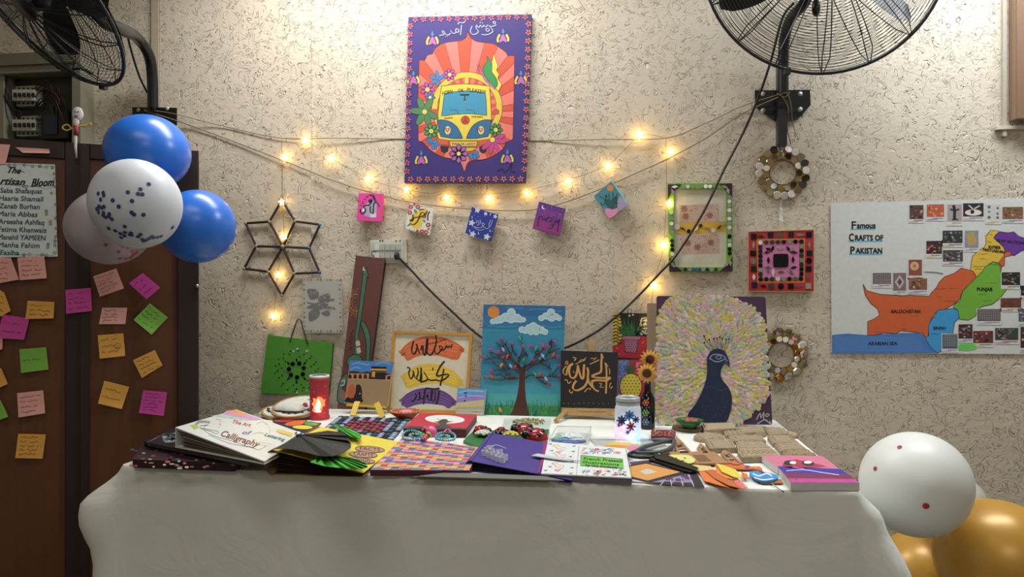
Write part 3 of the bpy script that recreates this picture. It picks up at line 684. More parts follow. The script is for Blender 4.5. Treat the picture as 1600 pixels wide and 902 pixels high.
for a in (-115, -60, 25, 70, 120, 185):
    q = math.radians(a); A.ell((166+36*math.cos(q), 512+36*math.sin(q)), 38, 16, '#3f8a4c', a, 12, out='#123a1c', ow=2); A.line([(166, 512), (166+60*math.cos(q), 512+60*math.sin(q))], 2, '#8a4a6a')
A.disc((166, 512), 13, '#e0d048', out=K)
A.flower((198, 606), 33, 7, '#3f9a4e', '#e0d048', out='#123a1c'); A.flower((512, 600), 31, 7, '#2f8a44', '#e0d048', out='#123a1c')
A.flower((332, 716), 42, 8, '#a860b0', '#e8d860', out='#4a1446', cr=.25)
for a in (-25, 5, 60, 100, 140):
    q = math.radians(a); A.ell((496+32*math.cos(q), 652+32*math.sin(q)), 36, 12, '#c83a8c', a, 10, out='#5a1240')
A.disc((496, 648), 13, '#e8d440', out=K)
# butterfly
A.poly(sm([(500, 232), (512, 262), (522, 290), (516, 312), (528, 330), (522, 352), (540, 378), (532, 398), (522, 412), (500, 370), (492, 300)], 3, True), '#e6cf22', out=K, ow=2)
A.poly(sm([(468, 240), (482, 262), (494, 290), (492, 316), (508, 340), (520, 366), (516, 392), (496, 384), (470, 356), (452, 322), (452, 292), (470, 268)], 3, True), '#1f9040', out='#0d3a1c', ow=2.5)
A.line([(434, 300), (446, 330), (462, 358), (486, 380), (510, 402)], 9, '#b85aa0').lines([[(434, 318), (426, 296), (420, 282)], [(444, 316), (434, 290), (426, 276)]], 2, '#7a2a2a')
# tulip motifs
for x, y in ((204, 160), (547, 148), (112, 352), (634, 352), (150, 740), (568, 734)):
    A.line([(x-16, y-12), (x-26, y+10), (x-24, y+26)], 15, '#1a3020').line([(x+16, y-12), (x+25, y+8), (x+24, y+22)], 15, '#1a3020')
    A.line([(x-16, y-12), (x-26, y+10), (x-24, y+26)], 10, '#d0c83a').line([(x+16, y-12), (x+25, y+8), (x+24, y+22)], 10, '#d8cf52')
    A.poly(sm([(x, y-16), (x-17, y+14), (x-15, y+30), (x, y+20), (x+15, y+30), (x+17, y+14)], 2, True), '#c05cb0', out='#402040'); A.poly([(x, y-46), (x-9, y-22), (x, y-14), (x+9, y-22)], '#2f86b8', out=K)
# welcome lettering in grey-white Urdu
A.crop(680, 20, .0998); G_ = '#aab0c4'
for P in ([(925, 130), (905, 150), (925, 172), (945, 155), (930, 132)], [(955, 190), (880, 215), (820, 185), (880, 240), (900, 290), (850, 330), (790, 345), (725, 338)], [(830, 240), (790, 262), (820, 292), (850, 262), (825, 240)],
          [(820, 190), (790, 225), (762, 195), (735, 230), (708, 195), (680, 232), (650, 195), (640, 240), (675, 290), (640, 330), (580, 335), (550, 290), (578, 205)], [(700, 160), (712, 150)], [(735, 165), (747, 155)], [(716, 130), (728, 120)],
          [(355, 180), (380, 148), (430, 158), (475, 132)], [(412, 190), (406, 260), (395, 350)], [(370, 262), (330, 252), (320, 292), (360, 305), (370, 265)], [(330, 310), (290, 322), (262, 310), (240, 275)], [(240, 320), (200, 350), (160, 330), (130, 285), (110, 300), (140, 340), (90, 350), (65, 358)], [(160, 370), (172, 378)], [(185, 366), (197, 374)]):
    A.line(P, 17, G_, nib=40)
A.crop(610, 10, .3217)
A.line([(520, 800), (545, 788), (552, 806), (572, 792), (590, 760), (585, 800), (606, 802)], 3, '#1a1038')
# border of small flowers
bl = []
for i in range(14): f = (i+.5)/14; bl += [(100+f*575, 64-f*14), (78+f*575, 840-f*2)]
for i in range(18): f = (i+.6)/18.4; bl += [(97-f*18, 70+f*765), (672-f*22, 60+f*765)]
k0 = A.k
for i, c in enumerate(bl): A.k = k0; A.flower(c, 15, 5, '#cf7868' if i % 2 else '#c0607a', '#8a1450', ang=R.random()*60, cr=.42, out='#5a2a4a')
fin()
# ---- five small canvases on the twine
def axes2(q):  # crop given as photo px already
    return q
mb, pl, fin = canvas('mini_canvas', 'hot pink mini canvas with black calligraphy, first on the sagging twine', 'mini painting', [(560.4, 302), (599, 303), (596, 346), (557.6, 344.5)], y=-.017, th=.014, face='#e0359a', side='#e84a30', g=1.3, group='mini canvases on the twine')
A = Art(mb, pl, (550, 290, .0942), 1.3)
A.poly([(165, 400), (290, 240), (380, 230), (410, 300), (405, 530), (300, 530), (210, 500)], '#a8a0b8').poly([(300, 470), (400, 460), (400, 530), (300, 530)], '#cfd0dc')
A.line([(150, 390), (135, 430), (165, 468), (215, 440), (222, 390), (190, 350), (240, 330), (290, 320), (335, 240), (290, 245), (285, 280), (330, 250)], 26, '#22202e', nib=30).disc((185, 410), 24, '#d8dae8').line([(355, 150), (400, 260), (460, 355)], 15, '#3a1430').line([(320, 170), (300, 160), (340, 170), (380, 270), (395, 290), (362, 300), (350, 440), (345, 465), (305, 440), (305, 340)], 24, '#22202e', nib=30)
A.dots([(110, 260), (180, 270), (240, 190), (210, 230), (290, 160), (260, 180), (150, 330), (180, 300)], 12, '#7a1450'); fin()
mb, pl, fin = canvas('mini_canvas', 'white mini canvas with red flowers around yellow calligraphy', 'mini painting', [(639.5, 317), (678.5, 325.5), (670.5, 368), (632, 357)], y=-.017, th=.014, face='#dcdcd6', g=1.2, group='mini canvases on the twine')
A = Art(mb, pl, (550, 290, .0942), 1.25)
A.poly(sm([(1120, 420), (1200, 380), (1250, 400), (1240, 480), (1170, 540), (1170, 640), (1110, 710), (1010, 690), (950, 600), (1010, 480)], 3, True), '#e0be24')
for x, y in ((975, 355), (1092, 355), (960, 448), (1262, 655), (1160, 765), (1230, 775)): A.flower((x, y), 38, 6, '#c0283a', '#d8d0c0', out='#6a0f1c')
A.dots([(1035, 315, 22), (950, 298, 10), (935, 395, 12), (1085, 755, 26), (1270, 720, 18)], 12, '#c0283a')
for P in ([(1030, 380), (1080, 420), (1070, 470), (1030, 440)], [(905, 670), (950, 630), (980, 640), (950, 670)], [(1170, 560), (1210, 570), (1220, 620), (1185, 600)], [(1130, 370), (1090, 400), (1120, 400)]): A.poly(P, '#2f9a4a')
A.lines([[(1010, 480), (1010, 580), (960, 585), (1000, 560), (1050, 530), (1110, 520), (1150, 450), (1200, 460), (1190, 500), (1150, 500)], [(960, 620), (1020, 650), (1080, 600), (1130, 520), (1210, 530), (1220, 470), (1250, 420)], [(1290, 430), (1260, 480), (1255, 580)], [(1120, 410), (1160, 395), (1200, 400)]], 22, '#5a2218', nib=20)
k0 = A.k
for i in range(30):
    e = i % 4; f = R.random(); A.k = k0
    p = [(1130+f*210, 340+f*30), (1350-f*70, 400+f*260), (880+f*180, 700+f*45), (905-f*30, 500+f*190)][e]; A.disc(p, 6, '#30262a', 5)
fin()
mb, pl, fin = canvas('mini_canvas', 'royal blue mini canvas with white flowers, lowest on the twine', 'mini painting', [(737.3, 323.8), (778, 335.5), (766.5, 377), (727, 364.5)], y=-.017, th=.014, face='#24349c', side='#1c2a86', g=1.1, group='mini canvases on the twine')
A = Art(mb, pl, (715, 280, .1719), 1.2)
for x, y, r in ((180, 282, 24), (128, 398, 26), (138, 500, 26), (266, 525, 28), (342, 340, 18), (255, 315, 16)): A.flower((x, y), r, 5, '#c8d4f0', '#e0d890')
for x, y in ((108, 470), (188, 492), (292, 470), (296, 320), (130, 345)): A.poly([(x, y-16), (x+8, y+6), (x-4, y+12)], '#b0c4ec')
A.dots([(R.uniform(110, 340), R.uniform(270, 530)) for _ in range(30)], 2.5, '#d8e2f8', 5)
A.lines([[(318, 370), (300, 420), (270, 450), (230, 430), (225, 400), (245, 410), (215, 440), (180, 440), (140, 430)], [(300, 372), (285, 410), (290, 440)], [(178, 400), (170, 385), (188, 380), (192, 410), (175, 420)], [(208, 370), (205, 410)], [(150, 440), (200, 465), (240, 455)]], 5.5, '#a8b0cc'); fin()
mb, pl, fin = canvas('mini_canvas', 'purple mini canvas with a crescent moon and night stars', 'mini painting', [(842.3, 315), (883.5, 326.5), (873, 369), (832, 357)], y=-.017, th=.014, face='#7a2c8c', side='#5a2070', g=1.15, group='mini canvases on the twine')
A = Art(mb, pl, (715, 280, .1719), 1.2)
A.poly([(745, 208), (978, 270), (972, 310), (734, 250)], '#5f2a86').poly([(705, 370), (955, 430), (928, 510), (690, 450)], '#8c2c7c')
A.disc((782, 255), 19, '#e2dced').disc((791, 250), 17, '#5f2a86'); A.dots([(R.uniform(735, 960), R.uniform(250, 345)) for _ in range(26)], 2.3, '#d8c8e8', 5)
A.lines([[(728, 430), (740, 350), (765, 340), (775, 370), (800, 360)], [(800, 380), (830, 345), (860, 375), (830, 385)], [(868, 352), (880, 345)], [(815, 440), (850, 450), (880, 400), (895, 370), (905, 400), (925, 365), (905, 480)], [(835, 420), (870, 415)]], 9, '#2a1230', nib=30); fin()
mb, pl, fin = canvas('mini_canvas', 'teal diamond-hung mini canvas with an orange sun', 'mini painting', [(954.5, 283.5), (982, 318), (953, 341.5), (928, 307)], y=-.017, th=.014, face='#3f8a98', side='#7ab8cc', g=1.15, group='mini canvases on the twine')
A = Art(mb, pl, (715, 280, .1719), 1.2)
A.poly([(1475, 150), (1555, 228), (1470, 290), (1440, 230)], '#a898b8').poly(sm([(1340, 300), (1345, 265), (1400, 270), (1440, 262), (1462, 292), (1385, 356)], 2, True), '#e08ab8').poly([(1400, 22), (1412, 20), (1552, 215), (1535, 222)], '#86c4d4')
A.poly(sm([(1355, 180), (1400, 190), (1440, 150), (1455, 200), (1430, 240), (1420, 275), (1370, 262), (1340, 220)], 3, True), '#1f5a58').disc((1388, 80), 29, '#d8862a', 18)
A.lines([[(1345, 200), (1350, 140), (1358, 170)], [(1380, 190), (1375, 130)], [(1410, 190), (1415, 120)], [(1440, 185), (1450, 130)], [(1280, 145), (1340, 195), (1320, 240), (1300, 210)], [(1430, 270), (1455, 215), (1435, 230)]], 7, '#142a34', nib=20).disc((1443, 245), 8, '#2a2030'); fin()
# ---- six-point stick star
SK = M('#2a1612', rough=.5); t = thing('stick_star', 'six-pointed star of dark sticks hung with blue and cream bead tips', 'wall decoration', PY(442, 462, -.01))
ce = (442, 385.7); tips = [(440.5, 313), (500, 351), (499.5, 426), (440.5, 462), (381.5, 420), (384, 349)]; inn = [(461, 346), (483, 388), (460, 427.6), (419, 424.5), (400, 385), (421, 346.5)]
def stick(a, b, y=-.016):
    m = MB(); a, b = PY(*a, y), PY(*b, y); d = (b-a).normalized(); m.tube([a+d*.004, b-d*.004], .0046, SK, 8, smooth=False); m.build('stick', t)
for i in range(6): stick(ce, inn[i]); stick(tips[i], inn[i]); stick(tips[i], inn[i-1])
for i, p in enumerate(tips+inn+[ce]):
    m = MB(); c = '#3a8ad0' if i in (1,) else '#2a58b0' if i in (2, 7) else '#8d8272'; m.ball(PY(*p, -.017), .0068 if i != 12 else .009, M(c, rough=.4), 10, 8); m.build('bead', t)
m = MB(); m.tube([PY(440, 216, -.012), PY(440.5, 313, -.014)], .0006, TW, 4); m.build('hanging_thread', t)
# ---- butterfly panel in plastic sleeve
mb, pl, fin = canvas('butterfly_panel', 'silvery panel with dark filigree butterfly and dotted border, in a plastic sleeve', 'wall art', [(473.5, 436.5), (533.5, 437), (535, 520), (475.5, 519.5)], y=-.008, th=.006, face='#a5a494', g=1.25)
A = Art(mb, pl, (465, 430, .10526), 1.0); DB = M('#1c1a1a', 1, .3)
k0 = A.k
for i in range(12): f = i/11; A.k = k0; [A.disc((x, y), 11+5*((i*7) % 3)-3, '#3a3630', 8) for x, y in ((100+f*540, 72), (100+f*540, 832), (95+f*10, 80+f*750), (622+f*18, 80+f*750))]
for P in (sm([(140, 215), (280, 215), (320, 290), (300, 340), (230, 370), (180, 350)], 3, True), sm([(345, 300), (420, 270), (480, 290), (480, 350), (420, 400), (330, 400), (300, 360)], 3, True), sm([(180, 540), (270, 500), (330, 540), (320, 610), (270, 660), (180, 690), (160, 600)], 3, True), sm([(350, 560), (440, 520), (484, 560), (460, 610), (390, 605)], 3, True), sm([(130, 490), (200, 440), (330, 400), (450, 430), (440, 460), (340, 520), (240, 510)], 3, True)): A.poly(P, DB)
A.line([(420, 400), (500, 370), (545, 370)], 34, DB).line([(380, 480), (500, 490), (560, 502)], 38, DB).line([(140, 410), (190, 420), (240, 430)], 24, DB)
sv = M('#8d8a84', rough=.3, metal=.6); k0 = A.k
for i in range(70):
    A.k = k0; x, y = R.choice([(230, 280), (400, 330), (250, 580), (420, 560), (300, 450), (520, 495)]); A.disc((x+R.uniform(-70, 70), y+R.uniform(-50, 50)), R.choice((7, 9, 5)), sv if i % 3 else '#d8d8d8', 6)
bo = fin()
m = MB(); m.slab(wallpl(-.017), [(472, 435), (535, 435), (536.5, 521), (474, 521)], .0006, M('#ffffff', 1, .08, alpha=.12, var=0, bump=.6, bscale=14)); m.build('plastic_sleeve', bo)
# ---- green mirror-work board with cord
mb, pl, fin = canvas('mirror_board', 'green board with dark mirror dots in rings, hung by a black cord', 'wall art', [(418.5, 523.5), (520, 537), (513, 618.5), (407, 614.5)], y=-.006, th=.014, face='#4a9a1c', side='#3a7a18', g=1.0)
go = fin(); MR = M('#5a5656', rough=.12, metal=.9, var=0); MK = M('#1c1a1c', rough=.15, metal=.4, var=0); MW = M('#f0f0ec', 1.2, rough=.12, metal=.45, var=0); MT = M('#b4b4ae', 1.1, rough=.12, metal=.6, var=0)  # white and silver mirrors: pale diffuse base stands in for bright reflections
def chip(par, x, y, r, pl_, mat, n=12, rx=None, ang=0, crop=(0, 0, 1), name='mirror'):
    m = MB(); a = Art(m, pl_, crop, 1); rx = rx or r; q = math.radians(ang)
    pts = [a.P((x+rx*math.cos(t_)*math.cos(q)-r*math.sin(t_)*math.sin(q), y+rx*math.cos(t_)*math.sin(q)+r*math.sin(t_)*math.cos(q))) for t_ in [2*math.pi*i/n for i in range(n)]]
    if (pts[1]-pts[0]).cross(pts[2]-pts[0]).dot(pl_.n) < 0: pts = pts[::-1]
    # each little mirror is glued down at its own slight tilt
    cc = sum(pts, V((0, 0, 0)))/n; tx, ty = R.uniform(-.09, .09), R.uniform(-.09, .09)
    pts = [p+pl_.n*(.0016+(p-cc).x*tx+(p-cc).z*ty) for p in pts]
    m.hexa(pts, [p-pl_.n*.002 for p in pts], mat); return m.build(name, par)
cr_ = (400, 495, .1441)
for i in range(7): q = 2*math.pi*i/7-.3; chip(go, 440+82*math.cos(q), 580+78*math.sin(q), 24, pl, MR if i % 3 == 0 else MK, crop=cr_)
m = MB(); A = Art(m, pl, cr_, 1)
for k, (n_, rr_, s_) in enumerate(((8, 125, 16), (12, 165, 9), (16, 205, 9), (18, 235, 8))):
    for i in range(n_):
        q = 2*math.pi*i/n_+k*.2; x, y = 440+rr_*math.cos(q), 590+rr_*.95*math.sin(q)
        if x > 585 and y > 620: continue
        if k < 2: A.ell((x, y), s_*1.5, s_*.6, MK if i % 4 else MT, math.degrees(q), 6)
        else: A.disc((x, y), s_, MK if (i*3+k) % 7 else MT, 6)
A.dots([(448, 348, 14), (405, 375, 13), (551, 371, 14), (443, 822, 12), (550, 800, 9)], 10, MW); m.build('small_mirrors', go, kind='stuff')
m = MB(); m.tube(sm([PY(453, 535, -.022), PY(459, 516, -.018), PY(465, 500, -.016), PY(470, 501, -.016), PY(474, 516, -.018), PY(481, 538, -.022)], 5), .0022, M('#2a1512'), 6); m.build('cord', go)
m = MB(); m.tube([PY(467, 500, 0), PY(467, 500, -.022)], .002, M('#d8d8d0', metal=.8, rough=.3), 6); m.build('nail', go)
# ---- framed mirrored art under the sagging cable
t = thing('mirrored_frame', 'green frame set with round mirrors, white card with a yellow band inside', 'picture frame', PY(1095, 425, -.01))
cz = (1040, 285, .1608); pf = wallpl(-.016); pb = wallpl(-.008)
m = MB(); m.slab(pb, [(1046, 289), (1144, 288.5), (1144, 423), (1047, 423)], .005, M('#d2cdb8', 1.1)); A = Art(m, pb, cz, 1.1)
A.poly([(135, 222), (515, 210), (520, 380), (140, 392)], '#c9ab98').poly([(150, 515), (520, 500), (525, 690), (150, 700)], '#c9ab98')
k0 = A.k
for i in range(230):
    A.k = k0; y = R.choice((R.uniform(225, 375), R.uniform(510, 685))); A.disc((R.uniform(145, 515), y), R.uniform(2.5, 6), R.choice(('#8d5a4a', '#a8705c', '#7a4a3c')), 5)
for x, y in ((195, 330), (430, 322), (440, 585), (215, 590), (180, 255), (310, 630)): A.flower((x, y), 34, 8, '#96604e', '#c9ab98', pr=.35).disc((x, y), 9, '#7a4a3c')
A.scribble(215, 345, 105, 14, '#a8a48e', 2)
A.poly([(95, 398), (590, 378), (592, 482), (100, 508)], '#d8a818'); m.build('card', t)
m = MB()
for q in ([(20, 10), (648, 8), (648, 62), (20, 68)], [(20, 68), (78, 66), (92, 830), (34, 862)], [(590, 64), (648, 62), (652, 862), (592, 828)], [(34, 826), (652, 824), (652, 868), (36, 872)]):
    m.slab(pf, [(cz[0]+x*cz[2], cz[1]+y*cz[2]) for x, y in q], .012, M('#6fae2a', 1.1))
fr = m.build('frame', t)
for q in ([(22, 22), (152, 18), (120, 60), (60, 90), (24, 170)], [(520, 14), (648, 8), (648, 138), (600, 92), (555, 52)], [(34, 730), (80, 770), (110, 820), (165, 868), (38, 872)], [(652, 725), (652, 866), (520, 868), (580, 820)]):
    m = MB(); m.slab(wallpl(-.0175), [(cz[0]+x*cz[2], cz[1]+y*cz[2]) for x, y in q], .0015, M('#3a1830', 1.1)); m.build('corner_piece', t)
p2 = wallpl(-.0178); ch = lambda x, y, r, mt, **k: chip(t, x, y, r, p2, mt, crop=cz, **k)
for i, (x, y) in enumerate([(172, 44), (215, 42), (260, 42), (342, 40), (390, 40), (432, 42), (476, 38)]): ch(x, y, 19, MW if i % 3 == 1 else MT)
for i, y in enumerate((292, 358, 402, 445, 484, 570, 612, 655, 698)): ch(54+i*1.5, y, 20, (MW, MT, MW, MT, MT, MR, MK, MK, MW)[i])
for i, y in enumerate((145, 185, 225, 272, 315, 354, 398, 440, 486, 528, 570, 610, 650, 690)): ch(618+i*.3, y, 20, MK if i in (9, 12, 13) else MW if i % 2 else MT)
for i, x in enumerate((192, 235, 270, 300, 330, 365, 405, 447, 490)): ch(x, 848, 18, M('#4a8ab0', rough=.15, metal=.8, var=0) if 2 <= i <= 4 else MT if i % 2 else MR)
for x, y, a in ((88, 44, -5), (68, 92, 70), (572, 44, 20), (606, 80, 70), (70, 800, 60), (110, 806, -30), (590, 800, -40), (628, 782, 80)): ch(x, y, 16, MW if a == -5 else MT, n=4, rx=36, ang=a)
pc = wallpl(-.0095)
for x, y, r, rx, a, mt in ((108, 432, 30, None, 0, MW), (168, 452, 11, 34, 30, MR), (225, 476, 20, None, 0, MK), (300, 452, 12, 30, -50, MW), (340, 422, 18, None, 0, MR), (402, 446, 12, 34, 15, MT), (462, 468, 22, None, 0, MW), (520, 436, 12, 32, -40, MR), (568, 400, 18, None, 0, MT)):
    chip(t, x, y, r, pc, mt, n=12 if not rx else 4, rx=rx, ang=a, crop=cz)
# ---- red square mirror work
t = thing('mirror_square', 'red and pink square board set with mirrors around a dark centre mirror', 'wall art', PY(1221, 457, -.008)); cz = (1160, 350, .1275)
pf = wallpl(-.016); m = MB(); m.slab(pf, [(1169.5, 362), (1271.5, 359), (1271.5, 456), (1169.5, 456)], .012, M('#b81820', 1.15), M('#c9b48a')); A = Art(m, pf, cz, 1.15)
A.poly([(175, 188), (768, 180), (762, 718), (182, 722)], '#d8862a').poly([(190, 200), (755, 194), (748, 704), (194, 710)], '#9a5a48').poly([(246, 240), (694, 232), (694, 655), (248, 664)], '#d073a8'); m.build('board', t)
m = MB()
for i in range(60):
    f = i/59; a = Art(m, pf, cz, 1); [m.box(a.P(p)+V((0, -.001, 0)), (.0016, .002, .0022), M('#d8c494')) for p in ((80+f*790, 96-f*22), (80+f*790, 826+f*4))]
m.build('bead_trim', t, kind='stuff')
MN = M('#3a4250', rough=.15, metal=.8, var=0); MB_ = M('#2a3448', rough=.15, metal=.7, var=0); MG = M('#8a8672', rough=.2, metal=.7, var=0)
def ch(x, y, r, mt, **k): chip(t, x, y, r, pf, mt, crop=cz, **k)
s45 = dict(n=4, ang=45)
for x, y, mt in ((140, 156, MK), (345, 140, MN), (596, 132, MR), (816, 135, MB_), (130, 362, MK), (822, 358, MB_), (138, 552, MK), (812, 552, MB_), (148, 750, MB_), (352, 768, MR), (592, 766, MK), (808, 762, MT)): ch(x, y, 48, mt, **s45)
for x, y, rx, a, mt in ((228, 155, 44, 5, MR), (706, 136, 58, 0, MG), (136, 256, 50, 90, MT), (820, 256, 48, 88, MT), (140, 652, 44, 90, MW), (802, 656, 52, 90, MG), (258, 762, 42, 8, MK), (690, 766, 52, 0, MG),
                        (345, 320, 36, 60, MR), (312, 310, 34, 35, MK), (372, 300, 36, 100, MK), (462, 302, 46, 4, MT), (560, 305, 40, 60, MN), (605, 308, 40, 120, MT), (625, 348, 54, 3, MN), (318, 448, 46, 90, MK), (620, 440, 46, 90, MK), (628, 536, 46, -14, MN),
                        (376, 595, 56, 90, MW), (472, 590, 44, 0, MG), (590, 590, 50, 20, MT), (600, 600, 40, 70, MG), (315, 535, 40, 5, MG), (315, 580, 30, 60, MG), (300, 350, 36, 0, MR)): ch(x, y, 20, mt, n=4, rx=rx, ang=a)
for x, y, mt in ((462, 138, MG), (132, 458, MG), (815, 452, MK), (472, 766, MK)): ch(x, y, 38, mt)
for i in range(8):
    f = i/7; ch(220+f*502, 230-f*14, 27, [MW, MR, MR, MR, M('#5a1418', rough=.2, metal=.6), MT, MK, MK][i]); ch(222+f*495, 678-f*6, 27, [MK, MN, MR, MW, MT, MK, MG, MK][i])
for i in range(7): f = (i+1)/8; ch(218+f*4, 230+f*446, 27, [MR, MN, MK, MN, MK, MT, MR][i]); ch(724, 218+f*452, 27, [MT, MK, MR, MT, MN, MK, MK][i])
m = MB(); a = Art(m, wallpl(-.0185), cz, 1); P = [a.P(p) for p in sm([(382, 385), (410, 368), (540, 368), (562, 392), (562, 510), (540, 530), (400, 532), (380, 505)], 3, True)]
m.hexa(P[::-1], [p+V((0, .003, 0)) for p in P][::-1], M('#2a2c30', rough=.08, metal=.7, var=0)); m.build('centre_mirror', t)
# ---- mirror rings
def ring(name, lab, c, ro, ri, y, mats, counts, seed, halfring=False):
    t = thing(name, lab, 'mirror ring', PY(c[0], c[1]+ro, y)); rr = random.Random(seed); pl_ = wallpl(y)
    m = MB(); N = 48; o = PY(c[0], c[1], y); k = depth(o)/FP
    vs = []
    for h in (0, .004):
        for r0 in (ri, ro-4): 
            for i in range(N): q = 2*math.pi*i/N; vs.append(o+V((math.cos(q)*r0*k, h, math.sin(q)*r0*k)))
    fs = []
    for i in range(N):
        j = (i+1) % N; fs += [[i, j, N+j, N+i][::-1], [2*N+i, 2*N+j, 3*N+j, 3*N+i], [i, j, 2*N+j, 2*N+i], [N+i, 2*N+N+i, 3*N+j, N+j]]
    m.add(vs, fs, M('#b08a2a', rough=.4, metal=.5)); m.tube([o+V((math.cos(q)*ri*k, -.001, math.sin(q)*ri*k)) for q in [2*math.pi*i/40 for i in range(40)]], .0016, M('#7a5a1c', metal=.6, rough=.4), 6, True); m.build('backing_ring', t)
    for (rad, cnt, sz) in counts:
        for i in range(cnt):
            q = 2*math.pi*i/cnt+rad; mt = rr.choice(mats); x, y_ = c[0]+rad*math.cos(q), c[1]+rad*math.sin(q)
            p = PY(x, y_, y-.001); a = MB(); nrm = V((rr.uniform(-.35, .35), -1, rr.uniform(-.35, .35))).normalized()
            if halfring and rad > (ro+ri)/2: # faceted leaf-shaped mirror
                a.lathe([(0, .004), (sz*k*.6, .003), (sz*k*.95, 0)], p, mt, 6, nrm, smooth=False)
            else: a.lathe([(0, .0025), (sz*k*.9, .0025), (sz*k, 0)], p, mt, 14, nrm, smooth=False)
            a.tube([p+V((math.cos(z)*sz*k*1.05, 0, math.sin(z)*sz*k*1.05)) for z in [2*math.pi*i_/12 for i_ in range(12)]], .0009, M('#c9a030', metal=.6, rough=.35), 4, True)
            a.build('mirror', t)
    return t
MWm = [MW, MW, MW, MT, M('#d8c8a0', rough=.1, metal=.9, var=0), MR, M('#c9b89a', rough=.15, metal=.9, var=0), M('#7a8a8c', rough=.1, metal=.9, var=0), M('#4a3a3a', rough=.15, metal=.7, var=0)]
t = ring('mirror_ring', 'ring of small round mirrors hanging from the fan bracket pole', (1223, 269), 42, 20, -.012, MWm, ((37, 20, 6.2), (26, 15, 5.2)), 3)
m = MB(); m.tube(sm([PY(1222, 236, -.055), PY(1223, 240, -.04), PY(1223, 248, -.014)], 4), .002, M('#cfd4d4', rough=.15, metal=.5), 6); m.build('hook_tape', t)
t = ring('mirror_ring', 'ring of amber and silver cut mirrors half hidden behind the peacock canvas', (1221, 555), 43, 20, -.010, [MW, MT, MG, M('#c98a3a', rough=.15, metal=.9, var=0), M('#b86a3a', rough=.2, metal=.8, var=0), MR, MN, M('#c9a8a8', rough=.15, metal=.9, var=0)], ((36, 15, 8.2), (25, 16, 4.6)), 9, True)
m = MB(); P = [(1218, 312), (1223, 312), (1221, 324), (1224, 330), (1222, 338), (1225, 346), (1219, 352), (1217, 344), (1219, 334), (1218, 326)]
m.add([PY(x, y, -.004-.003*(i % 2)) for i, (x, y) in enumerate(P)], [[0, 1, 2, 9], [9, 2, 3, 8], [8, 3, 4, 7], [7, 4, 5, 6]], M('#ffffff', rough=.08, alpha=.6, var=0)); m.build('clear_tape', label='crumpled strip of shiny clear tape below the round mirror ring', cat='tape')
# ---- map poster
mb, pl, fin = canvas('map_poster', 'white hand-drawn map poster titled Famous Crafts of Pakistan', 'poster', [(1298, 317.5), (1668, 308), (1672, 554), (1299.5, 552)], y=-.003, th=.0014, face='#c4c8c6', g=1.35)
A = Art(mb, pl, (1290, 300, .28837), 1.2)
for i, (s_, y) in enumerate((('Famous', 196), ('Crafts Of', 262), ('Pakistan', 332))):
    x, wd = [(138, 130), (126, 184), (132, 172)][i]
    A.line([(x-4, y+6), (x+wd, y+5)], 7, '#48b8e0', smooth=0).text(s_[0], x-2, y+3, 58, '#16181c', 0, width=26, bold=3).text(s_[1:].upper() if i else s_[1:], x+30, y, 46 if not i else 42, '#16181c', 0, width=wd-30, bold=3)
A.poly(sm([(35, 776), (120, 768), (230, 776), (420, 764), (540, 776), (600, 860), (612, 874)], 2)+[V((35, 876))], '#3f78c0')
A.lines([[(50, 790+i*9), (250, 786+i*9), (500+i*8, 792+i*9)] for i in range(9)], 2, '#5a90d0')
OR, BK = '#d0581a', '#3a1c14'
A.poly([(203, 500), (222, 535), (300, 556), (380, 560), (420, 566), (450, 560), (560, 566), (575, 545), (600, 520), (615, 490), (645, 460), (700, 440), (735, 412), (800, 430), (815, 465), (770, 510), (740, 540), (728, 580), (695, 608), (640, 640), (600, 650), (572, 690), (560, 720), (556, 788), (540, 790), (528, 768), (480, 760), (410, 752), (380, 768), (320, 764), (280, 774), (228, 778), (228, 702), (262, 690), (292, 668), (282, 634), (245, 605), (215, 560)], OR, out=BK, ow=3.5)
A.poly([(895, 208), (940, 212), (920, 240), (925, 262), (965, 300), (975, 325), (965, 350), (940, 385), (905, 378), (885, 395), (865, 410), (850, 430), (820, 462), (800, 430), (785, 425), (788, 395), (795, 350), (825, 320), (860, 300), (870, 280), (868, 240)], '#ddb81c', out='#6a3a14', ow=3.5)
A.poly([(922, 232), (945, 215), (990, 222), (1020, 216), (1045, 240), (1075, 250), (1110, 268), (1130, 300), (1060, 320), (1022, 345), (1000, 340), (975, 325), (960, 290), (925, 262), (910, 250)], '#6a2f9a', out='#2a1448', ow=3.5)
A.poly([(975, 325), (1000, 322), (1005, 345), (972, 352), (968, 400), (955, 405), (950, 435), (945, 405), (940, 380), (962, 352)], '#d0582a', out=BK, ow=3)
A.poly([(905, 378), (945, 392), (948, 430), (955, 470), (960, 500), (992, 512), (965, 550), (940, 580), (900, 610), (850, 620), (820, 640), (815, 670), (775, 695), (725, 690), (715, 640), (690, 625), (700, 608), (728, 590), (742, 540), (775, 505), (815, 465), (850, 430), (865, 405), (885, 395)], '#6aae1c', out='#2a4a14', ow=3.5)
A.poly([(605, 642), (690, 632), (718, 642), (722, 686), (700, 705), (690, 760), (668, 800), (660, 850), (608, 872), (575, 850), (545, 805), (540, 790), (560, 780), (556, 725), (575, 690), (595, 670)], '#2a98d8', out='#144060', ow=3.5)
A.text('BALOCHISTAN', 354, 656, 26, '#1c120c', 0, width=158, bold=2).text('SINDH', 582, 746, 24, '#0c1418', 0, width=66, bold=2).text('PUNJAB', 818, 536, 26, '#0c180c', 0, width=84, bold=2.5).text('ARABIAN SEA', 230, 830, 26, '#101c34', 0, width=158, bold=1.5)
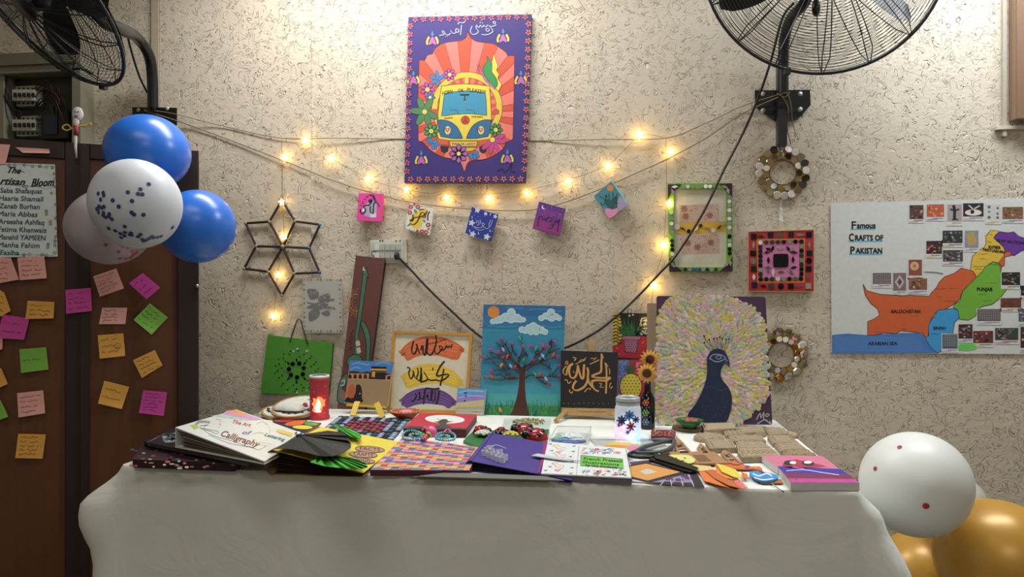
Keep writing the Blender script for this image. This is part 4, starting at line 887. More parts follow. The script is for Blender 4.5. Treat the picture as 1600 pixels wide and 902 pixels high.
A.text('The', 876, 276, 14, '#2a2010', 0).text('KHYBER', 880, 305, 23, '#1c140c', 4, width=66, bold=2.5).text('PAKHTUNKHWA', 850, 318, 22, '#1c140c', 8, width=122, bold=2).text('GILGIT BALTISTAN', 922, 268, 20, '#160a24', 6, width=152, bold=1.5).text('AZAD KASHMIR', 880, 392, 11, '#142010', 8)
for x, y, w_ in ((600, 525, 50), (672, 522, 44), (600, 568, 30), (640, 592, 60), (462, 674, 42), (262, 760, 50), (870, 494, 50), (830, 556, 40), (850, 590, 50), (830, 336, 50), (836, 362, 40), (800, 404, 60), (808, 418, 40), (876, 232, 30), (570, 770, 40), (545, 815, 24), (660, 765, 40), (410, 742, 30)): A.scribble(x, x+w_, y, 5, '#5a3a1c', 1.6)
# pasted craft photos with highlighted captions
ph = [(455, 72, 530, 148, '#5a3c38', 3), (548, 68, 642, 136, '#b8553a', 0), (660, 68, 738, 162, '#a898a0', 1), (745, 62, 856, 134, '#2a2226', 2), (870, 68, 948, 154, '#c6c6c4', 1), (958, 82, 1070, 148, '#7a5a3a', 3),
      (634, 210, 742, 278, '#2c3436', 4), (754, 210, 828, 304, '#8888a0', 5), (546, 266, 630, 336, '#3a1c2a', 3), (636, 316, 744, 378, '#4a4044', 4), (450, 368, 522, 454, '#8a4a3a', 6), (256, 440, 354, 500, '#6a5a58', 7), (366, 440, 436, 536, '#7a686c', 8), (450, 470, 550, 532, '#8a5a42', 3),
      (954, 436, 1054, 506, '#2a2022', 4), (1058, 508, 1150, 562, '#1c1a1c', 4), (948, 576, 1060, 628, '#6a382c', 9), (822, 636, 948, 700, '#5a5458', 7), (1046, 634, 1160, 704, '#3a5a80', 3), (720, 718, 796, 796, '#4a2030', 4), (800, 754, 908, 820, '#6a2a34', 3), (918, 738, 1044, 804, '#3c4038', 4), (1056, 732, 1160, 846, '#3a2a30', 3), (632, 772, 714, 850, '#4a6474', 7)]
hc = ['#c83a3a', '#3aa8d8', '#4ab84a', '#a83ab8', '#e0c83a', '#c05ac0']
SY = A.k
for i, (x0, y0, x1, y1, c, kd) in enumerate(ph):
    A.k = SY; rr = random.Random(i*3+1); wd, hg = x1-x0, y1-y0
    A.poly([(x0-4, y0-4), (x1+4, y0-5), (x1+4, y1+22), (x0-4, y1+21)], '#d0d2d0').poly([(x0, y0), (x1, y0-1), (x1, y1), (x0, y1)], c)
    if kd in (0, 3, 4, 9):
        pal = {0: ['#d8863a', '#a8342c', '#e0b050', '#c8603a'], 3: ['#c9a060', '#7a2a2a', '#3a4a3a', '#b86a50', '#281c20'], 4: ['#6a7470', '#8a5a50', '#20262a', '#9aa0a0'], 9: ['#7c4836', '#5a3024']}[kd]
        k0 = A.k
        for j in range(26): A.k = k0+.00001*j; cx, cy = x0+rr.uniform(8, wd-8), y0+rr.uniform(6, hg-6); r_ = min(rr.uniform(3, 9), cx-x0, x1-cx, cy-y0, y1-cy); A.ell((cx, cy), r_, r_*rr.uniform(.4, 1), rr.choice(pal), rr.uniform(0, 180)*0, 7)
    if kd == 1 and i == 2: A.line([((x0+x1)/2-6, y0+4), ((x0+x1)/2, y0+40), ((x0+x1)/2-2, y1-8)], 16, '#282024').line([(x0+14, y0+26), (x0+40, y0+32), (x1-14, y0+26)], 9, '#282024').line([(x0+26, y1-8), (x0+36, y1-18)], 7, '#282024').line([(x1-20, y1-8), (x1-34, y1-18)], 7, '#282024')
    if kd == 1 and i == 4: A.dots([(x0+16, y0+14, 9), (x0+16, y0+40, 6), (x0+16, y0+70, 9), (x1-16, y0+20, 7), (x1-16, y0+50, 7), (x1-16, y0+72, 8)], 8, '#5a6260')
    if kd == 2: A.ell(((x0+x1)/2, y1-22), 46, 17, '#d8d4c8').line([(x0+30, y0+10), (x0+52, y0+30), (x0+52, y1-30)], 7, '#c8c4b8').line([(x1-20, y0+12), (x0+60, y0+30)], 7, '#c8c4b8').disc((x0+50, y1-26), 11, '#1c1a1c')
    if kd == 5: A.poly([(x0+4, y0+14), (x0+52, y0+6), (x1-6, y1-24), (x0+20, y1-8)], '#b09a50')
    if kd == 6: A.disc(((x0+x1)/2-4, y0+34), 24, '#d8a878').disc(((x0+x1)/2-4, y0+34), 9, '#b86a48')
    if kd == 7: A.lines([[(x0+6, y0+8+j*9), (x1-6, y0+8+j*9)] for j in range(int(hg/10))], 2.5, '#b0a8a8', smooth=0).lines([[(x0+10+j*12, y0+4), (x0+10+j*12, y1-4)] for j in range(int(wd/13))], 1.6, '#2a2628', smooth=0)
    if kd == 8: A.poly([((x0+x1)/2, y0+8), (x1-8, (y0+y1)/2), ((x0+x1)/2, y1-8), (x0+8, (y0+y1)/2)], '#b8a8a8').poly([((x0+x1)/2, y0+28), (x1-22, (y0+y1)/2), ((x0+x1)/2, y1-28), (x0+22, (y0+y1)/2)], '#5a4a50')
    h_ = hc[i % 6]; A.line([(x0+wd*.3, y1+7), (x1-4, y1+7)], 3.5, h_, smooth=0); A.line([(x0+2, y1+14), (x0+wd*.6, y1+14)], 3, hc[(i+2) % 6], smooth=0); A.scribble(x0+wd*.35, x1-8, y1+8, 4, '#20242c', 1.5)
A.poly(sm([(722, 826), (800, 822), (820, 840), (800, 856), (722, 856)], 2, True), '#5ad848').scribble(728, 800, 834, 5, '#2a5a2a', 1.5).scribble(728, 790, 846, 5, '#2a5a2a', 1.5)
A.line([(534, 434), (590, 436), (636, 444)], 4, '#3a4a6a').scribble(1150, 1290, 480, 6, '#2a2a2a', 2)
fin()
# ================================================================ LEANING PAINTINGS AT THE BACK OF THE TABLE
# tall instrument panel
pl = lean(548, 640, TZ, 3.5); pl = Pl(pl.p+V((0, 0, .0)), pl.n)
mb = MB(); mb.slab(pl, [(556, 399.5), (601.5, 404), (570, 641), (527, 640)], .020, M('#6a3a34', 1.0, bump=.3), M('#2a1a16'))
A = Art(mb, pl, (525, 395, .28814), 1.0)
for r_ in (52, 42, 24): A.line([(110+r_*math.cos(q*.4), 270+r_*1.2*math.sin(q*.4)) for q in range(3, 13)], 3, '#a8763a')
for q in range(3, 13): A.disc((110+36*math.cos(q*.4), 270+44*math.sin(q*.4)), 5, '#a8763a', 6).disc((110+60*math.cos(q*.4), 270+74*math.sin(q*.4)), 4, '#a8763a', 6)
A.poly([(150, 96), (172, 98), (140, 330), (120, 450), (136, 560), (100, 560), (104, 440), (122, 320)], '#3f7a5a', out='#1a1812', ow=3).poly([(162, 78), (178, 140), (160, 118), (142, 116)], '#3f7a5a', out='#1a1812', ow=3)
A.poly(sm([(134, 385), (146, 372), (172, 410), (186, 460), (186, 520), (180, 590), (162, 590), (164, 500), (154, 440)], 3, True), '#3f7a5a', out='#1a1812', ow=4)
A.poly(sm([(100, 552), (128, 560), (146, 585), (136, 620), (90, 630), (60, 605), (66, 570)], 3, True), '#3f7a5a', out='#1a1812', ow=4)
A.poly([(104, 482), (126, 474), (134, 502), (110, 510)], '#c8c0a0', out=K).poly([(108, 520), (130, 510), (138, 540), (116, 550)], '#c8c0a0', out=K)
A.line([(152, 76), (146, 92), (156, 98), (150, 84)], 5, '#c8c0a8')
A.lines([[(98, 420), (80, 440), (90, 455), (72, 462)], [(92, 470), (70, 480), (88, 492), (72, 500)], [(92, 510), (74, 518), (84, 530)]], 3, '#1a1412')
A.poly(sm([(60, 655), (30, 680), (12, 730), (6, 790), (20, 815), (56, 822), (50, 790), (28, 760), (40, 730), (56, 700), (62, 680)], 3, True), '#4f7a6a', out='#1a1812', ow=4).poly(sm([(24, 740), (20, 780), (46, 800), (52, 760)], 3, True), '#9a6a58')
A.line([(24, 720), (44, 716), (46, 690), (30, 700)], 5, '#d8d4c8')
pn = mb.build('instrument_panel', label='tall narrow brown panel painted with a green string instrument', cat='painting')
m = MB(); m.tube([pl.hit(583, 401)+V((0, 0, .012))+V((math.cos(q)*.008, .006, math.sin(q)*.010)) for q in [i*.628 for i in range(10)]], .0018, M('#3a2a22', metal=.5), 5, True); m.build('hanging_loop', pn)
# courtyard painting on yellow easel
pl = lean(571, 645, TZ+.006, 7)
t = thing('mini_easel', 'yellow mini easel holding the courtyard painting', 'easel', PZ(576, 652))
YW = M('#d8b81c', 1.05, .4)
for a, b_ in (((560, 632), (551, 650)), ((590, 634), (598, 653))):
    m = MB(); z0 = PZ(*b_, TZ+.006); z1 = lean(b_[0], b_[1], TZ, 35).hit(*a); m.bar(z0, z0+V((z1.x-z0.x, .05, z1.z-z0.z+.01)), .020, .006, (0, -1, .5), YW); m.build('leg', t)
m = MB(); q = lean(571, 645, TZ+.006, 7); m.slab(Pl(q.p+V((0, -.004, 0)), q.n), [(541, 631), (603, 635), (603, 638.5), (541, 634.5)], .008, YW); m.build('shelf', t)
m = MB(); m.bar(PZ(576, 645, TZ)+V((0, .035, .006)), pl.hit(578, 575)+V((0, .022, 0)), .016, .006, (0, -1, 0), YW); m.build('back_leg', t)
mb = MB(); mb.slab(pl, [(547, 563.5), (615, 566), (605, 635.5), (538, 630.5)], .014, M('#a58a62', 1.1), M('#c9b898'))
A = Art(mb, pl, (540, 555, .1108), 1.15)
A.poly([(68, 74), (672, 98), (650, 265), (45, 245)], '#3a80c8').lines([[(90, 130), (180, 110), (300, 140), (330, 125)], [(420, 130), (520, 100), (640, 130)], [(70, 200), (150, 170), (210, 190)]], 18, '#6aa4d8')
A.poly([(45, 245), (60, 232), (110, 226), (180, 232), (205, 248), (240, 246), (290, 230), (350, 240), (360, 250), (640, 262), (635, 345), (30, 332)], '#38180e')
A.poly([(40, 258), (330, 262), (325, 334), (32, 330)], '#c98a3a')
for x in (62, 134, 206, 278): A.poly(sm([(x-22, 330), (x-22, 290), (x, 266), (x+22, 290), (x+22, 330)], 2), '#20100c')
A.poly([(560, 290), (640, 268), (634, 350), (556, 348)], '#c98a3a').poly([(588, 300), (632, 292), (628, 346), (584, 344)], '#20100c')
A.poly([(362, 158), (580, 165), (560, 346), (360, 338)], '#15141a').poly([(352, 192), (578, 196), (574, 222), (350, 216)], '#d8a22a').poly([(374, 232), (420, 234), (408, 322), (384, 300), (366, 318)], '#d8a22a').line([(424, 236), (570, 240)], 5, '#b88a2a')
A.line([(24, 336), (300, 346), (630, 356)], 7, '#d0bfa0')
A.poly(sm([(150, 430), (185, 416), (215, 440), (232, 520), (228, 600), (230, 668), (0, 664), (8, 610), (40, 590), (130, 560)], 3, True), '#15151c').poly(sm([(95, 412), (128, 440), (134, 520), (110, 600), (60, 606), (26, 570), (34, 490), (58, 430)], 3, True), '#c05a20').disc((200, 545), 9, '#c8c8d0')
mb.build('courtyard_painting', label='small painting of a black cube building above a pale courtyard, on a yellow easel', cat='painting')
# gold framed calligraphy
pl = lean(668, 646, TZ+.001, 5); t = thing('framed_calligraphy', 'gold-framed white sheet with orange, yellow and purple brushed arcs of calligraphy', 'picture frame', PZ(668, 646))
GD = M('#c8921e', 1.1, .4, var=.15); cz = (600, 510, .1552)
pb = Pl(pl.p-pl.n*.006, pl.n)
m = MB(); m.slab(pb, [(614.5, 518), (737, 522), (728, 644), (606.5, 641)], .004, M('#cbc8ae', 1.25)); A = Art(m, pb, cz, 1.15, step=1e-5)
def arc(top, bot, col, lig, seed):
    rr = random.Random(seed); A.poly(sm(top, 4)+sm(bot, 4), col)
    k0 = A.up().k
    T, B_ = sm(top, 6), sm(bot[::-1], 6); n_ = min(len(T), len(B_))
    for i in range(1, 10): A.k = k0; f = i/10+rr.uniform(-.03, .03); A.line([T[j]*(1-f)+B_[j]*f for j in range(1+rr.randint(0, 3), n_-1-rr.randint(0, 4), 3)], rr.uniform(3, 9), lig[i % 2])
    for e in (0, n_-1):  # ragged brush ends
        for i in range(8): A.k = k0; f = i/7; p = T[e]*(1-f)+B_[e]*f; d = -1 if e == 0 else 1; A.line([p-V((d*30, 0)), p+V((d*rr.uniform(2, 22), rr.uniform(2, 16)))], 9, col)
arc([(165, 245), (230, 175), (320, 125), (420, 100), (540, 104), (640, 126), (720, 160), (800, 215)], [(790, 250), (750, 330), (690, 335), (560, 300), (420, 290), (320, 310), (235, 345), (200, 290)], '#d8662a', ('#e08a4a', '#d05a2a'), 1)
arc([(185, 490), (260, 440), (340, 395), (440, 380), (540, 385), (640, 420), (720, 470), (775, 530)], [(780, 590), (745, 618), (660, 600), (560, 575), (440, 578), (330, 600), (230, 625), (215, 570)], '#e0bc10', ('#e6cc30', '#d6b010'), 2)
arc([(170, 735), (230, 680), (310, 640), (400, 622), (500, 624), (590, 650), (660, 690), (715, 745)], [(700, 790), (650, 828), (600, 800), (500, 785), (400, 780), (310, 795), (230, 822), (190, 790)], '#6a4490', ('#7a55a0', '#5c3884'), 3)
I_ = '#201414'
for P, w_ in (([(300, 150), (285, 195), (280, 250), (295, 280), (320, 260), (335, 200), (325, 180), (350, 250), (360, 280)], 15), ([(370, 240), (390, 190), (395, 270), (415, 285), (430, 150), (440, 130), (435, 220), (425, 280)], 16), ([(440, 180), (520, 165), (625, 130)], 7), ([(520, 90), (528, 150), (505, 240), (470, 290), (440, 275), (430, 240)], 15),
             ([(505, 210), (520, 270), (545, 275), (590, 215), (555, 200), (575, 240), (610, 230), (630, 195), (640, 215), (660, 200), (675, 215), (685, 180)], 13), ([(620, 160), (628, 168)], 9), ([(650, 155), (657, 162)], 9), ([(608, 262), (614, 268)], 9), ([(455, 245), (462, 252)], 9),
             ([(232, 415), (262, 425), (250, 470), (262, 520), (280, 525), (300, 470), (290, 450), (310, 510), (330, 535)], 14), ([(335, 420), (345, 470), (330, 520), (360, 550), (375, 440), (370, 420), (380, 510), (370, 570)], 14), ([(400, 460), (440, 530), (400, 555), (370, 560)], 15), ([(440, 535), (480, 545), (520, 540), (560, 550), (600, 540), (655, 490), (590, 488), (560, 500), (520, 490)], 14), ([(610, 352), (570, 400), (540, 460), (530, 500), (560, 500)], 15), ([(602, 430), (590, 500), (570, 580), (566, 600)], 15), ([(490, 415), (494, 445)], 11),
             ([(268, 745), (290, 760), (320, 720), (325, 690), (310, 680)], 15), ([(340, 745), (360, 730), (355, 660), (365, 720), (400, 725), (410, 640)], 15), ([(398, 788), (415, 640), (440, 625), (500, 632), (560, 625)], 14), ([(425, 720), (440, 680), (445, 740), (470, 740), (475, 660), (490, 650), (480, 745), (510, 745), (515, 650)], 12), ([(525, 785), (545, 730), (555, 650)], 17), ([(325, 765), (332, 770)], 9)):
    A.line(P, w_*1.25, I_, nib=50)
m.build('sheet', t)
for q in ([(613.6, 516.5), (738, 520.7), (734, 525), (617, 520.5)], [(613.6, 516.5), (617.5, 520.5), (609.5, 640), (605, 645)], [(733.5, 524), (738, 520.7), (730, 648), (725.5, 643)], [(608.5, 639), (726, 642.5), (730, 648), (605, 645)]):
    m = MB(); m.slab(pl, q, .014, GD); m.build('frame', t)
# small sky canvas
pl = lean(733, 650, TZ, 10); mb = MB(); mb.slab(pl, [(716, 606.5), (759.5, 608.5), (755, 652), (711.5, 649)], .012, M('#8a9ac8', 1.1), M('#d8d4c8'))
A = Art(mb, pl, (600, 460, .2439), 1.15, step=1e-5)
A.poly([(474, 602), (650, 608), (646, 640), (468, 650)], '#3aa0d8').poly([(468, 650), (646, 634), (640, 680), (464, 696)], '#8a7ac8').poly([(464, 696), (640, 676), (638, 720), (460, 724)], '#c9b84a').poly([(460, 722), (638, 716), (636, 785), (458, 770)], '#a8a08c')
A.lines([[(480, 630), (540, 618), (640, 622)], [(478, 664), (550, 650), (640, 655)], [(470, 712), (560, 700), (636, 700)]], 7, '#b0a8d8').lines([[(470, 740), (560, 746), (632, 742)], [(470, 758), (540, 760), (630, 766)]], 5, '#c8c0a8')
A.poly([(524, 626), (536, 634), (518, 638), (512, 632)], '#181c28').poly([(522, 646), (534, 654), (516, 658)], '#181c28').poly([(516, 676), (526, 684), (508, 692)], '#181c28').line([(560, 752), (600, 754)], 2, '#303040')
mb.build('sky_canvas', label='small canvas of a blue and lilac sky with birds over sand', cat='painting')
# tree painting
pl = lean(815, 650, TZ, 4.5); mb = MB(); mb.slab(pl, [(755.5, 476), (883.5, 478.5), (877, 654), (749, 650.5)], .018, M('#1c88ac', 1.1), M('#d2d0c8'))
cz = (750, 475, .19943); A = Art(mb, pl, cz, 1.1, step=1e-5)
for i, (y0, y1, c) in enumerate(((5, 90, '#1a66a0'), (90, 190, '#1a74a4'), (560, 700, '#2a98b0'), (700, 790, '#3aa8a8'))):
    A.poly([(30-y0*.034, y0), (668-y0*.03, y0+12), (668-y1*.03, y1+12), (30-y1*.034, y1)], c)
A.lines([[(60, 170), (180, 180), (300, 172)], [(380, 50), (480, 40), (640, 60)], [(480, 170), (560, 186), (640, 176)], [(60, 220), (200, 216), (300, 240)], [(60, 320), (150, 330)], [(200, 30), (340, 36)]], 7, '#2f90b4')
A.disc((106, 64), 46, '#d8821c', 24)
def cloud(L_):
    k0 = A.up().k
    for c in L_: A.k = k0; A.disc(c[:2], c[2], '#a9cdd6', 16, out='#d2e6ea', ow=4)
    k0 = A.up().k
    for c in L_: A.k = k0; A.disc(c[:2], c[2]*.7, '#a9cdd6', 12)
cloud([(100, 138, 20), (130, 132, 24), (160, 122, 30), (200, 105, 34), (245, 68, 32), (245, 110, 40), (290, 112, 32), (315, 122, 24), (340, 124, 18)])
cloud([(480, 112, 22), (515, 95, 26), (556, 68, 30), (560, 105, 32), (596, 100, 24), (620, 112, 20)])
cloud([(328, 202, 24), (358, 208, 26), (384, 190, 28), (418, 180, 34), (450, 196, 30), (480, 206, 28), (510, 220, 22), (400, 222, 22), (440, 225, 20)])
A.poly([(14, 800), (664, 806), (658, 893), (6, 876)], '#1f7a44')
k0 = A.up().k
for i in range(230):
    A.k = k0; x = R.uniform(16, 655); y = 800+R.uniform(0, 85); A.line([(x, y), (x+R.uniform(-6, 6), y-R.uniform(24, 62))], 4, R.choice(('#2a9a50', '#1c6a3a', '#3ab058', '#2f8a4a')), smooth=0)
BR = '#4a2412'
A.poly(sm([(234, 878), (268, 800), (295, 700), (308, 600), (304, 530), (296, 470)], 3)+[V((330, 500)), V((360, 480))]+sm([(352, 530), (352, 600), (356, 700), (368, 790), (390, 880)], 3), BR)
tp = mb.build('tree_painting', label='blue painting of a brown tree full of tiny coloured birds under three clouds', cat='painting')
branches = [[(310, 480), (240, 436), (180, 420), (80, 430), (30, 435)], [(300, 500), (240, 430), (130, 395), (80, 375)], [(300, 540), (260, 505), (190, 520), (100, 520)], [(305, 585), (250, 572), (150, 600), (60, 580)], [(300, 575), (230, 590), (170, 560), (120, 560)], [(230, 510), (190, 450), (160, 415)], [(300, 460), (320, 400), (345, 340)],
            [(250, 400), (210, 340), (185, 290)], [(260, 380), (252, 330), (250, 310)], [(190, 330), (150, 320), (125, 300)], [(290, 470), (200, 380), (140, 378)], [(340, 490), (400, 460), (440, 400), (460, 370), (400, 335)], [(440, 400), (500, 350), (490, 325)], [(470, 460), (530, 390), (560, 330), (545, 295)], [(350, 520), (420, 480), (520, 440), (620, 415)], [(350, 480), (480, 466), (560, 515)], [(440, 380), (470, 420), (430, 450)],
            [(350, 580), (400, 555), (470, 575), (560, 560), (620, 480)], [(540, 560), (620, 575)], [(440, 570), (500, 620), (550, 630)], [(540, 380), (580, 362), (628, 350)], [(300, 420), (350, 395), (380, 410)], [(240, 545), (200, 555)], [(560, 300), (590, 305)], [(200, 500), (130, 480), (95, 450)]]
m = MB(); A2 = Art(m, pl, cz, 1)
for bch in branches:
    P = sm(bch, 5); m.tube([Art.P(A2, p)+pl.n*.0035 for p in P], [.0030-.0017*i/len(P) for i in range(len(P))], M(BR), 5)
    for i in range(2, len(P)-1, 2):
        q = P[i]; s_ = 1 if i % 4 else -1; m.tube([A2.P(q)+pl.n*.0035, A2.P(q+V((6, 10*s_)))+pl.n*.004], .0009, M(BR), 4)
m.build('branches', tp)
for x, y in ((168, 276), (248, 316), (82, 364), (28, 424), (90, 530), (40, 577), (398, 336), (585, 304), (418, 440), (338, 336), (148, 378), (524, 336), (612, 418), (624, 486), (622, 574), (545, 630), (180, 420)):
    m = MB(); c = A2.P((x, y))+pl.n*.004
    for i in range(5): q = 2*math.pi*i/5+x; m.ball(c+V((math.cos(q)*.0038, 0, math.sin(q)*.0038)), (.0032, .002, .0032), M('#c9308a'), 6, 4)
    m.ball(c+pl.n*.001, .0013, M('#8a1a5a'), 6, 4); m.build('blossom', tp)
for i, (x, y, c) in enumerate(((315, 276, '#2fae4a'), (198, 298, '#1f7a80'), (184, 362, '#a8a8e0'), (214, 415, '#d83a2a'), (72, 416, '#1f7a80'), (168, 486, '#e08a2a'), (243, 490, '#8ab0e8'), (275, 500, '#b83222'), (94, 574, '#d8402a'), (340, 446, '#1f9a50'), (280, 388, '#203a7a'), (438, 354, '#2fa060'), (494, 332, '#c8342a'),
                             (470, 432, '#2a88a8'), (495, 412, '#a0b8e8'), (575, 404, '#d8462a'), (435, 558, '#2fa04a'), (472, 556, '#c8302a'), (520, 592, '#b8a8d8'), (536, 488, '#2a4a6a'), (360, 392, '#20243a'), (552, 300, '#4a1c4a'), (160, 832, '#e0962a'), (428, 850, '#1f6a90'))):
    m = MB(); c0 = A2.P((x, y))+pl.n*.005; sc = .0074
    rt = Matrix.Rotation(.5*(1 if i % 2 else -1), 3, 'Y'); m.ball(c0, (sc*.7, .004, sc), M(c, 1.1, .4), 8, 6, rt); m.ball(c0+rt@V((0, 0, sc*.95)), sc*.5, M(c, 1.1, .4), 8, 5); m.tube([c0+rt@V((0, 0, -sc*.6)), c0+rt@V((.002, 0, -sc*1.6))], .0012, M(c, 1.1, .4), 5)
    if i == 0: m.ball(c0+V((.006, 0, .003)), (.0015, .002, .006), M('#20243a'), 6, 5)
    m.build('bird', tp)
# black calligraphy canvas on wooden easel
EW = wood('easel_pine', '#9a7a4a', '#c8a46c', 90, 12, .5)
pl = lean(920, 645, TZ+.022, 9); t = thing('table_easel', 'pale wooden table easel holding the black calligraphy canvas', 'easel', PZ(918, 652))
m = MB(); q = Pl(pl.p-V((0, .012, 0)), pl.n); m.slab(q, [(878, 637.5), (963, 639), (963, 651), (876, 649)], .022, EW); A = Art(m, q, g=1); A.text('~~~~~~', 905, 646, 10, '#8a4a2a', 1, width=42); m.build('shelf', t)
for a, b_ in (((884, 642), (868, 661)), ((958, 645), (969, 662))):
    m = MB(); z0 = PZ(*b_, TZ+.002); m.bar(z0+V((0, 0, .006)), q.hit(*a)-q.n*.004, .012, .012, (0, -1, 0), EW); m.build('leg', t)
m = MB(); q2 = Pl(pl.p-pl.n*.022, pl.n); m.slab(q2, [(920, 531), (928, 531), (927, 650), (919, 650)], .010, EW); m.build('mast', t)
m = MB(); m.bar(PZ(923, 648, TZ+.003)+V((0, .14, 0)), q2.hit(924, 560)-q2.n*.014, .012, .008, (0, -1, 0), EW); m.build('back_leg', t)
mb = MB(); mb.slab(pl, [(876.4, 547.8), (966, 551), (963, 638.5), (875.8, 636)], .016, M('#141418', 1, .45), M('#17171c')); A = Art(mb, pl, (870, 535, .12755), 1.1, step=1e-5); GO = '#c98f3a'
for P, w_ in (([(540, 140), (552, 160), (545, 260), (540, 360), (480, 390), (425, 415)], 24), ([(425, 420), (480, 432), (560, 438), (660, 432)], 24), ([(660, 432), (600, 470), (500, 465), (440, 475), (430, 500), (440, 540), (470, 585), (515, 600)], 26), ([(590, 250), (605, 300), (610, 400), (606, 540), (600, 630)], 20), ([(552, 150), (575, 195)], 10), ([(600, 255), (630, 300)], 12),
             ([(372, 310), (385, 360), (380, 440), (410, 520), (470, 580), (510, 600)], 26), ([(380, 440), (370, 490), (330, 550), (250, 590), (200, 570), (205, 520), (240, 470)], 24), ([(335, 270), (330, 340), (325, 430), (300, 440), (270, 340), (255, 280)], 26), ([(260, 290), (240, 400), (200, 440), (165, 420), (150, 350), (165, 290), (200, 260)], 24), ([(190, 265), (150, 290), (125, 350), (120, 400)], 20), ([(120, 410), (80, 380), (85, 330), (120, 290)], 14), ([(118, 230), (108, 262), (130, 268), (135, 240), (120, 228)], 10),
             ([(195, 185), (235, 195), (215, 225)], 14), ([(230, 268), (290, 240), (350, 215)], 10), ([(275, 235), (300, 215), (340, 210), (355, 185), (345, 200)], 9), ([(415, 200), (440, 195), (465, 200), (490, 185), (450, 220)], 9), ([(405, 270), (470, 240), (520, 215)], 12), ([(640, 320), (650, 350), (645, 395)], 11), ([(665, 495), (645, 540), (665, 565), (680, 540)], 11), ([(515, 505), (550, 505), (530, 550), (580, 550)], 9),
             ([(95, 465), (125, 462), (140, 505), (175, 480)], 12), ([(155, 580), (160, 610), (180, 625), (195, 600)], 12), ([(340, 610), (375, 570), (410, 565), (405, 585)], 11), ([(200, 350), (205, 375), (225, 365)], 6)):
    A.line(P, w_*1.15, GO, nib=35)
A.dots([(80+i*62+R.uniform(-8, 8), 750+R.uniform(-6, 8)) for i in range(10)], 7, '#8a7440')
mb.build('calligraphy_canvas', label='square black canvas with large gold calligraphy, standing on a wooden easel', cat='painting')
# plant painting and pineapple painting
pl = wallpl(-.02); mb = MB(); mb.slab(pl, [(957, 489), (1012, 490), (1011, 561), (957.5, 558.5)], .015, M('#c01a28', 1.0), M('#1c1418')); A = Art(mb, pl, (860, 470, .2439), 1.1, step=1e-5)
A.poly([(398, 79), (440, 79), (468, 150), (470, 230), (430, 280), (398, 290)], '#d8bc1c').poly([(440, 79), (625, 82), (622, 230), (560, 228), (470, 200), (450, 120)], '#1a161a')
A.lines([[(400, 100+i*21), (425, 92+i*21), (440, 108+i*21), (462, 100+i*21)] for i in range(9)], 7, '#1c1812')
k0 = A.k
for i in range(34): A.k = k0; x, y = R.uniform(460, 615), R.uniform(88, 215); x = x if x > 575 or y < 110 else 575+(x-460)*.34; A.ell((x, y), R.uniform(6, 11), R.uniform(4, 8), '#d0ccc8', R.uniform(0, 90), 6)
for x, y, l_ in ((480, 110, 0), (500, 95, 0), (520, 110, 0), (470, 140, 0), (545, 120, 0), (560, 145, 0), (535, 100, 0), (458, 170, 0), (572, 170, 0), (510, 140, 0), (490, 150, 0)):
    A.poly([(512+(x-512)*.35-12, 235), (x+(x-512)*.25-3, y+30), (x+(x-512)*.4, y), (512+(x-512)*.6+10, 190), (512+(x-512)*.35+12, 235)], '#1f6a34' if (x+y) % 3 else '#2f8a40', out='#0d2414', ow=2)
A.poly([(462, 225), (575, 228), (572, 250), (560, 252), (552, 335), (482, 330), (470, 250), (460, 248)], '#b06a8a', out='#2a1420', ow=4).line([(466, 250), (566, 252)], 5, '#5a2a44')
A.dots([(480+i*17+(j % 2)*8, 264+j*15) for i in range(5) for j in range(5) if 474 < 480+i*17+(j % 2)*8 < 562], 4.5, '#4a1c38', 6)
A.lines([[(420, 300), (435, 310)], [(600, 260), (585, 275)], [(600, 320), (590, 335)], [(430, 345), (445, 340)]], 3, '#e8b8b8')
po = mb.build('plant_painting', label='small painting of a potted plant on red with animal-print corners', cat='painting')
m = MB(); m.tube([pl.hit(984, 487)+V((math.cos(q)*.008, 0, .002+math.sin(q)*.008)) for q in [i*.628 for i in range(10)]], .002, M('#8a8a80', metal=.8, rough=.3), 5, True); m.build('hanging_loop', po)
pl = lean(985, 650, TZ, 5); mb = MB(); mb.slab(pl, [(966, 562), (1016, 563), (1013, 652), (964, 650)], .016, M('#c0203a', 1.0), M('#1c1418')); A = Art(mb, pl, (860, 470, .2439), 1.1, step=1e-5)
A.poly([(436, 380), (510, 380), (490, 460), (450, 520), (438, 620), (434, 620)], '#4a6aa8').dots([(440+R.uniform(0, 55), 385+R.uniform(0, 110)) for _ in range(50)], 3, '#a8bcd8', 5)
A.dots([(560+R.uniform(-10, 40), 390+R.uniform(0, 120)) for _ in range(26)], 6, '#e88a9a', 6)
A.poly([(434, 600), (450, 600), (470, 640), (434, 660)], '#d8d0c8').dots([(440, 612), (450, 630), (442, 645)], 4, '#1c1418')
for x, y in ((480, 395), (510, 378), (540, 395), (470, 420), (550, 418), (495, 405), (525, 400), (480, 440), (542, 440)): A.poly([(505, 478), (x, y), (520, 478)], '#1f6a3a', out='#0d2a18', ow=2)
A.ell((515, 552), 70, 84, '#e0c81c', n=26, out='#3a2a0c', ow=4)
A.dots([(515+dx*22+(dy % 2)*11, 552+dy*20) for dx in range(-3, 4) for dy in range(-3, 4) if (dx*22+(dy % 2)*11)**2/60**2+(dy*20)**2/74**2 < 1], 4.5, '#3a2a0c', 6)
mb.build('pineapple_painting', label='small painting of a yellow pineapple on red and blue, behind the lit jar', cat='painting')
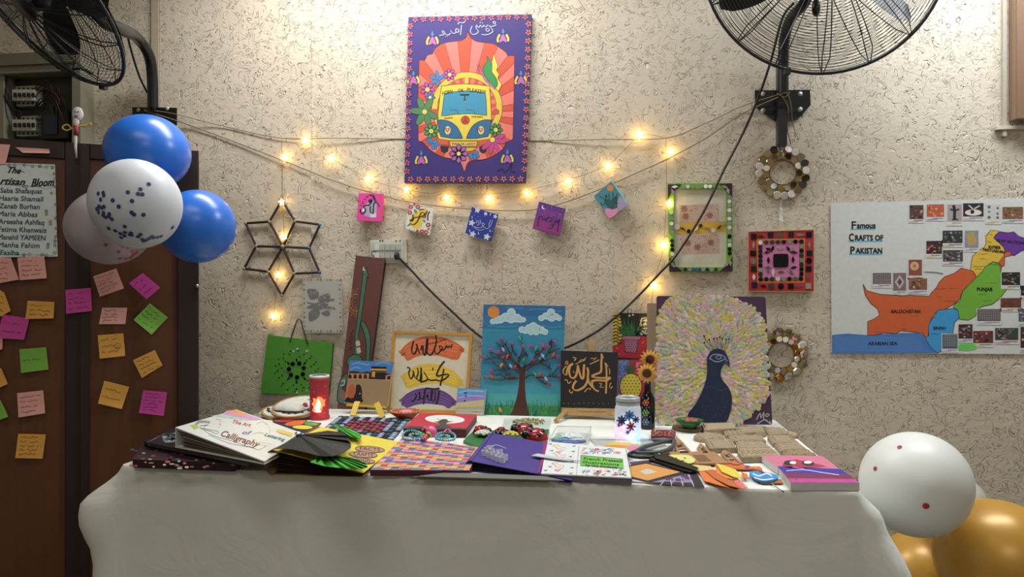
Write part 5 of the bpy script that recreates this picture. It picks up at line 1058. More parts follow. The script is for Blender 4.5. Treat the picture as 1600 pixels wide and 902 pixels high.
# plank behind the bottle
mb = MB(); pl = lean(1019, 655, TZ, 1.5); mb.slab(Pl(pl.p+V((0, .03, 0)), pl.n), [(1011, 474), (1028, 474), (1028, 660), (1011, 660)], .010, wood('grey_plank', '#8d7a60', '#a8967a', 60, 6, .6)); mb.build('wood_plank', label='narrow wooden plank standing between the plant painting and the peacock canvas', cat='plank')
# peacock canvas
pl = lean(1115, 666, TZ+.003, 3.5); cz = (1010, 450, .26616)
t = thing('peacock_painting', 'large impasto painting of a blue peacock with a pastel fan of feathers', 'painting', PZ(1117, 664))
m = MB(); P = [cz[0:2] for _ in ()]
def rq(q, r=6, n=4):
    out = []; N = len(q)
    for i in range(N):
        p, a, b_ = V(q[i]), V(q[i-1]), V(q[(i+1) % N]); da, db = (a-p).normalized(), (b_-p).normalized()
        for k in range(n+1): f = k/n; out.append(p+da*r*(1-f)**2+db*r*f**2)
    return [tuple(p) for p in out]
m.slab(pl, rq([(1026, 462.5), (1196, 464), (1207, 664), (1026.5, 663)], 4), .018, M('#4a2c50', 1.0, .5)); A = Art(m, pl, cz, 1.05, step=1e-5)
A.poly(sm([(130, 60), (200, 50), (300, 52), (440, 50), (560, 80), (650, 140), (690, 200), (703, 330), (712, 540), (715, 640), (655, 700), (560, 790), (400, 800), (80, 799), (62, 700), (62, 300), (75, 150)], 3, True), '#c2bc9a')
A.lines([[(645, 775), (668, 735), (672, 765), (690, 730), (688, 770)], [(700, 755), (706, 740), (722, 745), (704, 758)], [(650, 800), (690, 775), (710, 780)], [(690, 770), (730, 800)], [(725, 780), (722, 796), (740, 786)]], 5, '#c8c0c8')
m.build('canvas', t)
m = MB(); A = Art(m, pl, cz, 1); rr = random.Random(5)
fc = [M(c, 1.3, .5, bump=.8, bscale=260) for c in ('#cfc4b4', '#c2b45c', '#cc9cab', '#a8b49e', '#cba4a2', '#b9ba72', '#9cac9e', '#d0b4bc', '#c9bc62')]
BP_ = [(130, 60), (200, 50), (300, 52), (440, 50), (560, 80), (650, 140), (690, 200), (703, 330), (712, 540), (715, 640), (655, 700), (560, 790), (400, 800), (80, 799), (62, 700), (62, 300), (75, 150)]
def inside(x, y):
    r_ = False
    for i in range(len(BP_)):
        (ax, ay), (bx, by) = BP_[i-1], BP_[i]
        if (ay > y) != (by > y) and x < (bx-ax)*(y-ay)/(by-ay)+ax: r_ = not r_
    return r_
    if x < 66 or x > 708 or y < 52 or y > 795: return False
    if (x-385)**2/322**2+(y-370)**2/322**2 > 1 and y < 370: return False
    if x > 560 and y > 620 and (x-560)+(y-620)*.9 > 95: return False
    return True
pts = []
for ring_ in range(40):
    rad = 650-ring_*16; nn = max(6, int(rad*2*math.pi/23))
    for i in range(nn):
        q = 2*math.pi*i/nn+ring_*.37+rr.uniform(-.03, .03); pts.append((400+rad*math.cos(q)*.98, 470+rad*math.sin(q), q))
pts = [p for p in pts if inside(p[0], p[1])]
for i, (x, y, q) in enumerate(pts):
    cx, cy = A.P((x, y)), None; q += rr.uniform(-.45, .45); u_ = (A.P((x+math.cos(q)*10, y+math.sin(q)*10))-cx).normalized(); v_ = pl.n.cross(u_)
    L_ = rr.uniform(.008, .0145); wv = rr.uniform(.0045, .009); tilt = rr.uniform(.5, 1.2); mt = rr.choice(fc) if rr.random() < .22 else fc[int((math.sin(x*.031+1.3*math.sin(y*.021))+math.cos(y*.033+1.1*math.sin(x*.027))+2)*2.6+rr.random()*1.4) % 9]
    ps = [cx+u_*L_+pl.n*.0024*tilt, cx+u_*L_*.75+v_*wv*.8+pl.n*.0016, cx+v_*wv+pl.n*.0009, cx-u_*L_+pl.n*.0004, cx-v_*wv+pl.n*.0009, cx+u_*L_*.75-v_*wv*.8+pl.n*.0016, cx+u_*L_*.3+pl.n*.0028*tilt, cx-u_*L_*.3+pl.n*.0018]
    m.add(ps, [[0, 1, 6], [1, 2, 7, 6], [2, 3, 7], [3, 4, 7], [4, 5, 6, 7], [5, 0, 6]], mt, True)
m.build('feather_strokes', t, kind='stuff')
m = MB(); A = Art(m, Pl(pl.p+pl.n*.0042, pl.n), cz, 1.0, step=1e-5)
A.poly(sm([(355, 440), (358, 405), (380, 370), (420, 358), (456, 368), (474, 398), (488, 440), (486, 466), (466, 446), (448, 462), (436, 500), (446, 540), (478, 580), (500, 630), (500, 700), (484, 760), (468, 790)], 3)+sm([(350, 792), (242, 756), (290, 680), (330, 600), (350, 540), (358, 480)], 3), '#16264e')
k0 = A.k
for i in range(60): A.k = k0; x = rr.uniform(330, 485); y = rr.uniform(600, 770); x = max(x, 600-y*.42+10); A.line([(x, y), (x-4, y+16)], 3, rr.choice(('#22407e', '#35508c', '#1c2a5a', '#2c3c7a')), smooth=0)
A.line([(345, 585), (380, 580), (430, 600), (480, 590)], 3, '#33508c').lines([[(370, 420), (385, 396), (420, 390), (455, 402), (474, 432)], [(372, 412), (400, 432), (430, 432), (460, 418)]], 5, '#9ab0d8').ell((424, 408), 16, 10, '#2a3a6a', out='#b8c8e0', ow=3).disc((424, 408), 5, '#0a0c18').poly([(466, 420), (488, 464), (456, 440)], '#3a4a7a')
for i, (x, y) in enumerate(((338, 284), (340, 322), (368, 305), (396, 298), (415, 296), (430, 290), (445, 298), (468, 304), (486, 300))): A.line([(395+i*9, 362), (x+(395+i*9-x)*.3, y+30), (x, y)], 2.6, '#2a2a30').disc((x, y), 5.5, '#20242e', 8)
m.build('peacock', t)
# ================================================================ ON THE TABLE, BACK ROW
# red candle lantern
c = PZ(499, 655); k = depth(c)/FP; t = thing('candle_lantern', 'red cylindrical paper lantern with a glowing candle cut-out and white rim', 'lantern', c)
RD = M('#c0283c', 1.15, .55)
m = MB(); m.lathe([(0, 0), (15.5*k, 0), (16*k, .004), (15.7*k, .012), (14.6*k, .016), (14.6*k, .130), (15.6*k, .134), (15.6*k, .142), (15*k, .144)], c, RD, 32); m.build('body', t)
m = MB(); m.lathe([(12*k, .146), (15.4*k, .143), (15.8*k, .147), (15*k, .152), (12*k, .1515)], c, M('#d8dcd8', rough=.4), 32); m.lathe([(0, .140), (12.5*k, .147)], c, M('#c8ccd0'), 32); m.build('rim', t)
PW_ = Pl(c+V((.14*15*k, -15.1*k, 0)), (-.1, -1, 0))
m = MB(); A = Art(m, PW_, g=1); EM = M('#ff5a14', 1, .6, emit=2.2, var=0); A.poly([(489, 622), (494, 624), (497, 620), (502, 621), (506, 625), (509, 624), (507, 630), (508, 634), (504, 636), (503, 641), (497, 643), (492, 645), (488, 642), (490, 636), (487, 631), (490, 628)], EM); m.build('glowing_cutout', t)
m = MB(); A = Art(m, Pl(PW_.p+PW_.n*.0008, PW_.n), g=1); A.poly(sm([(497, 624), (501, 632), (499, 640), (494, 641), (492, 637), (495, 631)], 3, True), M('#ffc850', 1, .6, emit=9, var=0)).ell((497, 643), 5, 1.6, M('#ffd080', 1, .6, emit=5, var=0)); m.build('flame', t)
m = MB(); A = Art(m, PW_, g=1); [A.poly([(x-2, y-1), (x, y+2), (x+2, y-1), (x, y+.5)], '#e8a0a8') for x, y in ((491, 612), (508, 603), (507, 618), (486, 626), (508, 645))]; m.build('heart_marks', t)
# embroidery hoops
WD = wood('hoop_bamboo', '#9a7448', '#c09a68', 200, 200, .5)
def hoop(label, c, r, tilt_x, tilt_y, deco):
    t = thing('embroidery_hoop', label, 'embroidery hoop', c); rm = Matrix.Rotation(math.radians(tilt_y), 3, 'Y') @ Matrix.Rotation(math.radians(tilt_x), 3, 'X')
    n_ = rm@V((0, 0, 1)); m = MB()
    for r0, r1 in ((r, r-.004), (r-.0045, r-.008)):
        m.lathe([(r0, .009), (r1, .009), (r1, 0), (r0, 0), (r0, .009)], c, WD, 48, n_, smooth=False)
    m.build('rim', t); m = MB(); m.lathe([(0, .0085), (r-.008, .0085)], c, M('#cfd2c8', 1.15, .8, bump=.4), 40, n_); m.build('fabric', t)
    m = MB(); deco(m, c, rm, r); m.build('stitching', t); return t
def deco1(m, c, rm, r):
    def p(x, y, z=.0105): return c+rm@V((x*r, y*r, z))
    for x, y in ((.15, .0), (.28, .08), (.22, .18), (.34, -.02)): m.ball(p(x, y), (.008, .006, .003), M('#b01830'), 8, 5, rm)
    for i in range(9): q = i*.35+3.6; m.ball(p(math.cos(q)*.72, math.sin(q)*.72), (.006, .004, .002), M('#2a3a2c'), 6, 4, rm)
    m.tube([p(math.cos(q*.1)*.6, math.sin(q*.1)*.6) for q in range(-8, 14)], .0012, M('#2c4a34'), 4)
def deco2(m, c, rm, r):
    def p(x, y, z=.0105): return c+rm@V((x*r, y*r, z))
    for x, y in ((-.6, -.2), (-.45, -.35), (-.1, -.55), (.3, -.62), (-.7, .05)): m.ball(p(x, y), (.007, .004, .0025), M('#20263a'), 8, 5, rm)
    for x, y in ((-.05, -.62), (.35, -.5)): m.ball(p(x, y), (.004, .004, .0025), M('#a82838'), 6, 4, rm)
h1 = PZ(466, 638, TZ+.030); hoop('white embroidery hoop with a small red flower, leaning up behind the lantern', h1, .090, 16, 0, deco1)
h2 = PZ(437, 646, TZ+.013); hoop('bamboo hoop with dark leaf stitches, lying lower toward the binder stack', h2, .062, 10, 6, deco2)
# pinch of gathered white cloth on the hoops
m = MB(); P = []; c = PZ(452, 640, TZ+.03); rr = random.Random(2)
N1, N2 = 8, 18
for i in range(N1+1):
    for j in range(N2): q = 2*math.pi*j/N2; r = .040*math.sin(math.pi/2*i/N1)*(1+.25*math.cos(2*q+.6)+.06*math.sin(7*q)); P.append(c+V((r*math.cos(q)*1.25, r*math.sin(q), .022*math.cos(math.pi/2*i/N1)*(1+.12*math.sin(5*q)))))
m.add(P, [[i*N2+j, (i+1)*N2+j, (i+1)*N2+(j+1) % N2, i*N2+(j+1) % N2] for i in range(N1) for j in range(N2)], M('#d4d6d0', 1.15, .7, bump=.5, bscale=60), True); m.build('gathered_cloth', label='gathered white cloth puff lying on the embroidery hoops', cat='cloth')
def crumple(name, label, cat, c, sx, sy, sz, mat, seed, n=9, kind=None):
    rr = random.Random(seed); m = MB(); vs = []
    for i in range(n+1):
        for j in range(n+1): u, v = i/n-.5, j/n-.5; e = 1-max(abs(u), abs(v))*2; vs.append(c+V((u*sx+rr.uniform(-1, 1)*sx*.04, v*sy+rr.uniform(-1, 1)*sy*.04, max(.0008, sz*(e**.5)*rr.uniform(.35, 1)))))
    m.add(vs, [[i*(n+1)+j, (i+1)*(n+1)+j, (i+1)*(n+1)+j+1, i*(n+1)+j+1] for i in range(n) for j in range(n)], mat); return m.build(name, label=label, cat=cat, kind=kind)
crumple('clear_bag', 'crumpled clear plastic bag beside the embroidery hoops', 'plastic bag', PZ(414, 650), .075, .07, .022, M('#c8d0cc', 1, .15, alpha=.55), 4)
# clay lamps
def bowl(name, label, cat, c, r, h, mat, r0=.45, fill=None, wav=0):
    t = thing(name, label, cat, c); m = MB(); N = 28; vs = []; prof = [(0, .001), (r0*r, .001), (r0*r, .004), (r*.7, h*.45), (r, h), (r*.93, h*1.0), (r*.6, h*.55), (0, h*.4)]
    for a, hh in prof:
        for j in range(N): q = 2*math.pi*j/N; w_ = 1+wav*math.cos(q*8)*(a/r)**2; w2 = 1+.16*max(0, math.cos(q-3.4))**6*(a/r)**3; vs.append(c+V((a*w_*w2*math.cos(q), a*w_*w2*math.sin(q), hh)))
    m.add(vs, [[i*N+j, i*N+(j+1) % N, (i+1)*N+(j+1) % N, (i+1)*N+j] for i in range(len(prof)-1) for j in range(N)], mat, True); m.build('bowl', t)
    return t
c = PZ(634, 655); t = bowl('clay_lamp', 'orange painted clay lamp in front of the gold-framed calligraphy', 'clay lamp', c, .054, .028, M('#b8501c', 1.1, .4))
m = MB()
for i in range(26): q = 2*math.pi*i/26; m.ball(c+V((.050*math.cos(q), .050*math.sin(q), .0285)), .0028, M('#e0a050' if i % 2 else '#d8d0b8', rough=.3), 6, 4)
m.build('rim_dots', t, kind='stuff'); m = MB(); m.ball(c+V((0, .006, .024)), (.026, .024, .008), M('#d88a9a', 1.1, .4, bump=.8), 14, 6); m.build('wax', t)
mb = MB(); c = PZ(1077, 672); mb.lathe([(0, 0), (.052, 0), (.054, .005), (.052, .011), (0, .011)], c, M('#6a5038', 1.1, .7), 36, smooth=False); mb.build('coaster', label='round brown clay coaster under the green lamp', cat='coaster', bevel=.001)
c = PZ(1078, 669, TZ+.0115); t = bowl('clay_lamp', 'green painted clay lamp standing on the round coaster', 'clay lamp', c, .042, .027, M('#0f6a2c', 1.0, .3), wav=.03)
m = MB()
for i in range(12): q = i*2.4; r = .024*math.sqrt(i/12)+.003; m.ball(c+V((r*math.cos(q), r*math.sin(q), .024)), (.0085, .0075, .005), M(('#c0304a', '#3f9a40', '#c0304a', '#b8403a')[i % 4], rough=.4), 7, 5)
m.build('bead_filling', t, kind='stuff')
# ================================================================ FRONT AND MIDDLE OF THE TABLE
def slabz(name, label, cat, quad, z0, z1, face, side=None, parent=None, bevel=0, art=None, g=1.1, kind=None):
    """flat-lying item, outline in photo pixels at height z1"""
    mb = MB(); pl = flat(z1); mb.slab(pl, quad, z1-z0, face if not isinstance(face, str) else M(face, g), side and (side if not isinstance(side, str) else M(side, g)))
    if art: art(Art(mb, pl, g=g, step=1e-5))
    return mb.build(name, parent, label, cat, kind=kind, bevel=bevel)
Z = TZ+.0012
# --- stack at the left end
def a_(A):
    k0 = A.k; rr = random.Random(11)
    for i in range(70): A.k = k0; A.ell((rr.uniform(206, 365), rr.uniform(700, 732)), rr.uniform(2, 5), rr.uniform(1, 2), rr.choice(('#8a3048', '#b08a78', '#6a2456', '#9a4c24', '#3c4878', '#a09890')), 0, 6)
FB = M('#2a1018', 1, .7, var=.6, scale=45)
fbk = slabz('fabric_folder', 'dark floral fabric folder at the very bottom of the binder stack', 'folder', [(228, 686), (390, 700), (368, 724), (207, 718)], Z, Z+.022, FB, FB, bevel=.004, art=a_)
m = MB(); rr = random.Random(3); a, b_ = PZ(209, 723, Z+.011)+V((0, -.001, 0)), PZ(366, 729, Z+.011)+V((0, -.001, 0))
for i in range(44):
    p = a.lerp(b_, (i+.5)/44)+V((0, -.0005, rr.uniform(-.007, .007))); m.box(p, (rr.uniform(.003, .008), .001, rr.uniform(.0015, .0035)), M(rr.choice(('#7a2a40', '#a8806a', '#6a2060', '#8a4024', '#34407a', '#8a2a50')), rough=.6))
m.build('print_motifs', fbk, kind='stuff')
t = thing('black_binder', 'black binder with a marbled blue-white cover, under the white lettered binder', 'binder', PZ(300, 720, Z+.023))
z0 = Z+.0225; q = [(277, 668), (420, 690), (388, 723), (231, 692)]
for i, (h0, h1, mt, nm) in enumerate(((0, .003, '#1c1e22', 'cover'), (.004, .013, '#5a5a58', 'pages'), (.014, .0165, '#202226', 'cover'))):
    m = MB(); m.slab(flat(z0+h1), q, h1-h0, M(mt, 1, .4))
    if i == 2:
        A = Art(m, flat(z0+h1), g=1.1); k0 = A.k; rr = random.Random(8)
        A.poly([(252, 682), (280, 674), (300, 690), (258, 692)], '#7a8490')
        for j in range(60): A.k = k0+.00005; A.line([(rr.uniform(252, 275), rr.uniform(676, 691))]*1+[(rr.uniform(256, 290), rr.uniform(678, 691))], .8, rr.choice(('#c8d4dc', '#3a5a7a', '#b8c0c0', '#5a7a4a', '#2a3a4a')), smooth=0)
    m.build(nm, t)
m = MB(); e0, e1 = flat(z0+.008).hit(229.5, 694), flat(z0+.008).hit(278, 671); m.tube([e0, e1], .0085, M('#1c1e22', 1, .4), 10); m.build('spine', t)
# white lettered binder: wedge-shaped, spine up at the left
z1 = z0+.018; hA, hB, hD = PZ(274, 668, z1+.052), PZ(369, 640, z1+.058), PZ(413, 721, z1+.008)
t = thing('white_binder', 'white ring binder with a hand-lettered Calligraphy cover and orange pink corner', 'binder', PZ(345, 700, z1))
pc = pl3(hA, hB, hD); m = MB(); hC = pc.hit(480, 680); cq = [hA, hB, hC, hD]; top = cq if (cq[1]-cq[0]).cross(cq[2]-cq[0]).dot(pc.n) > 0 else cq[::-1]
WHT = M('#cdd0cc', 1.2, .35); m.hexa(top, [p-pc.n*.003 for p in top], WHT); A = Art(m, pc, (290, 640, .11875), 1.1, step=1e-5)
A.poly([(540, 20), (660, 4), (820, 66), (700, 70)], '#e0903a').poly([(540, 20), (700, 70), (820, 66), (1020, 138), (860, 142), (480, 60)], '#c890c0').poly([(350, 84), (480, 60), (860, 142), (820, 150)], '#a8c8b8').line([(940, 190), (1020, 160), (1060, 200)], 14, '#9ac8b0')
A.poly([(60, 210), (140, 200), (175, 235), (120, 265)], '#a8b838', out='#3a4a20').line([(130, 200), (180, 165), (250, 160), (320, 172)], 30, '#8a8a84')
A.line([(190, 215), (300, 205), (260, 215), (240, 260), (300, 280)], 6, '#3a3a38').line([(180, 240), (330, 270), (430, 290), (400, 320), (340, 290), (300, 280)], 5, '#3a3a38')
A.text('Calligraphy', 440, 340, 118, '#7a3a28', 17, .45, width=520, bold=4).line([(200, 250), (380, 350), (600, 410), (760, 470), (900, 500)], 4, '#5a5a50').line([(300, 330), (560, 440), (860, 500), (960, 530), (1060, 480)], 4, '#6a5a48')
A.text('The Art', 600, 175, 66, '#b84a48', 12, .4, width=250, bold=3).text('of', 730, 320, 74, '#6a6a9a', 6, .35, width=110, bold=3).text('Lettering', 1030, 345, 62, '#3a6a5a', 15, .4, width=270, bold=3)
A.lines([[(400, 130), (460, 140), (440, 200), (470, 190), (430, 250)], [(580, 120), (680, 80), (740, 110), (700, 150)], [(1060, 170), (1110, 260), (1100, 310)], [(900, 320), (980, 300), (1040, 330)]], 4, '#b88070')
A.poly([(1190, 290), (1220, 258), (1420, 318), (1400, 366)], '#d8b83a', out='#8a7a20').scribble(1230, 1380, 310, 30, '#9a7a20', 4, ang=14)
A.lines([[(930, 430), (1180, 470), (1080, 560)], [(960, 460), (1120, 490), (1040, 550)]], 3, '#c8b8a0'); m.build('cover', t)
def under(q, f, ins=0, zb=None):
    """corners straight below the cover corners Q: f=0 on the table side, 1 just under the cover"""
    c = sum(q, V((0, 0, 0)))/4; return [V((p.x+(c.x-p.x)*ins, p.y+(c.y-p.y)*ins, zb+(p.z-.003-zb)*f)) for p in q]
def up4(P): return P if (P[1]-P[0]).cross(P[2]-P[0]).z > 0 else P[::-1]
lo = up4(under(cq, 0, -.005, z1+.0002)); m = MB(); m.hexa([p+V((0, 0, .003)) for p in lo], lo, WHT); m.build('back_cover', t)
m = MB(); P = [hA, hB, V((hB.x, hB.y, z1)), V((hA.x, hA.y, z1))]; n_ = (hB-hA).cross(V((0, 0, 1))).normalized(); n_ = n_ if n_.x > 0 else -n_; P = P if (P[1]-P[0]).cross(P[2]-P[0]).dot(n_) < 0 else P[::-1]; m.hexa(P, [p+n_*.003 for p in P], WHT, M('#b8b49c')); m.build('spine', t)
for i in range(10):
    f = .10+i*.078; P = [p.copy() for p in under(cq, f, .02+.006*(i % 3), z1+.004)]; e = (cq[3]-cq[0])*.07; P[0] += e; P[1] += e; P[0].z = min(P[0].z, z1+.004+i*.0042); P[1].z = min(P[1].z, z1+.004+i*.0042); P = up4(P)
    m = MB(); m.hexa([p+V((0, 0, .0007)) for p in P], P, M(('#a8a490', '#6a6458', '#c8c4b4', '#3a3632', '#9a8a70')[i % 5], 1, .6)); m.build('page', t)
# abstract oval card behind it
def a_(A):
    A.crop(400, 600, .1774)
    for c, rx, ry, an_, col in (((270, 322), 120, 17, -3, '#b8202a'), ((350, 345), 100, 24, -8, '#d8602a'), ((410, 382), 92, 20, 2, '#e0cc1c'), ((485, 352), 66, 18, 4, '#3f9a50')): A.ell(c, rx, ry, col, an_, 20, out='#20180f', ow=5)
slabz('oval_card', 'black card painted with red, orange, yellow and green ovals', 'card', [(424, 653), (502, 661), (481, 679), (446, 683)], Z, Z+.003, '#20283c', art=a_)
# --- woven square mat
t = thing('patchwork_mat', 'mat of interlaced light blue, navy and red diamond patches', 'mat', PZ(575, 668)); q = [PZ(530, 652, Z), PZ(641, 656.5, Z), PZ(614, 689, Z), PZ(500, 676, Z)]
m = MB(); m.hexa([p+V((0, 0, .002)) for p in q][::-1], q[::-1], M('#1c2232', 1, .8)); m.build('backing', t)
NX = 13; rr = random.Random(6)
for i in range(NX):
    for j in range(NX):
        u, v = (i+.5)/NX, (j+.5)/NX; c = q[0].lerp(q[1], u).lerp(q[3].lerp(q[2], u), v)+V((0, 0, .002)); e1 = (q[1]-q[0])/NX*.56; e2 = (q[3]-q[0])/NX*.56
        d = max(abs(u-.5), abs(v-.5)); col = ('#8ab8d8', '#1c2440', '#9a90b8', '#3a5a48')[(i+j*2) % 4] if d > .26 else ('#c02a48', '#1c2440', '#3a5448', '#c02a48')[(i+j*2) % 4]
        if (i*5+j*3) % 7 == 0: col = '#20202c'
        P = [c+e1, c+e2, c-e1, c-e2]; m = MB(); m.hexa([p+V((0, 0, .0032)) for p in P][::-1], P[::-1], M(col, 1.1, .8)); m.build('patch', t)
# --- yellow folder with pleated fans
zf = Z+.024; yq = [(500, 668), (627, 690), (568, 738), (427, 704)]
hA, hB, hD = PZ(427, 703, Z+.060), PZ(500, 667, Z+.060), PZ(568, 739, Z+.010); pc = pl3(hA, hB, hD)
t = thing('yellow_folder', 'yellow folder with oval word labels, curled brown at its open front edge', 'folder', PZ(510, 715)); m = MB(); top = [pc.hit(*p) for p in ((427, 703), (500, 667), (627, 691), (568, 739))]
if (top[1]-top[0]).cross(top[2]-top[0]).dot(pc.n) < 0: top = top[::-1]
m.hexa(top, [p-pc.n*.002 for p in top], M('#d8c41c', 1.1, .6)); m.build('cover', t)
m = MB(); P = []; N = 10
for px, py, ed in ((427, 704, 0), (500, 668, 1)):
    b0 = pc.hit(px, py)
    for i in range(N+1): a = math.pi*i/N; hh = (b0.z-Z)/2; P.append(V((b0.x-.022*math.sin(a), b0.y, b0.z-hh*(1-math.cos(a)))))
m.add(P, [[i, i+1, N+2+i, N+1+i] for i in range(N)], M('#8a6a3c', 1, .6), True); o = m.build('spine', t)
s = o.modifiers.new('thick', 'SOLIDIFY'); s.thickness = .002
yc = [pc.hit(*p) for p in ((427, 703), (500, 667), (627, 691), (568, 739))]
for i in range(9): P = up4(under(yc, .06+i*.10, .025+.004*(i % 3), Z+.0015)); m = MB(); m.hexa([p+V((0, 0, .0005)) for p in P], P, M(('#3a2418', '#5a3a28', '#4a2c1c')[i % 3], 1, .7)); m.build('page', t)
m = MB(); f = up4(under(yc, 0, -.02, Z)); m.hexa([p+V((0, 0, .0012)) for p in f], f, M('#9a7a48', 1, .6)); m.build('back_cover', t)
for i, (c, rx, ry, s_) in enumerate((((578, 702.3), 23, 4.8, 'FACTS'), ((567.5, 710.5), 22, 4.6, 'CRAFTS'), ((560, 720), 26, 4.6, 'COPYING'))):
    m = MB(); A = Art(m, pc, g=1.0, base=.0008+.0003*i); A.ell(c, rx, ry, '#b08a6a', 4, 24, out='#5a2a1c', ow=.9).text(s_, c[0]-rx*.72, c[1]+.6, 7.5, '#4a2438', 5, width=rx*1.4, bold=.25); m.build('word_label', t)
def pleated(name, label, path_in, path_out, zin, zout, amp, mat, n=14):
    """pleated paper: fold points alternate up and down between the gathered edge and the outer edge"""
    m = MB(); a, b_ = sm(path_in, 8), sm(path_out, 8); vs = []
    for i in range(n+1):
        f = i/n; pi_, po = a[min(int(f*(len(a)-1)), len(a)-1)], b_[min(int(f*(len(b_)-1)), len(b_)-1)]; up_ = amp*(i % 2)
        vs += [PZ(pi_.x, pi_.y, zin+up_*.15), PZ(po.x, po.y, zout[0]+(zout[1]-zout[0])*f+up_)]
    m.add(vs, [[2*i, 2*i+1, 2*i+3, 2*i+2] for i in range(n)], mat); o = m.build(name, label=label, cat='paper fan')
    s = o.modifiers.new('thick', 'SOLIDIFY'); s.thickness = .0008; return o
BP = M('#262a2e', 1, .5, bump=.4, bscale=80); GP = M('#3fae2a', 1.05, .6)
pleated('paper_fan', 'large black pleated paper fan spread over the yellow folder', [(464, 680), (468, 680), (472, 679)], [(430, 702), (445, 701), (470, 705), (500, 713), (525, 712), (545, 703), (549, 694), (543, 688), (546, 683), (535, 676), (512, 673)], Z+.070, (Z+.066, Z+.052), .009, BP, 13)
pleated('paper_fan', 'small green pleated paper fan at the back edge of the yellow folder', [(519, 664), (526, 664), (534, 667)], [(531, 673), (545, 681), (562, 686), (563, 679), (548, 671)], Z+.056, (Z+.050, Z+.034), .006, GP, 10)
pleated('paper_fan', 'long green pleated paper fan along the front of the yellow folder', [(498, 712), (520, 712), (545, 716)], [(484, 722), (510, 729), (545, 732), (571, 732), (572, 725), (556, 717)], Z+.050, (Z+.050, Z+.025), .009, GP, 18)
m = MB(); m.ball(PZ(466, 678, Z+.076), (.011, .007, .006), M('#b8c8e0', rough=.1, metal=.6), 8, 5, smooth=False); m.build('fan_clasp', label='pale blue glitter clasp gathering the black paper fan', cat='clasp')
m = MB(); m.lathe([(0, .010), (.008, .009), (.014, .002), (.014, 0)], PZ(558, 742, Z), M('#8aa8d8', rough=.08, metal=.7), 10, smooth=False); m.lathe([(0, .010), (.008, .009), (.013, .002), (.013, 0)], PZ(562, 736, Z), M('#a8c0e0', rough=.08, metal=.7), 8, smooth=False); m.build('glass_gem', label='pale blue faceted gem at the table edge by the woven album', cat='gem')
# --- red book with silhouette
zr = Z+.024
slabz('red_canvas', 'red canvas lying flat with a white moon and a grey figure', 'painting', [(656, 645.6), (745, 648), (727.6, 671.5), (630, 669)], Z, zr, '#b8203a', '#5a1420', g=1.1, bevel=.001,
      art=lambda A: A.crop(560, 620, .15523).ell((870, 228), 200, 42, '#d8dcd4', 2, 26).poly([(450, 318), (520, 296), (700, 305), (1080, 318), (1085, 334), (450, 322)], '#3a3638').poly(sm([(800, 262), (760, 252), (810, 246), (840, 228), (890, 228), (905, 246), (960, 250), (900, 262), (880, 280), (940, 308), (740, 304), (820, 284)], 3, True), '#3f4244').line([(790, 222), (830, 244)], 5, '#3f4244'))
# --- woven paper album
za = Z+.016; t = thing('woven_album', 'album covered in woven pink, blue and orange paper strips', 'album', PZ(655, 740)); AQ = [(629, 684), (752, 700), (733, 736), (578, 735)]
m = MB(); m.slab(flat(za), AQ, .014, M('#5a1428', 1, .6)); m.build('cover', t, bevel=.0015)
q = [PZ(x, y, za) for x, y in AQ]; NX, NY = 15, 20
def pt(u, v): u = min(NX, max(0, u)); return q[0].lerp(q[1], u/NX).lerp(q[3].lerp(q[2], u/NX), v/NY)
for j in range(NY):                                   # a twill weave: upright strips show where (i+j) % 3 == 0, level strips run between
    i = 0
    while i < NX:
        if (i+j) % 3 == 0: n_, c, h = 1, ('#dc92a0', '#a8408a')[i % 2], .0011
        else:
            n_ = 2 if (i+j) % 3 == 1 and i+1 < NX else 1; c, h = ('#d8884a', '#4a88a0', '#dc92a0', '#4a7aa0', '#d8884a', '#c8c04a')[j % 6], .0006
        P = up4([pt(i+.03, j+.05), pt(i+n_-.03, j+.05), pt(i+n_-.03, j+.95), pt(i+.03, j+.95)])
        m = MB(); m.hexa([p+V((0, 0, h+.0003)) for p in P], [p+V((0, 0, .0002)) for p in P], M(c, 1.05, .6)); m.build('paper_strip', t)
        i += n_
t = thing('grey_album', 'thin grey album sticking out at the table edge under the woven and purple covers', 'album', PZ(760, 752, Z))
for i in range(4):
    m = MB(); zz_ = Z+.001+i*.0028; m.slab(flat(zz_+.0018), [(700, 738), (850, 744), (858+i*8, 752.5-i*.5), (642+i*3, 747-i*.9)], .0018, M(('#3a3a3a', '#8a8a84', '#b0aea4', '#6a6a66')[i], 1, .6)); m.build('page', t)
# --- beaded dragonfly
t = thing('bead_dragonfly', 'beaded dragonfly with turquoise wings and a pink round head', 'beadwork', PZ(672, 684)); zb_ = Z+.020
def bead(p, r, mt, nm='bead'): m = MB(); m.ball(p, r, mt, 8, 6); m.build(nm, t)
TB = M('#3aa0c0', 1.1, .25); PB = M('#e85a98', 1.1, .3)
bead(PZ(674, 675, zb_+.012), .0175, PB, 'head')
for i, (x, y, c) in enumerate(((670, 679.5, '#d89a2a'), (667, 681.5, '#2a3a20'), (665, 683.5, '#d8382a'), (663, 686, '#e8482a'), (660, 688, '#6a2a9a'))): bead(PZ(x, y, zb_+.006), .010-.0008*i, M(c, rough=.3))
for loop in ([(664, 680), (650, 674), (638, 673), (630, 678), (631, 685), (642, 688), (656, 686)], [(678, 682), (690, 676), (704, 676), (711, 681), (709, 687), (696, 689), (680, 686)], [(662, 682), (648, 678), (640, 680), (646, 684), (658, 684)], [(681, 684), (692, 680), (702, 682), (698, 685), (684, 686)]):
    P = [PZ(p.x, p.y, zb_) for p in sm(loop, 12)]; acc = 0; last = P[0]; bead(last, .0034, TB)
    for p in P[1:]:
        if (p-last).length > .0064: bead(p, .0034, TB if R.random() > .12 else M('#b8d84a', rough=.3)); last = p
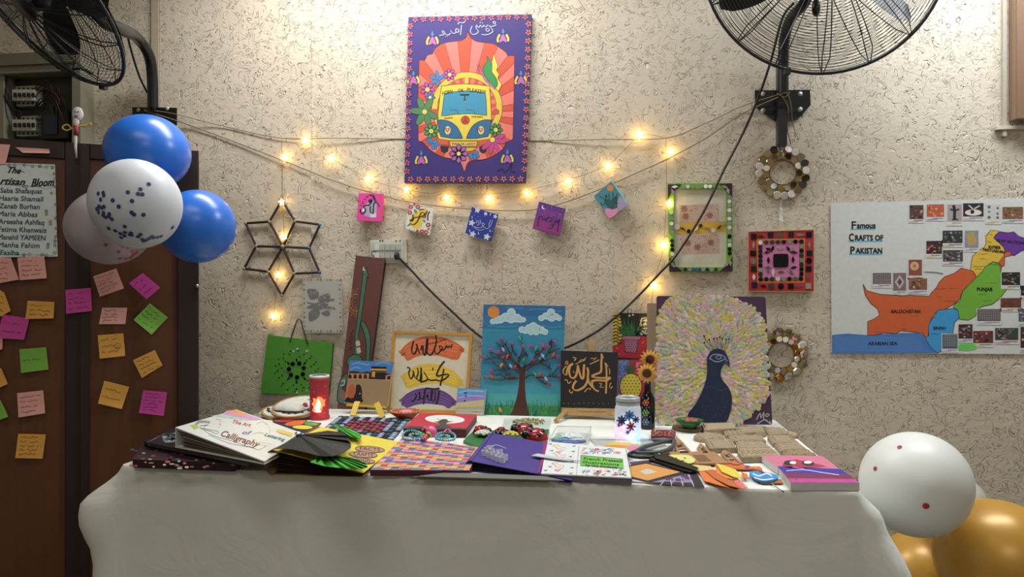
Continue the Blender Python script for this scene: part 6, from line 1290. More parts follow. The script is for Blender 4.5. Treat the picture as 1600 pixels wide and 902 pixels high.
m = MB(); m.tube(sm([PZ(660, 672, zb_+.01), PZ(663, 668, zb_+.02), PZ(669, 671, zb_+.02)], 4), .003, PB, 6); m.build('antenna', t); m = MB(); m.tube(sm([PZ(693, 676, zb_), PZ(700, 671, zb_+.008), PZ(705, 676, zb_+.004)], 4), .0025, PB, 6); m.build('antenna', t)
# --- ladybird board
t = thing('green_board', 'green glitter board with a white and a yellow flower under the ladybirds', 'craft board', PZ(790, 685)); m = MB(); m.slab(flat(Z+.008), [(740, 673), (858, 671), (852, 694), (800, 700), (751, 699), (724, 688.5)], .008, M('#12783a', 1, .4, var=.5, scale=400)); m.build('board', t)
for c, col, n_ in (((755, 682), '#c9cab8', 26), ((798, 684), '#d0c040', 14)):
    m = MB(); c = PZ(*c, Z+.010)
    for i in range(n_): q_ = i*2.4; r = .019*math.sqrt(i/n_); m.ball(c+V((r*math.cos(q_)*1.15, r*math.sin(q_), .008+.008*(1-i/n_))), (.006, .0055, .0045), M(col, 1.1, .6), 6, 5)
    m.build('paper_flower', t)
def ladybird(c, ang, sc, label):
    t = thing('ladybird', label, 'ladybird ornament', c, 'red glossy ladybirds'); r0 = Matrix.Rotation(ang, 3, 'Z'); RG_ = M('#a01018', 1.1, .15, coat=.5); BG = M('#14161a', 1, .2)
    m = MB(); vs = []; N, K2 = 20, 8
    for i in range(K2+1):
        for j in range(N): a = math.pi/2*i/K2; q_ = 2*math.pi*j/N; vs.append(c+r0@V((.026*sc*math.sin(a)*math.cos(q_), .021*sc*math.sin(a)*math.sin(q_), .024*sc*math.cos(a))))
    m.add(vs, [[i*N+j, (i+1)*N+j, (i+1)*N+(j+1) % N, i*N+(j+1) % N] for i in range(K2) for j in range(N)], RG_, True); m.build('shell', t)
    m = MB(); m.ball(c+r0@V((.024*sc, 0, .0112*sc)), (.011*sc, .013*sc, .010*sc), BG, 12, 8, r0); hd = m.build('head', t)
    for s_ in (-1, 1): m = MB(); m.ball(c+r0@V((.031*sc, s_*.006*sc, .013*sc)), .0032*sc, M('#d8d8d0', rough=.2), 8, 6); m.build('eye', hd)
    for a, q_ in ((.6, .8), (.6, -.8), (1.05, 1.9), (1.05, -1.9), (1.1, .9), (1.1, -.9), (.7, 2.6), (.7, -2.6)):
        m = MB(); m.ball(c+r0@V((.0262*sc*math.sin(a)*math.cos(q_), .0212*sc*math.sin(a)*math.sin(q_), .0242*sc*math.cos(a))), (.0045*sc, .0045*sc, .002*sc), BG, 8, 5, r0@Matrix.Rotation(-math.atan2(math.sin(q_), .001)*a*.8, 3, 'X')@Matrix.Rotation(math.cos(q_)*a, 3, 'Y')); m.build('spot', t)
    m = MB(); m.tube([c+r0@V((.026*sc*math.sin(a)*-1, 0, .0243*sc*math.cos(a))) for a in [-.9+i*.22 for i in range(9)]], .0007, BG, 4); m.build('wing_line', t)
ladybird(PZ(752, 679, Z+.0085), -.6, 1.12, 'red ladybird ornament behind the white paper flower')
ladybird(PZ(783, 680, Z+.0085), -1.5, 1.0, 'red ladybird ornament facing the room, second from the red canvas')
ladybird(PZ(820, 678, Z+.0085), 3.0, 1.3, 'red ladybird ornament partly behind the foremost ladybird')
ladybird(PZ(838, 686.5, Z+.0085), 3.2, 1.35, 'foremost red ladybird ornament beside the blue slime box')
# --- clear sleeve with beads
t = thing('bead_sleeve', 'clear plastic sleeve holding a scatter of green and orange beads', 'plastic sleeve', PZ(822, 662)); CLR = M('#e8f0ec', 1, .08, alpha=.30, var=0)
m = MB(); m.slab(flat(Z+.005), [(788, 653), (862, 654), (856, 676), (782, 673)], .004, CLR); m.build('sleeve', t); m = MB(); rr = random.Random(12)
for i in range(170): q_ = rr.uniform(0, 6.28); r = rr.random()**.6; m.ball(PZ(826+26*r*math.cos(q_), 659+5.5*r*math.sin(q_), Z+.007), .0026, M(rr.choice(('#2f8a50', '#8aa850', '#d8843a', '#2a6a5a', '#c8a84a')), rough=.3), 5, 4)
m.build('beads', t, kind='stuff')
# --- slime box
t = thing('craft_box', 'clear box with white fluff in blue crinkled film', 'box', PZ(892, 690)); bq = [(870, 667), (923, 668), (917, 694), (858, 690)]
bz = Z+.022
P0 = [PZ(x, y, bz) for x, y in ((871, 666), (924, 667), (917, 688), (858, 686))]
m = MB()
for i in range(4): a, b_ = P0[i], P0[(i+1) % 4]; d = V((0, 0, bz-Z)); m.add([a, b_, b_-d, a-d], [[0, 1, 2, 3]], M('#e8f4f4', 1, .05, alpha=.25, var=0))
m.build('walls', t); m = MB(); m.hexa([V((p.x, p.y, Z+.002)) for p in P0][::-1], [V((p.x, p.y, Z)) for p in P0][::-1], M('#c8d4d0', 1, .3)); m.build('base', t)
m = MB()
for i in range(4): m.tube([P0[i], P0[(i+1) % 4]], .0012, M('#c8d0cc', rough=.2), 5)
m.build('rim', t)
def blob(nm, c, sx, sy, sz, mat, seed, par, n=12):
    rr = random.Random(seed); m = MB(); vs = []
    for i in range(n+1):
        for j in range(n*2): a = math.pi/2*i/n; q_ = math.pi*j/n; r = 1+rr.uniform(-.14, .14)*math.sin(a); vs.append(c+V((sx*math.sin(a)*math.cos(q_)*r, sy*math.sin(a)*math.sin(q_)*r, sz*math.cos(a)*(1+rr.uniform(-.15, .15)))))
    m.add(vs, [[i*2*n+j, (i+1)*2*n+j, (i+1)*2*n+(j+1) % (2*n), i*2*n+(j+1) % (2*n)] for i in range(n) for j in range(2*n)], mat, False); return m.build(nm, par)
blob('blue_film', PZ(888, 690, Z+.0025), .050, .030, .015, M('#1a6ac0', 1.1, .2), 3, t); blob('white_fluff', PZ(894, 686, Z+.010), .033, .022, .018, M('#e0e8ec', 1, .7), 5, t); blob('green_fluff', PZ(874, 687, Z+.008), .018, .014, .012, M('#9ad0b0', 1, .7), 6, t)
# --- purple folder with white quilled butterflies
hA, hB, hD = PZ(737, 721, Z+.024), PZ(771, 677, Z+.026), PZ(893, 750, Z+.008); pc = pl3(hA, hB, hD)
t = thing('purple_folder', 'purple folder with a curled open spine, beside the woven album', 'folder', PZ(815, 735)); m = MB(); top = [pc.hit(*p) for p in ((737, 721), (771, 677), (850, 692), (905, 712), (893, 750.5))]
if (top[1]-top[0]).cross(top[2]-top[0]).dot(pc.n) < 0: top = top[::-1]
PF = M('#44308c', 1.0, .55); m.hexa(top, [p-pc.n*.002 for p in top], PF); m.build('cover', t)
m = MB(); P = []; N = 10
for px, py in ((737, 721), (771, 677)):
    b0 = pc.hit(px, py)
    for i in range(N+1): a = math.pi*i/N; hh = (b0.z-Z)/2; P.append(V((b0.x-.015*math.sin(a), b0.y, b0.z-hh*(1-math.cos(a)))))
m.add(P, [[i, i+1, N+2+i, N+1+i] for i in range(N)], PF, True); o = m.build('spine', t); s = o.modifiers.new('thick', 'SOLIDIFY'); s.thickness = .002
uc = [pc.hit(*p) for p in ((737, 721), (771, 677), (905, 708), (893, 750.5))]; f = up4(under(uc, 0, -.01, Z)); m = MB(); m.hexa([p+V((0, 0, .0015)) for p in f], f, PF); m.build('back_cover', t)
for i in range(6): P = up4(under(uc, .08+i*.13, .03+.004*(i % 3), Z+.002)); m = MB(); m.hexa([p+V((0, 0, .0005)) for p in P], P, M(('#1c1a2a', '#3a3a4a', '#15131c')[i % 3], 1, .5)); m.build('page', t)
# quilled white pieces
t = thing('quilled_butterflies', 'cluster of white quilled paper boxes and loops on the purple folder', 'paper craft', pc.hit(770, 720)); WQ = M('#c8ccdc', 1.15, .6)
rr = random.Random(21)
for i, (x, y) in enumerate([(757, 713), (764, 716), (771, 719), (778, 722), (784, 724), (761, 709), (768, 711), (775, 715), (782, 718), (788, 720), (765, 706), (780, 712)]):
    c = pc.hit(x, y)+pc.n*.008; m = MB(); P = [c+V((.0085*math.cos(q_), .0085*math.sin(q_), -.007)) for q_ in [k_*1.047+rr.random()*.2 for k_ in range(6)]]; Q = [p+V((0, 0, .014)) for p in P]
    m.add(P+Q, [[k_, (k_+1) % 6, 6+(k_+1) % 6, 6+k_] for k_ in range(6)], WQ); o = m.build('quilled_loop', t); s = o.modifiers.new('thick', 'SOLIDIFY'); s.thickness = .0012
m = MB(); m.tube(sm([pc.hit(764, 706)+pc.n*.01, pc.hit(775, 704)+pc.n*.014, pc.hit(791, 705)+pc.n*.006], 4), .0012, WQ, 5); m.build('stem', t)
# --- white booklet
zk = Z+.0245; BQ = [(855.5, 690), (977, 701), (986.5, 746.8), (845.6, 740)]
t = thing('white_booklet', 'open white booklet with line drawings and a green lettered label', 'booklet', PZ(915, 745))
m = MB(); P = [PZ(857, 692, Z+.012), PZ(979, 703, Z+.012), PZ(987, 750, Z+.012), PZ(850, 743, Z+.012)]; m.hexa(P[::-1], [V((p.x, p.y, Z)) for p in P][::-1], M('#6a6a74', 1, .6)); m.build('page_block', t)
m = MB(); zk = Z+.0165; pk = flat(zk); m.slab(pk, BQ, .003, M('#cfd4d6', 1.15, .5)); A = Art(m, pk, (840, 680, .09375), 1.1, step=1e-5)
A.line([(690, 182), (665, 420), (645, 682)], 7, '#6a7074', smooth=0)
A.poly([(105, 92), (172, 102), (95, 440), (30, 632), (0, 628), (60, 400)], '#8a1c6a').poly([(50, 372), (100, 378), (92, 400), (44, 396)], '#b85aa0')
A.poly([(722, 340), (1420, 402), (1436, 558), (712, 510)], '#5ab82a', out='#1a2a18', ow=9)
A.text('French Pressed', 760, 410, 62, '#16240f', 4, width=640, bold=5).text('illustrations', 745, 465, 60, '#16240f', 4.5, width=610, bold=5).text('by the students', 790, 515, 54, '#16240f', 4.5, width=540, bold=5)
rr = random.Random(4)
for x0, x1, y0, y1, n_ in ((750, 1380, 225, 310, 34), (740, 1480, 580, 670, 36)):
    k0 = A.up().k
    for i in range(n_): A.k = k0; x, y = rr.uniform(x0, x1), rr.uniform(y0, y1); A.line([(x+rr.uniform(-40, 40), y+rr.uniform(-18, 18)) for _ in range(4)], 4, rr.choice(('#3a4a52', '#5a6a7a', '#2a3438')))
    for i in range(6): A.k = k0-.000005; A.ell((rr.uniform(x0, x1), rr.uniform(y0, y1)), 46, 20, rr.choice(('#d88a8a', '#e8b8a0', '#c84a7a', '#a8c8d0', '#d8a870')), rr.uniform(-20, 20), 10)
for cx, cy in ((370, 220), (370, 350), (350, 520)):
    A.poly([(cx-110, cy-50), (cx-30, cy-60), (cx+10, cy-20), (cx+100, cy-10), (cx+60, cy+30), (cx+20, cy+60), (cx-60, cy+50), (cx-30, cy+10)], '#d8d4e0', out='#4a5272', ow=5).ell((cx-50, cy-35), 38, 22, '#e0cc8a', 10).ell((cx+10, cy+20), 40, 22, '#e8b890', -10).ell((cx-30, cy+70), 40, 16, '#d890b0', 10)
for x, y in ((210, 150), (230, 262), (600, 186), (590, 275), (545, 362), (575, 440), (130, 590), (205, 530), (570, 545), (550, 640)): A.line([(x-24, y-8), (x, y), (x+26, y-10), (x+10, y+8)], 7, '#3a4248')
m.build('cover', t)
m = MB(); m.slab(flat(zk-.004), [(845, 692), (856, 691), (846, 714), (840, 710)], .001, M('#d8dcdc')); m.build('loose_leaf', t)
m = MB(); A = Art(m, flat(zk+.001), g=1); P = [flat(zk+.004).hit(x, y) for x, y in ((830, 713), (840, 710), (852, 712), (878, 717), (912, 721.5), (878, 720), (846, 715.5))]
m.add([p for p in P]+[p+V((0, 0, .002)) for p in P], [list(range(7))[::-1], list(range(7, 14))]+[[i, (i+1) % 7, 7+(i+1) % 7, 7+i] for i in range(7)], M('#c8ccd4', 1.1, .3)); m.build('paper_feather', label='white paper feather lying across the purple folder and the booklet', cat='paper craft')
# --- geometric card
t = thing('mandala_card', 'dark card with an orange diamond and purple and black squares', 'card', PZ(1040, 742)); MQ = [(983, 721), (1062, 716), (1101, 760), (988, 752)]; zc = Z+.003
m = MB(); m.slab(flat(zc), MQ, .003, M('#c8c4d0', 1.0)); A = Art(m, flat(zc), (1020, 640, .15525), 1.0, step=1e-5)
A.crop(840, 600, .19956); A.poly([(720, 612), (850, 600), (960, 598), (880, 620), (740, 650)], '#4a3a50').poly([(850, 612), (1140, 690), (860, 772), (716, 740), (712, 640)], '#1c181c').poly([(850, 625), (1118, 690), (862, 757), (722, 722), (722, 648)], '#d8943a').poly([(800, 684), (862, 664), (940, 688), (850, 712)], '#c8c4b0')
A.poly([(1140, 690), (1240, 690), (1305, 805), (860, 772)], '#221c26').poly([(1130, 716), (1190, 706), (1225, 786), (900, 768)], '#8a80a8')
for j in range(4): x = 980+j*82; A.poly([(x, 764+j*4), (x+62, 766+j*4), (x+66, 790+j*4), (x+4, 788+j*3)], '#1e1a20')
for x, y in ((1000, 745), (1080, 752), (1150, 738), (1120, 722)): A.poly([(x, y-10), (x+56, y-12), (x+62, y+12), (x+2, y+10)], '#5a2a5c')
A.lines([[(960, 795), (990, 760)], [(1050, 798), (1040, 748)], [(1140, 800), (1120, 730)], [(1225, 806), (1180, 712)]], 5, '#c8c0c8', smooth=0); m.build('card', t)
# --- plastic sheet with a coloured drawing, in front of the jar
slabz('drawing_sleeve', 'clear sleeve with a green and orange drawing in front of the lit jar', 'plastic sleeve', [(922, 686), (1040, 686), (1038, 708), (978, 712), (936, 700)], Z, Z+.003, M('#c4ccc8', 1.05, .12), art=lambda A: A.ell((975, 695.5), 28, 5, '#b8bc3a', 3).ell((962, 698), 20, 2.5, '#d87a2a').line([(985, 702), (1010, 694), (1036, 690)], 1.2, '#6a7a70').ell((990, 700), 10, 5, '#d0708a').line([(935, 688), (960, 687), (990, 689)], .7, '#8a9aa0'))
# --- lit jar
c = PZ(981, 687); k = depth(c)/FP; JR = .0385; t = thing('lit_jar', 'glass jar with painted flowers, glowing with blue and red lights inside', 'jar', c)
GL = bpy.data.materials.new('frosted_glass'); GL.use_nodes = True; nt = GL.node_tree; L = nt.links.new; nt.nodes.clear()
o_ = nt.nodes.new('ShaderNodeOutputMaterial'); tr = nt.nodes.new('ShaderNodeBsdfTransparent'); tl = nt.nodes.new('ShaderNodeBsdfTranslucent'); gl = nt.nodes.new('ShaderNodeBsdfGlossy'); df = nt.nodes.new('ShaderNodeBsdfDiffuse')
tl.inputs[0].default_value = (.75, .95, .9, 1); gl.inputs['Roughness'].default_value = .12; df.inputs[0].default_value = (.75, .88, .84, 1)
m1, m2, m3 = [nt.nodes.new('ShaderNodeMixShader') for _ in range(3)]; m1.inputs[0].default_value = .5; L(tl.outputs[0], m1.inputs[1]); L(df.outputs[0], m1.inputs[2]); m2.inputs[0].default_value = .45; L(m1.outputs[0], m2.inputs[1]); L(tr.outputs[0], m2.inputs[2])
m3.inputs[0].default_value = .10; L(m2.outputs[0], m3.inputs[1]); L(gl.outputs[0], m3.inputs[2]); L(m3.outputs[0], o_.inputs[0])
hj = .128; m = MB(); m.lathe([(0, .001), (JR*.92, .001), (JR, .008), (JR, .092), (JR*.93, .102), (JR*.86, .106)], c, GL, 32); m.build('glass', t)
m = MB(); m.lathe([(JR*.90, .104), (JR*.93, .108), (JR*.93, .124), (JR*.90, .127), (JR*.82, .128), (JR*.8, .122)], c, M('#b8c0c0', rough=.3, metal=.2), 32); m.lathe([(0, .119), (JR*.85, .119)], c, M('#c0c8cc'), 32); m.lathe([(JR*.935, .112), (JR*.955, .114), (JR*.935, .116)], c, M('#8a9090', rough=.3, metal=.5), 32); m.build('lid', t)
def onjar(px, py, off=.0012):
    r = ray(px, py); d = V((r.x, r.y)); e = V((CAM.x-c.x, CAM.y-c.y)); a_q = d.dot(d); b_q = 2*e.dot(d); cq = e.dot(e)-(JR+off)**2; ds = b_q*b_q-4*a_q*cq
    return CAM+r*((-b_q-math.sqrt(max(0, ds)))/(2*a_q))
for (x, y, r, n_, col, cen) in ((983.5, 650, 9.5, 8, '#2a7ac8', '#101830'), (971.5, 657.5, 9, 8, '#1c2a7a', '#10183a'), (994, 656, 6.5, 7, '#20307a', '#10183a'), (986, 667, 8.5, 7, '#a01c38', '#300a18'), (967, 665, 4, 5, '#b83a5a', '#5a1020'), (981, 676, 4.5, 6, '#2a4ab0', '#10183a')):
    m = MB()
    for i in range(n_):
        q_ = 2*math.pi*i/n_; pts = [onjar(x+r*.12*math.cos(q_+1.57), y+r*.12*math.sin(q_+1.57)), onjar(x+r*.65*math.cos(q_)+r*.2*math.cos(q_+1.57), y+r*.65*math.sin(q_)+r*.2*math.sin(q_+1.57)), onjar(x+r*math.cos(q_), y+r*math.sin(q_)), onjar(x+r*.65*math.cos(q_)-r*.2*math.cos(q_+1.57), y+r*.65*math.sin(q_)-r*.2*math.sin(q_+1.57)), onjar(x-r*.12*math.cos(q_+1.57), y-r*.12*math.sin(q_+1.57))]
        m.add(pts, [[0, 1, 2, 3, 4]], M(col, 1.1, .35))
    m.ball(onjar(x, y), .0035, M(cen), 8, 5); m.build('painted_flower', t)
for i, (dx, dy, dz, col, st) in enumerate(((-.012, -.018, .040, '#ff2a3a', 30), (.016, -.012, .034, '#2a8aff', 45), (.004, -.02, .022, '#2a6aff', 40), (-.02, 0, .018, '#ff3a6a', 30), (.022, .004, .016, '#20a0ff', 40), (-.004, .006, .05, '#ffffff', 25), (-.008, -.024, .012, '#ff2a4a', 25), (.010, .0, .060, '#60ffd0', 8), (.012, -.026, .008, '#3ac8ff', 40))):
    m = MB(); m.ball(c+V((dx, dy, dz)), .0042, M(col, 1, .5, emit=st, var=0), 8, 6); m.build('led', t)
m = MB(); rr = random.Random(7); m.tube(sm([c+V((rr.uniform(-.024, .024), rr.uniform(-.024, .024), .006+i*.007)) for i in range(12)], 4), .0007, M('#b8a07a', metal=.5, rough=.4), 4); m.build('led_wire', t)
# --- black bottle with sunflowers
c = PZ(1012, 670); k = depth(c)/FP; t = thing('painted_bottle', 'black glass bottle with dotted flowers painted down its front', 'bottle', c); BB = M('#0c0c10', 1, .12, var=0)
m = MB(); m.lathe([(0, .001), (10.6*k, .001), (11.2*k, .006), (11.2*k, .088), (10.6*k, .100), (8*k, .110), (5.4*k, .120), (4.9*k, .135), (4.9*k, .162), (5.6*k, .163), (5.6*k, .170), (3.6*k, .170), (3.6*k, .160)], c, BB, 28); m.build('glass', t)
fp = Pl(c+V((0, -11.35*k, 0)), (-.08, -1, 0))
for x, y, col in ((1009, 629.5, '#d8502a'), (1009, 645.5, '#4aa83a'), (1009, 660, '#3a8ac8')):
    m = MB()
    for i in range(6): q_ = i*math.pi/3; m.ball(fp.hit(x+3.8*math.cos(q_), y+3.8*math.sin(q_)), (.0034, .0016, .0034), M(col, rough=.35), 8, 5)
    m.ball(fp.hit(x, y), (.003, .002, .003), M('#e0c84a', rough=.35), 8, 5); m.build('dot_flower', t)
m = MB()
for x, y in ((1003, 637), (1014, 637), (1004, 652), (1015, 652), (1013, 624), (1004, 622)): m.ball(fp.hit(x, y), (.0018, .0012, .0018), M('#c8983a'), 6, 4)
m.build('dots', t, kind='stuff')
def sunflower(px, py, dd, r, label, yaw):
    c0 = PD(px, py, dd); t = thing('sunflower', label, 'flower', c0); rt = Matrix.Rotation(yaw, 3, 'Z')@Matrix.Rotation(math.radians(96), 3, 'X'); n_ = rt@V((0, 0, 1)); 
    if n_.y > 0: n_ = -n_
    u = n_.cross(V((0, 0, 1))).normalized(); v = u.cross(n_)
    for ring_, (cnt, rl, h) in enumerate(((15, 1.0, 0), (13, .82, .003))):
        for i in range(cnt):
            q_ = 2*math.pi*i/cnt+ring_*.2; d = u*math.cos(q_)+v*math.sin(q_); s_ = n_.cross(d); m = MB(); o_ = c0+n_*h
            ps = [o_+d*r*.3-s_*r*.06, o_+d*r*.65*rl-s_*r*.16+n_*.002, o_+d*r*rl+n_*-.001, o_+d*r*.65*rl+s_*r*.16+n_*.002, o_+d*r*.3+s_*r*.06, o_+d*r*.65*rl+n_*.0045]
            m.add(ps, [[0, 1, 5], [1, 2, 5], [2, 3, 5], [3, 4, 5], [4, 0, 5]], M('#d8981a', 1.1, .6)); m.build('petal', t)
    m = MB(); m.lathe([(0, .008), (r*.25, .0075), (r*.42, .004), (r*.44, 0)], c0, M('#5a2410', 1, .8, bump=1, bscale=300), 16, n_); m.build('centre', t)
    m = MB(); bt = c+V((0, 0, .168)); m.tube(sm([c0-n_*.003, c0-n_*.01+V((0, .004, -.02)), bt+V((0, 0, .01)), bt-V((0, 0, .05))], 4), .0022, M('#2a5a24'), 6); m.build('stem', t)
sunflower(1015, 562, depth(c)-.015, .0345, 'upper artificial sunflower in the black bottle', .2)
sunflower(1011, 583.5, depth(c)-.035, .0345, 'lower artificial sunflower in the black bottle', -.1)
# --- embroidered purse
t = thing('embroidered_purse', 'small purse with a red patterned flap on grey felt, behind the scissors', 'purse', PZ(1036, 684)); m = MB(); PQ = [(1018, 671.5), (1055, 672), (1054, 684), (1036, 681.5), (1017, 683)]
m.slab(flat(Z+.014), PQ, .004, M('#7a2a2c', 1, .9)); A = Art(m, flat(Z+.014), g=1.1); k0 = A.k; rr = random.Random(14)
for i in range(80): A.k = k0+.00003; A.disc((rr.uniform(1020, 1052), rr.uniform(672.5, 680.5)), .8, rr.choice(('#c83a3a', '#d8b888', '#3a6a4a', '#2a2030', '#d86a5a')), 5)
m.build('flap', t); m = MB(); m.slab(flat(Z+.010), [(1017, 674), (1056, 675), (1053, 688), (1020, 687)], .010, M('#6a6a6e', 1, .9)); m.build('pouch', t, bevel=.002)
# --- scissors
t = thing('scissors', 'large black scissors with a wide grey handle loop', 'scissors', PZ(1020, 712)); GH = M('#4a5058', 1, .4); zs = Z+.014
m = MB(); m.tube(sm([PZ(x, y, zs) for x, y in ((994, 707), (1002, 701), (1024, 694), (1050, 688), (1053, 692), (1049, 700), (1034, 706), (1012, 708))], 6, True), .0058, GH, 8, True); m.build('handle', t)
m = MB(); m.tube(sm([PZ(x, y, zs-.004) for x, y in ((986, 708), (1004, 704), (1026, 708), (1020, 714), (1000, 715), (984, 712))], 6, True), .0048, M('#1c2024', 1, .4), 8, True); m.build('handle', t)
def blade(pts, mt, nm): m = MB(); P = [PZ(x, y, z) for x, y, z in pts]; m.hexa(P[::-1], [p-V((0, 0, .003)) for p in P][::-1], mt); m.build(nm, t)
blade([(1018, 704, zs), (1036, 708, zs), (1091, 731, zs-.002), (1088, 736, zs-.002), (1024, 716, zs)], M('#14171a', 1, .3, metal=.4), 'blade'); blade([(1020, 708, zs-.004), (1036, 712, zs-.004), (1086, 737, zs-.005), (1078, 738, zs-.005), (1014, 718, zs-.004)], M('#1c2024', 1, .3, metal=.4), 'blade')
m = MB(); m.lathe([(0, .004), (.004, .003), (.004, 0)], PZ(1030, 711, zs), M('#8a9098', metal=.9, rough=.3), 12); m.build('pivot', t)
# --- cut-out castle board
BD = M('#a87a4c', 1.0, .7); zb0 = Z+.0085
def board(label, polys, holes, z=zb0, mt=BD, grp=None, name='mdf_cutout', cat='craft board'):
    m = MB()
    for P in polys: m.slab(flat(z), P, .004, mt)
    A = Art(m, flat(z), g=1.0)
    for P in holes: A.poly(P, '#7a5634', smooth=0)
    return m.build(name, label=label, cat=cat, group=grp)
def hole(x, y, w_, h_): return [(x-w_, y+h_), (x-w_*.9, y-h_*.4), (x, y-h_), (x+w_*.9, y-h_*.4), (x+w_, y+h_)]
def tower(label, P, hs, z):
    """thin board tower with real window openings: rails and stiles around them"""
    t = thing('board_tower', label, 'craft board', PZ(sum(p[0] for p in P)/len(P), max(p[1] for p in P), Z))
    (ax, ay), (lx, ly), (blx, bly), (brx, bry), (rx, ry) = P; pl_ = flat(z)
    m = MB(); m.slab(pl_, [(ax, ay), (rx, ry), (lx, ly)], .004, BD); m.build('gable', t)
    for s_ in (0, 1):
        a, b_ = ((lx, ly), (blx, bly)) if s_ == 0 else ((rx, ry), (brx, bry)); d = 4 if s_ == 0 else -4
        m = MB(); m.slab(pl_, [a, (a[0]+d, a[1]), (b_[0]+d, b_[1]), b_], .004, BD); m.build('stile', t)
    for f in [i/hs for i in range(hs+1)]:
        y0 = ly+(bly-ly)*f; x0 = lx+(blx-lx)*f; x1 = rx+(brx-rx)*f; y1 = ry+(bry-ry)*f
        m = MB(); m.slab(pl_, [(x0+4, y0), (x1-4, y1), (x1-4, y1+1.8), (x0+4, y0+1.8)], .004, BD); m.build('rail', t)
tower('peaked cut-out tower with two windows, nearest the red purse', [(1057, 682), (1052, 694), (1058, 706), (1080, 706), (1068, 692)], 2, zb0)
tower('peaked cut-out tower in the middle of the castle board', [(1094, 692), (1089, 700), (1094, 706), (1110, 706), (1102, 698)], 1, zb0)
tower('peaked cut-out tower beside the oblong carved tile', [(1130, 702), (1126, 709), (1140, 724), (1160, 724), (1142, 708)], 2, zb0)
board('long cut-out castle wall board with an arched gate, under the face cut-out', [[(1044, 706), (1116, 706), (1140, 724), (1062, 725)]], [[(1082, 711), (1101, 711), (1112, 721), (1092, 722)]])
board('short cut-out board sticking out beside the scissors', [[(1040, 703), (1050, 699), (1052, 708), (1038, 708)]], [], name='mdf_cutout', z=Z+.004)
# --- paper face, leaves, fish
m = MB(); P = sm([(1043, 716), (1046, 711.5), (1058, 710.5), (1075, 711.5), (1084, 716), (1086, 721), (1078, 724), (1060, 723), (1048, 720)], 3, True); m.slab(flat(Z+.012), [tuple(p) for p in P], .0015, M('#c8c870', 1.2, .6)); A = Art(m, flat(Z+.012), g=1); A.ell((1056, 716), 2, .9, '#5a5a20').ell((1070, 716), 2, .9, '#5a5a20').ell((1067, 720), 3, .8, '#a04a3a'); m.build('smiling_cutout', label='pale yellow paper face cut-out by the scissor tips', cat='paper craft')
def leaf(label, pts, z0, z1, col, name='paper_leaf', grp='orange paper leaves'):
    m = MB(); n_ = len(pts); P = [PZ(x, y, z0+(z1-z0)*abs(math.sin(i*math.pi/n_))) for i, (x, y) in enumerate(pts)]; cc = sum(P, V((0, 0, 0)))/n_+V((0, 0, .003)); m.add(P+[cc], [[i, (i+1) % n_, n_] for i in range(n_)], M(col, 1.1, .6)); o = m.build(name, label=label, cat='paper craft', group=grp); s = o.modifiers.new('thick', 'SOLIDIFY'); s.thickness = .001; return o
leaf('broad orange paper leaf at the front, tip pointing to the table edge', [(1092, 738), (1104, 737), (1130, 748), (1158, 762), (1150, 766), (1120, 758), (1100, 752)], Z+.004, Z+.008, '#d8701c')
leaf('darker orange paper leaf lying over the broad one', [(1102, 736), (1118, 735), (1142, 752), (1162, 765), (1140, 760), (1116, 748)], Z+.008, Z+.014, '#c0601c')
leaf('bright orange paper leaf next to the yellow one', [(1117, 728), (1122, 726), (1134, 738), (1150, 750), (1134, 748), (1120, 740)], Z+.010, Z+.016, '#e07a20')
leaf('yellow ruffled paper leaf on top of the orange leaves', [(1119, 725), (1128, 727), (1150, 735), (1160, 748), (1146, 746), (1128, 738), (1124, 732)], Z+.016, Z+.020, '#d8c818')
leaf('coral pink paper leaf at the end of the leaf pile', [(1142, 746), (1152, 748), (1168, 763), (1160, 765), (1150, 757)], Z+.012, Z+.014, '#e06a5a')
leaf('pale peach paper scrap under the scissor tips', [(1060, 730), (1076, 726), (1110, 729), (1116, 734), (1096, 737), (1070, 736)], Z+.003, Z+.006, '#d8b878')
leaf('orange paper scrap peeking out under the scissor blades', [(1052, 728), (1060, 725), (1080, 735), (1084, 738), (1062, 736)], Z+.001, Z+.002, '#d8803a')
leaf('small orange leaf tip beside the yellow ruffled leaf', [(1158, 738), (1168, 742), (1168, 748), (1161, 748)], Z+.004, Z+.007, '#d8701c')
m = MB(); P = sm([(1117, 722), (1140, 720), (1160, 723), (1166, 729), (1186, 729), (1191, 735), (1178, 733), (1160, 733), (1140, 731), (1124, 726)], 3, True); m.slab(flat(Z+.006), [tuple(p) for p in P], .003, M('#d0641a', 1.1, .6)); A = Art(m, flat(Z+.006), g=1); A.poly([(1164, 727), (1172, 728), (1170, 732), (1164, 732)], '#6a4a8a').poly([(1174, 729), (1184, 730), (1182, 732)], '#d8a83a'); m.build('paper_fish', label='orange paper fish with a purple tail band behind the leaf pile', cat='paper craft')
t = thing('felt_bird_brooch', 'blue felt bird brooch with white stitching on a thin stick', 'brooch', PZ(1193, 746)); m = MB(); P = sm([(1171, 738), (1180, 736), (1196, 738), (1212, 742), (1216, 746), (1206, 751), (1188, 751), (1175, 745)], 3, True); m.slab(flat(Z+.009), [tuple(p) for p in P], .004, M('#2a88c8', 1.1, .8)); m.build('body', t)
m = MB(); A = Art(m, flat(Z+.009), g=1.1); A.line([(1176, 740), (1186, 744), (1198, 740), (1206, 744)], 2, '#e0e0e0').line([(1178, 746), (1192, 750), (1208, 748)], 1.6, '#e0e0e0').poly([(1184, 737), (1194, 737), (1192, 740)], '#5a2a1a'); m.build('stitching', t)
m = MB(); m.slab(flat(Z+.004), [(1184, 751), (1220, 749), (1224, 755), (1190, 755)], .002, M('#a8602a', 1.1)); m.build('feet', t)
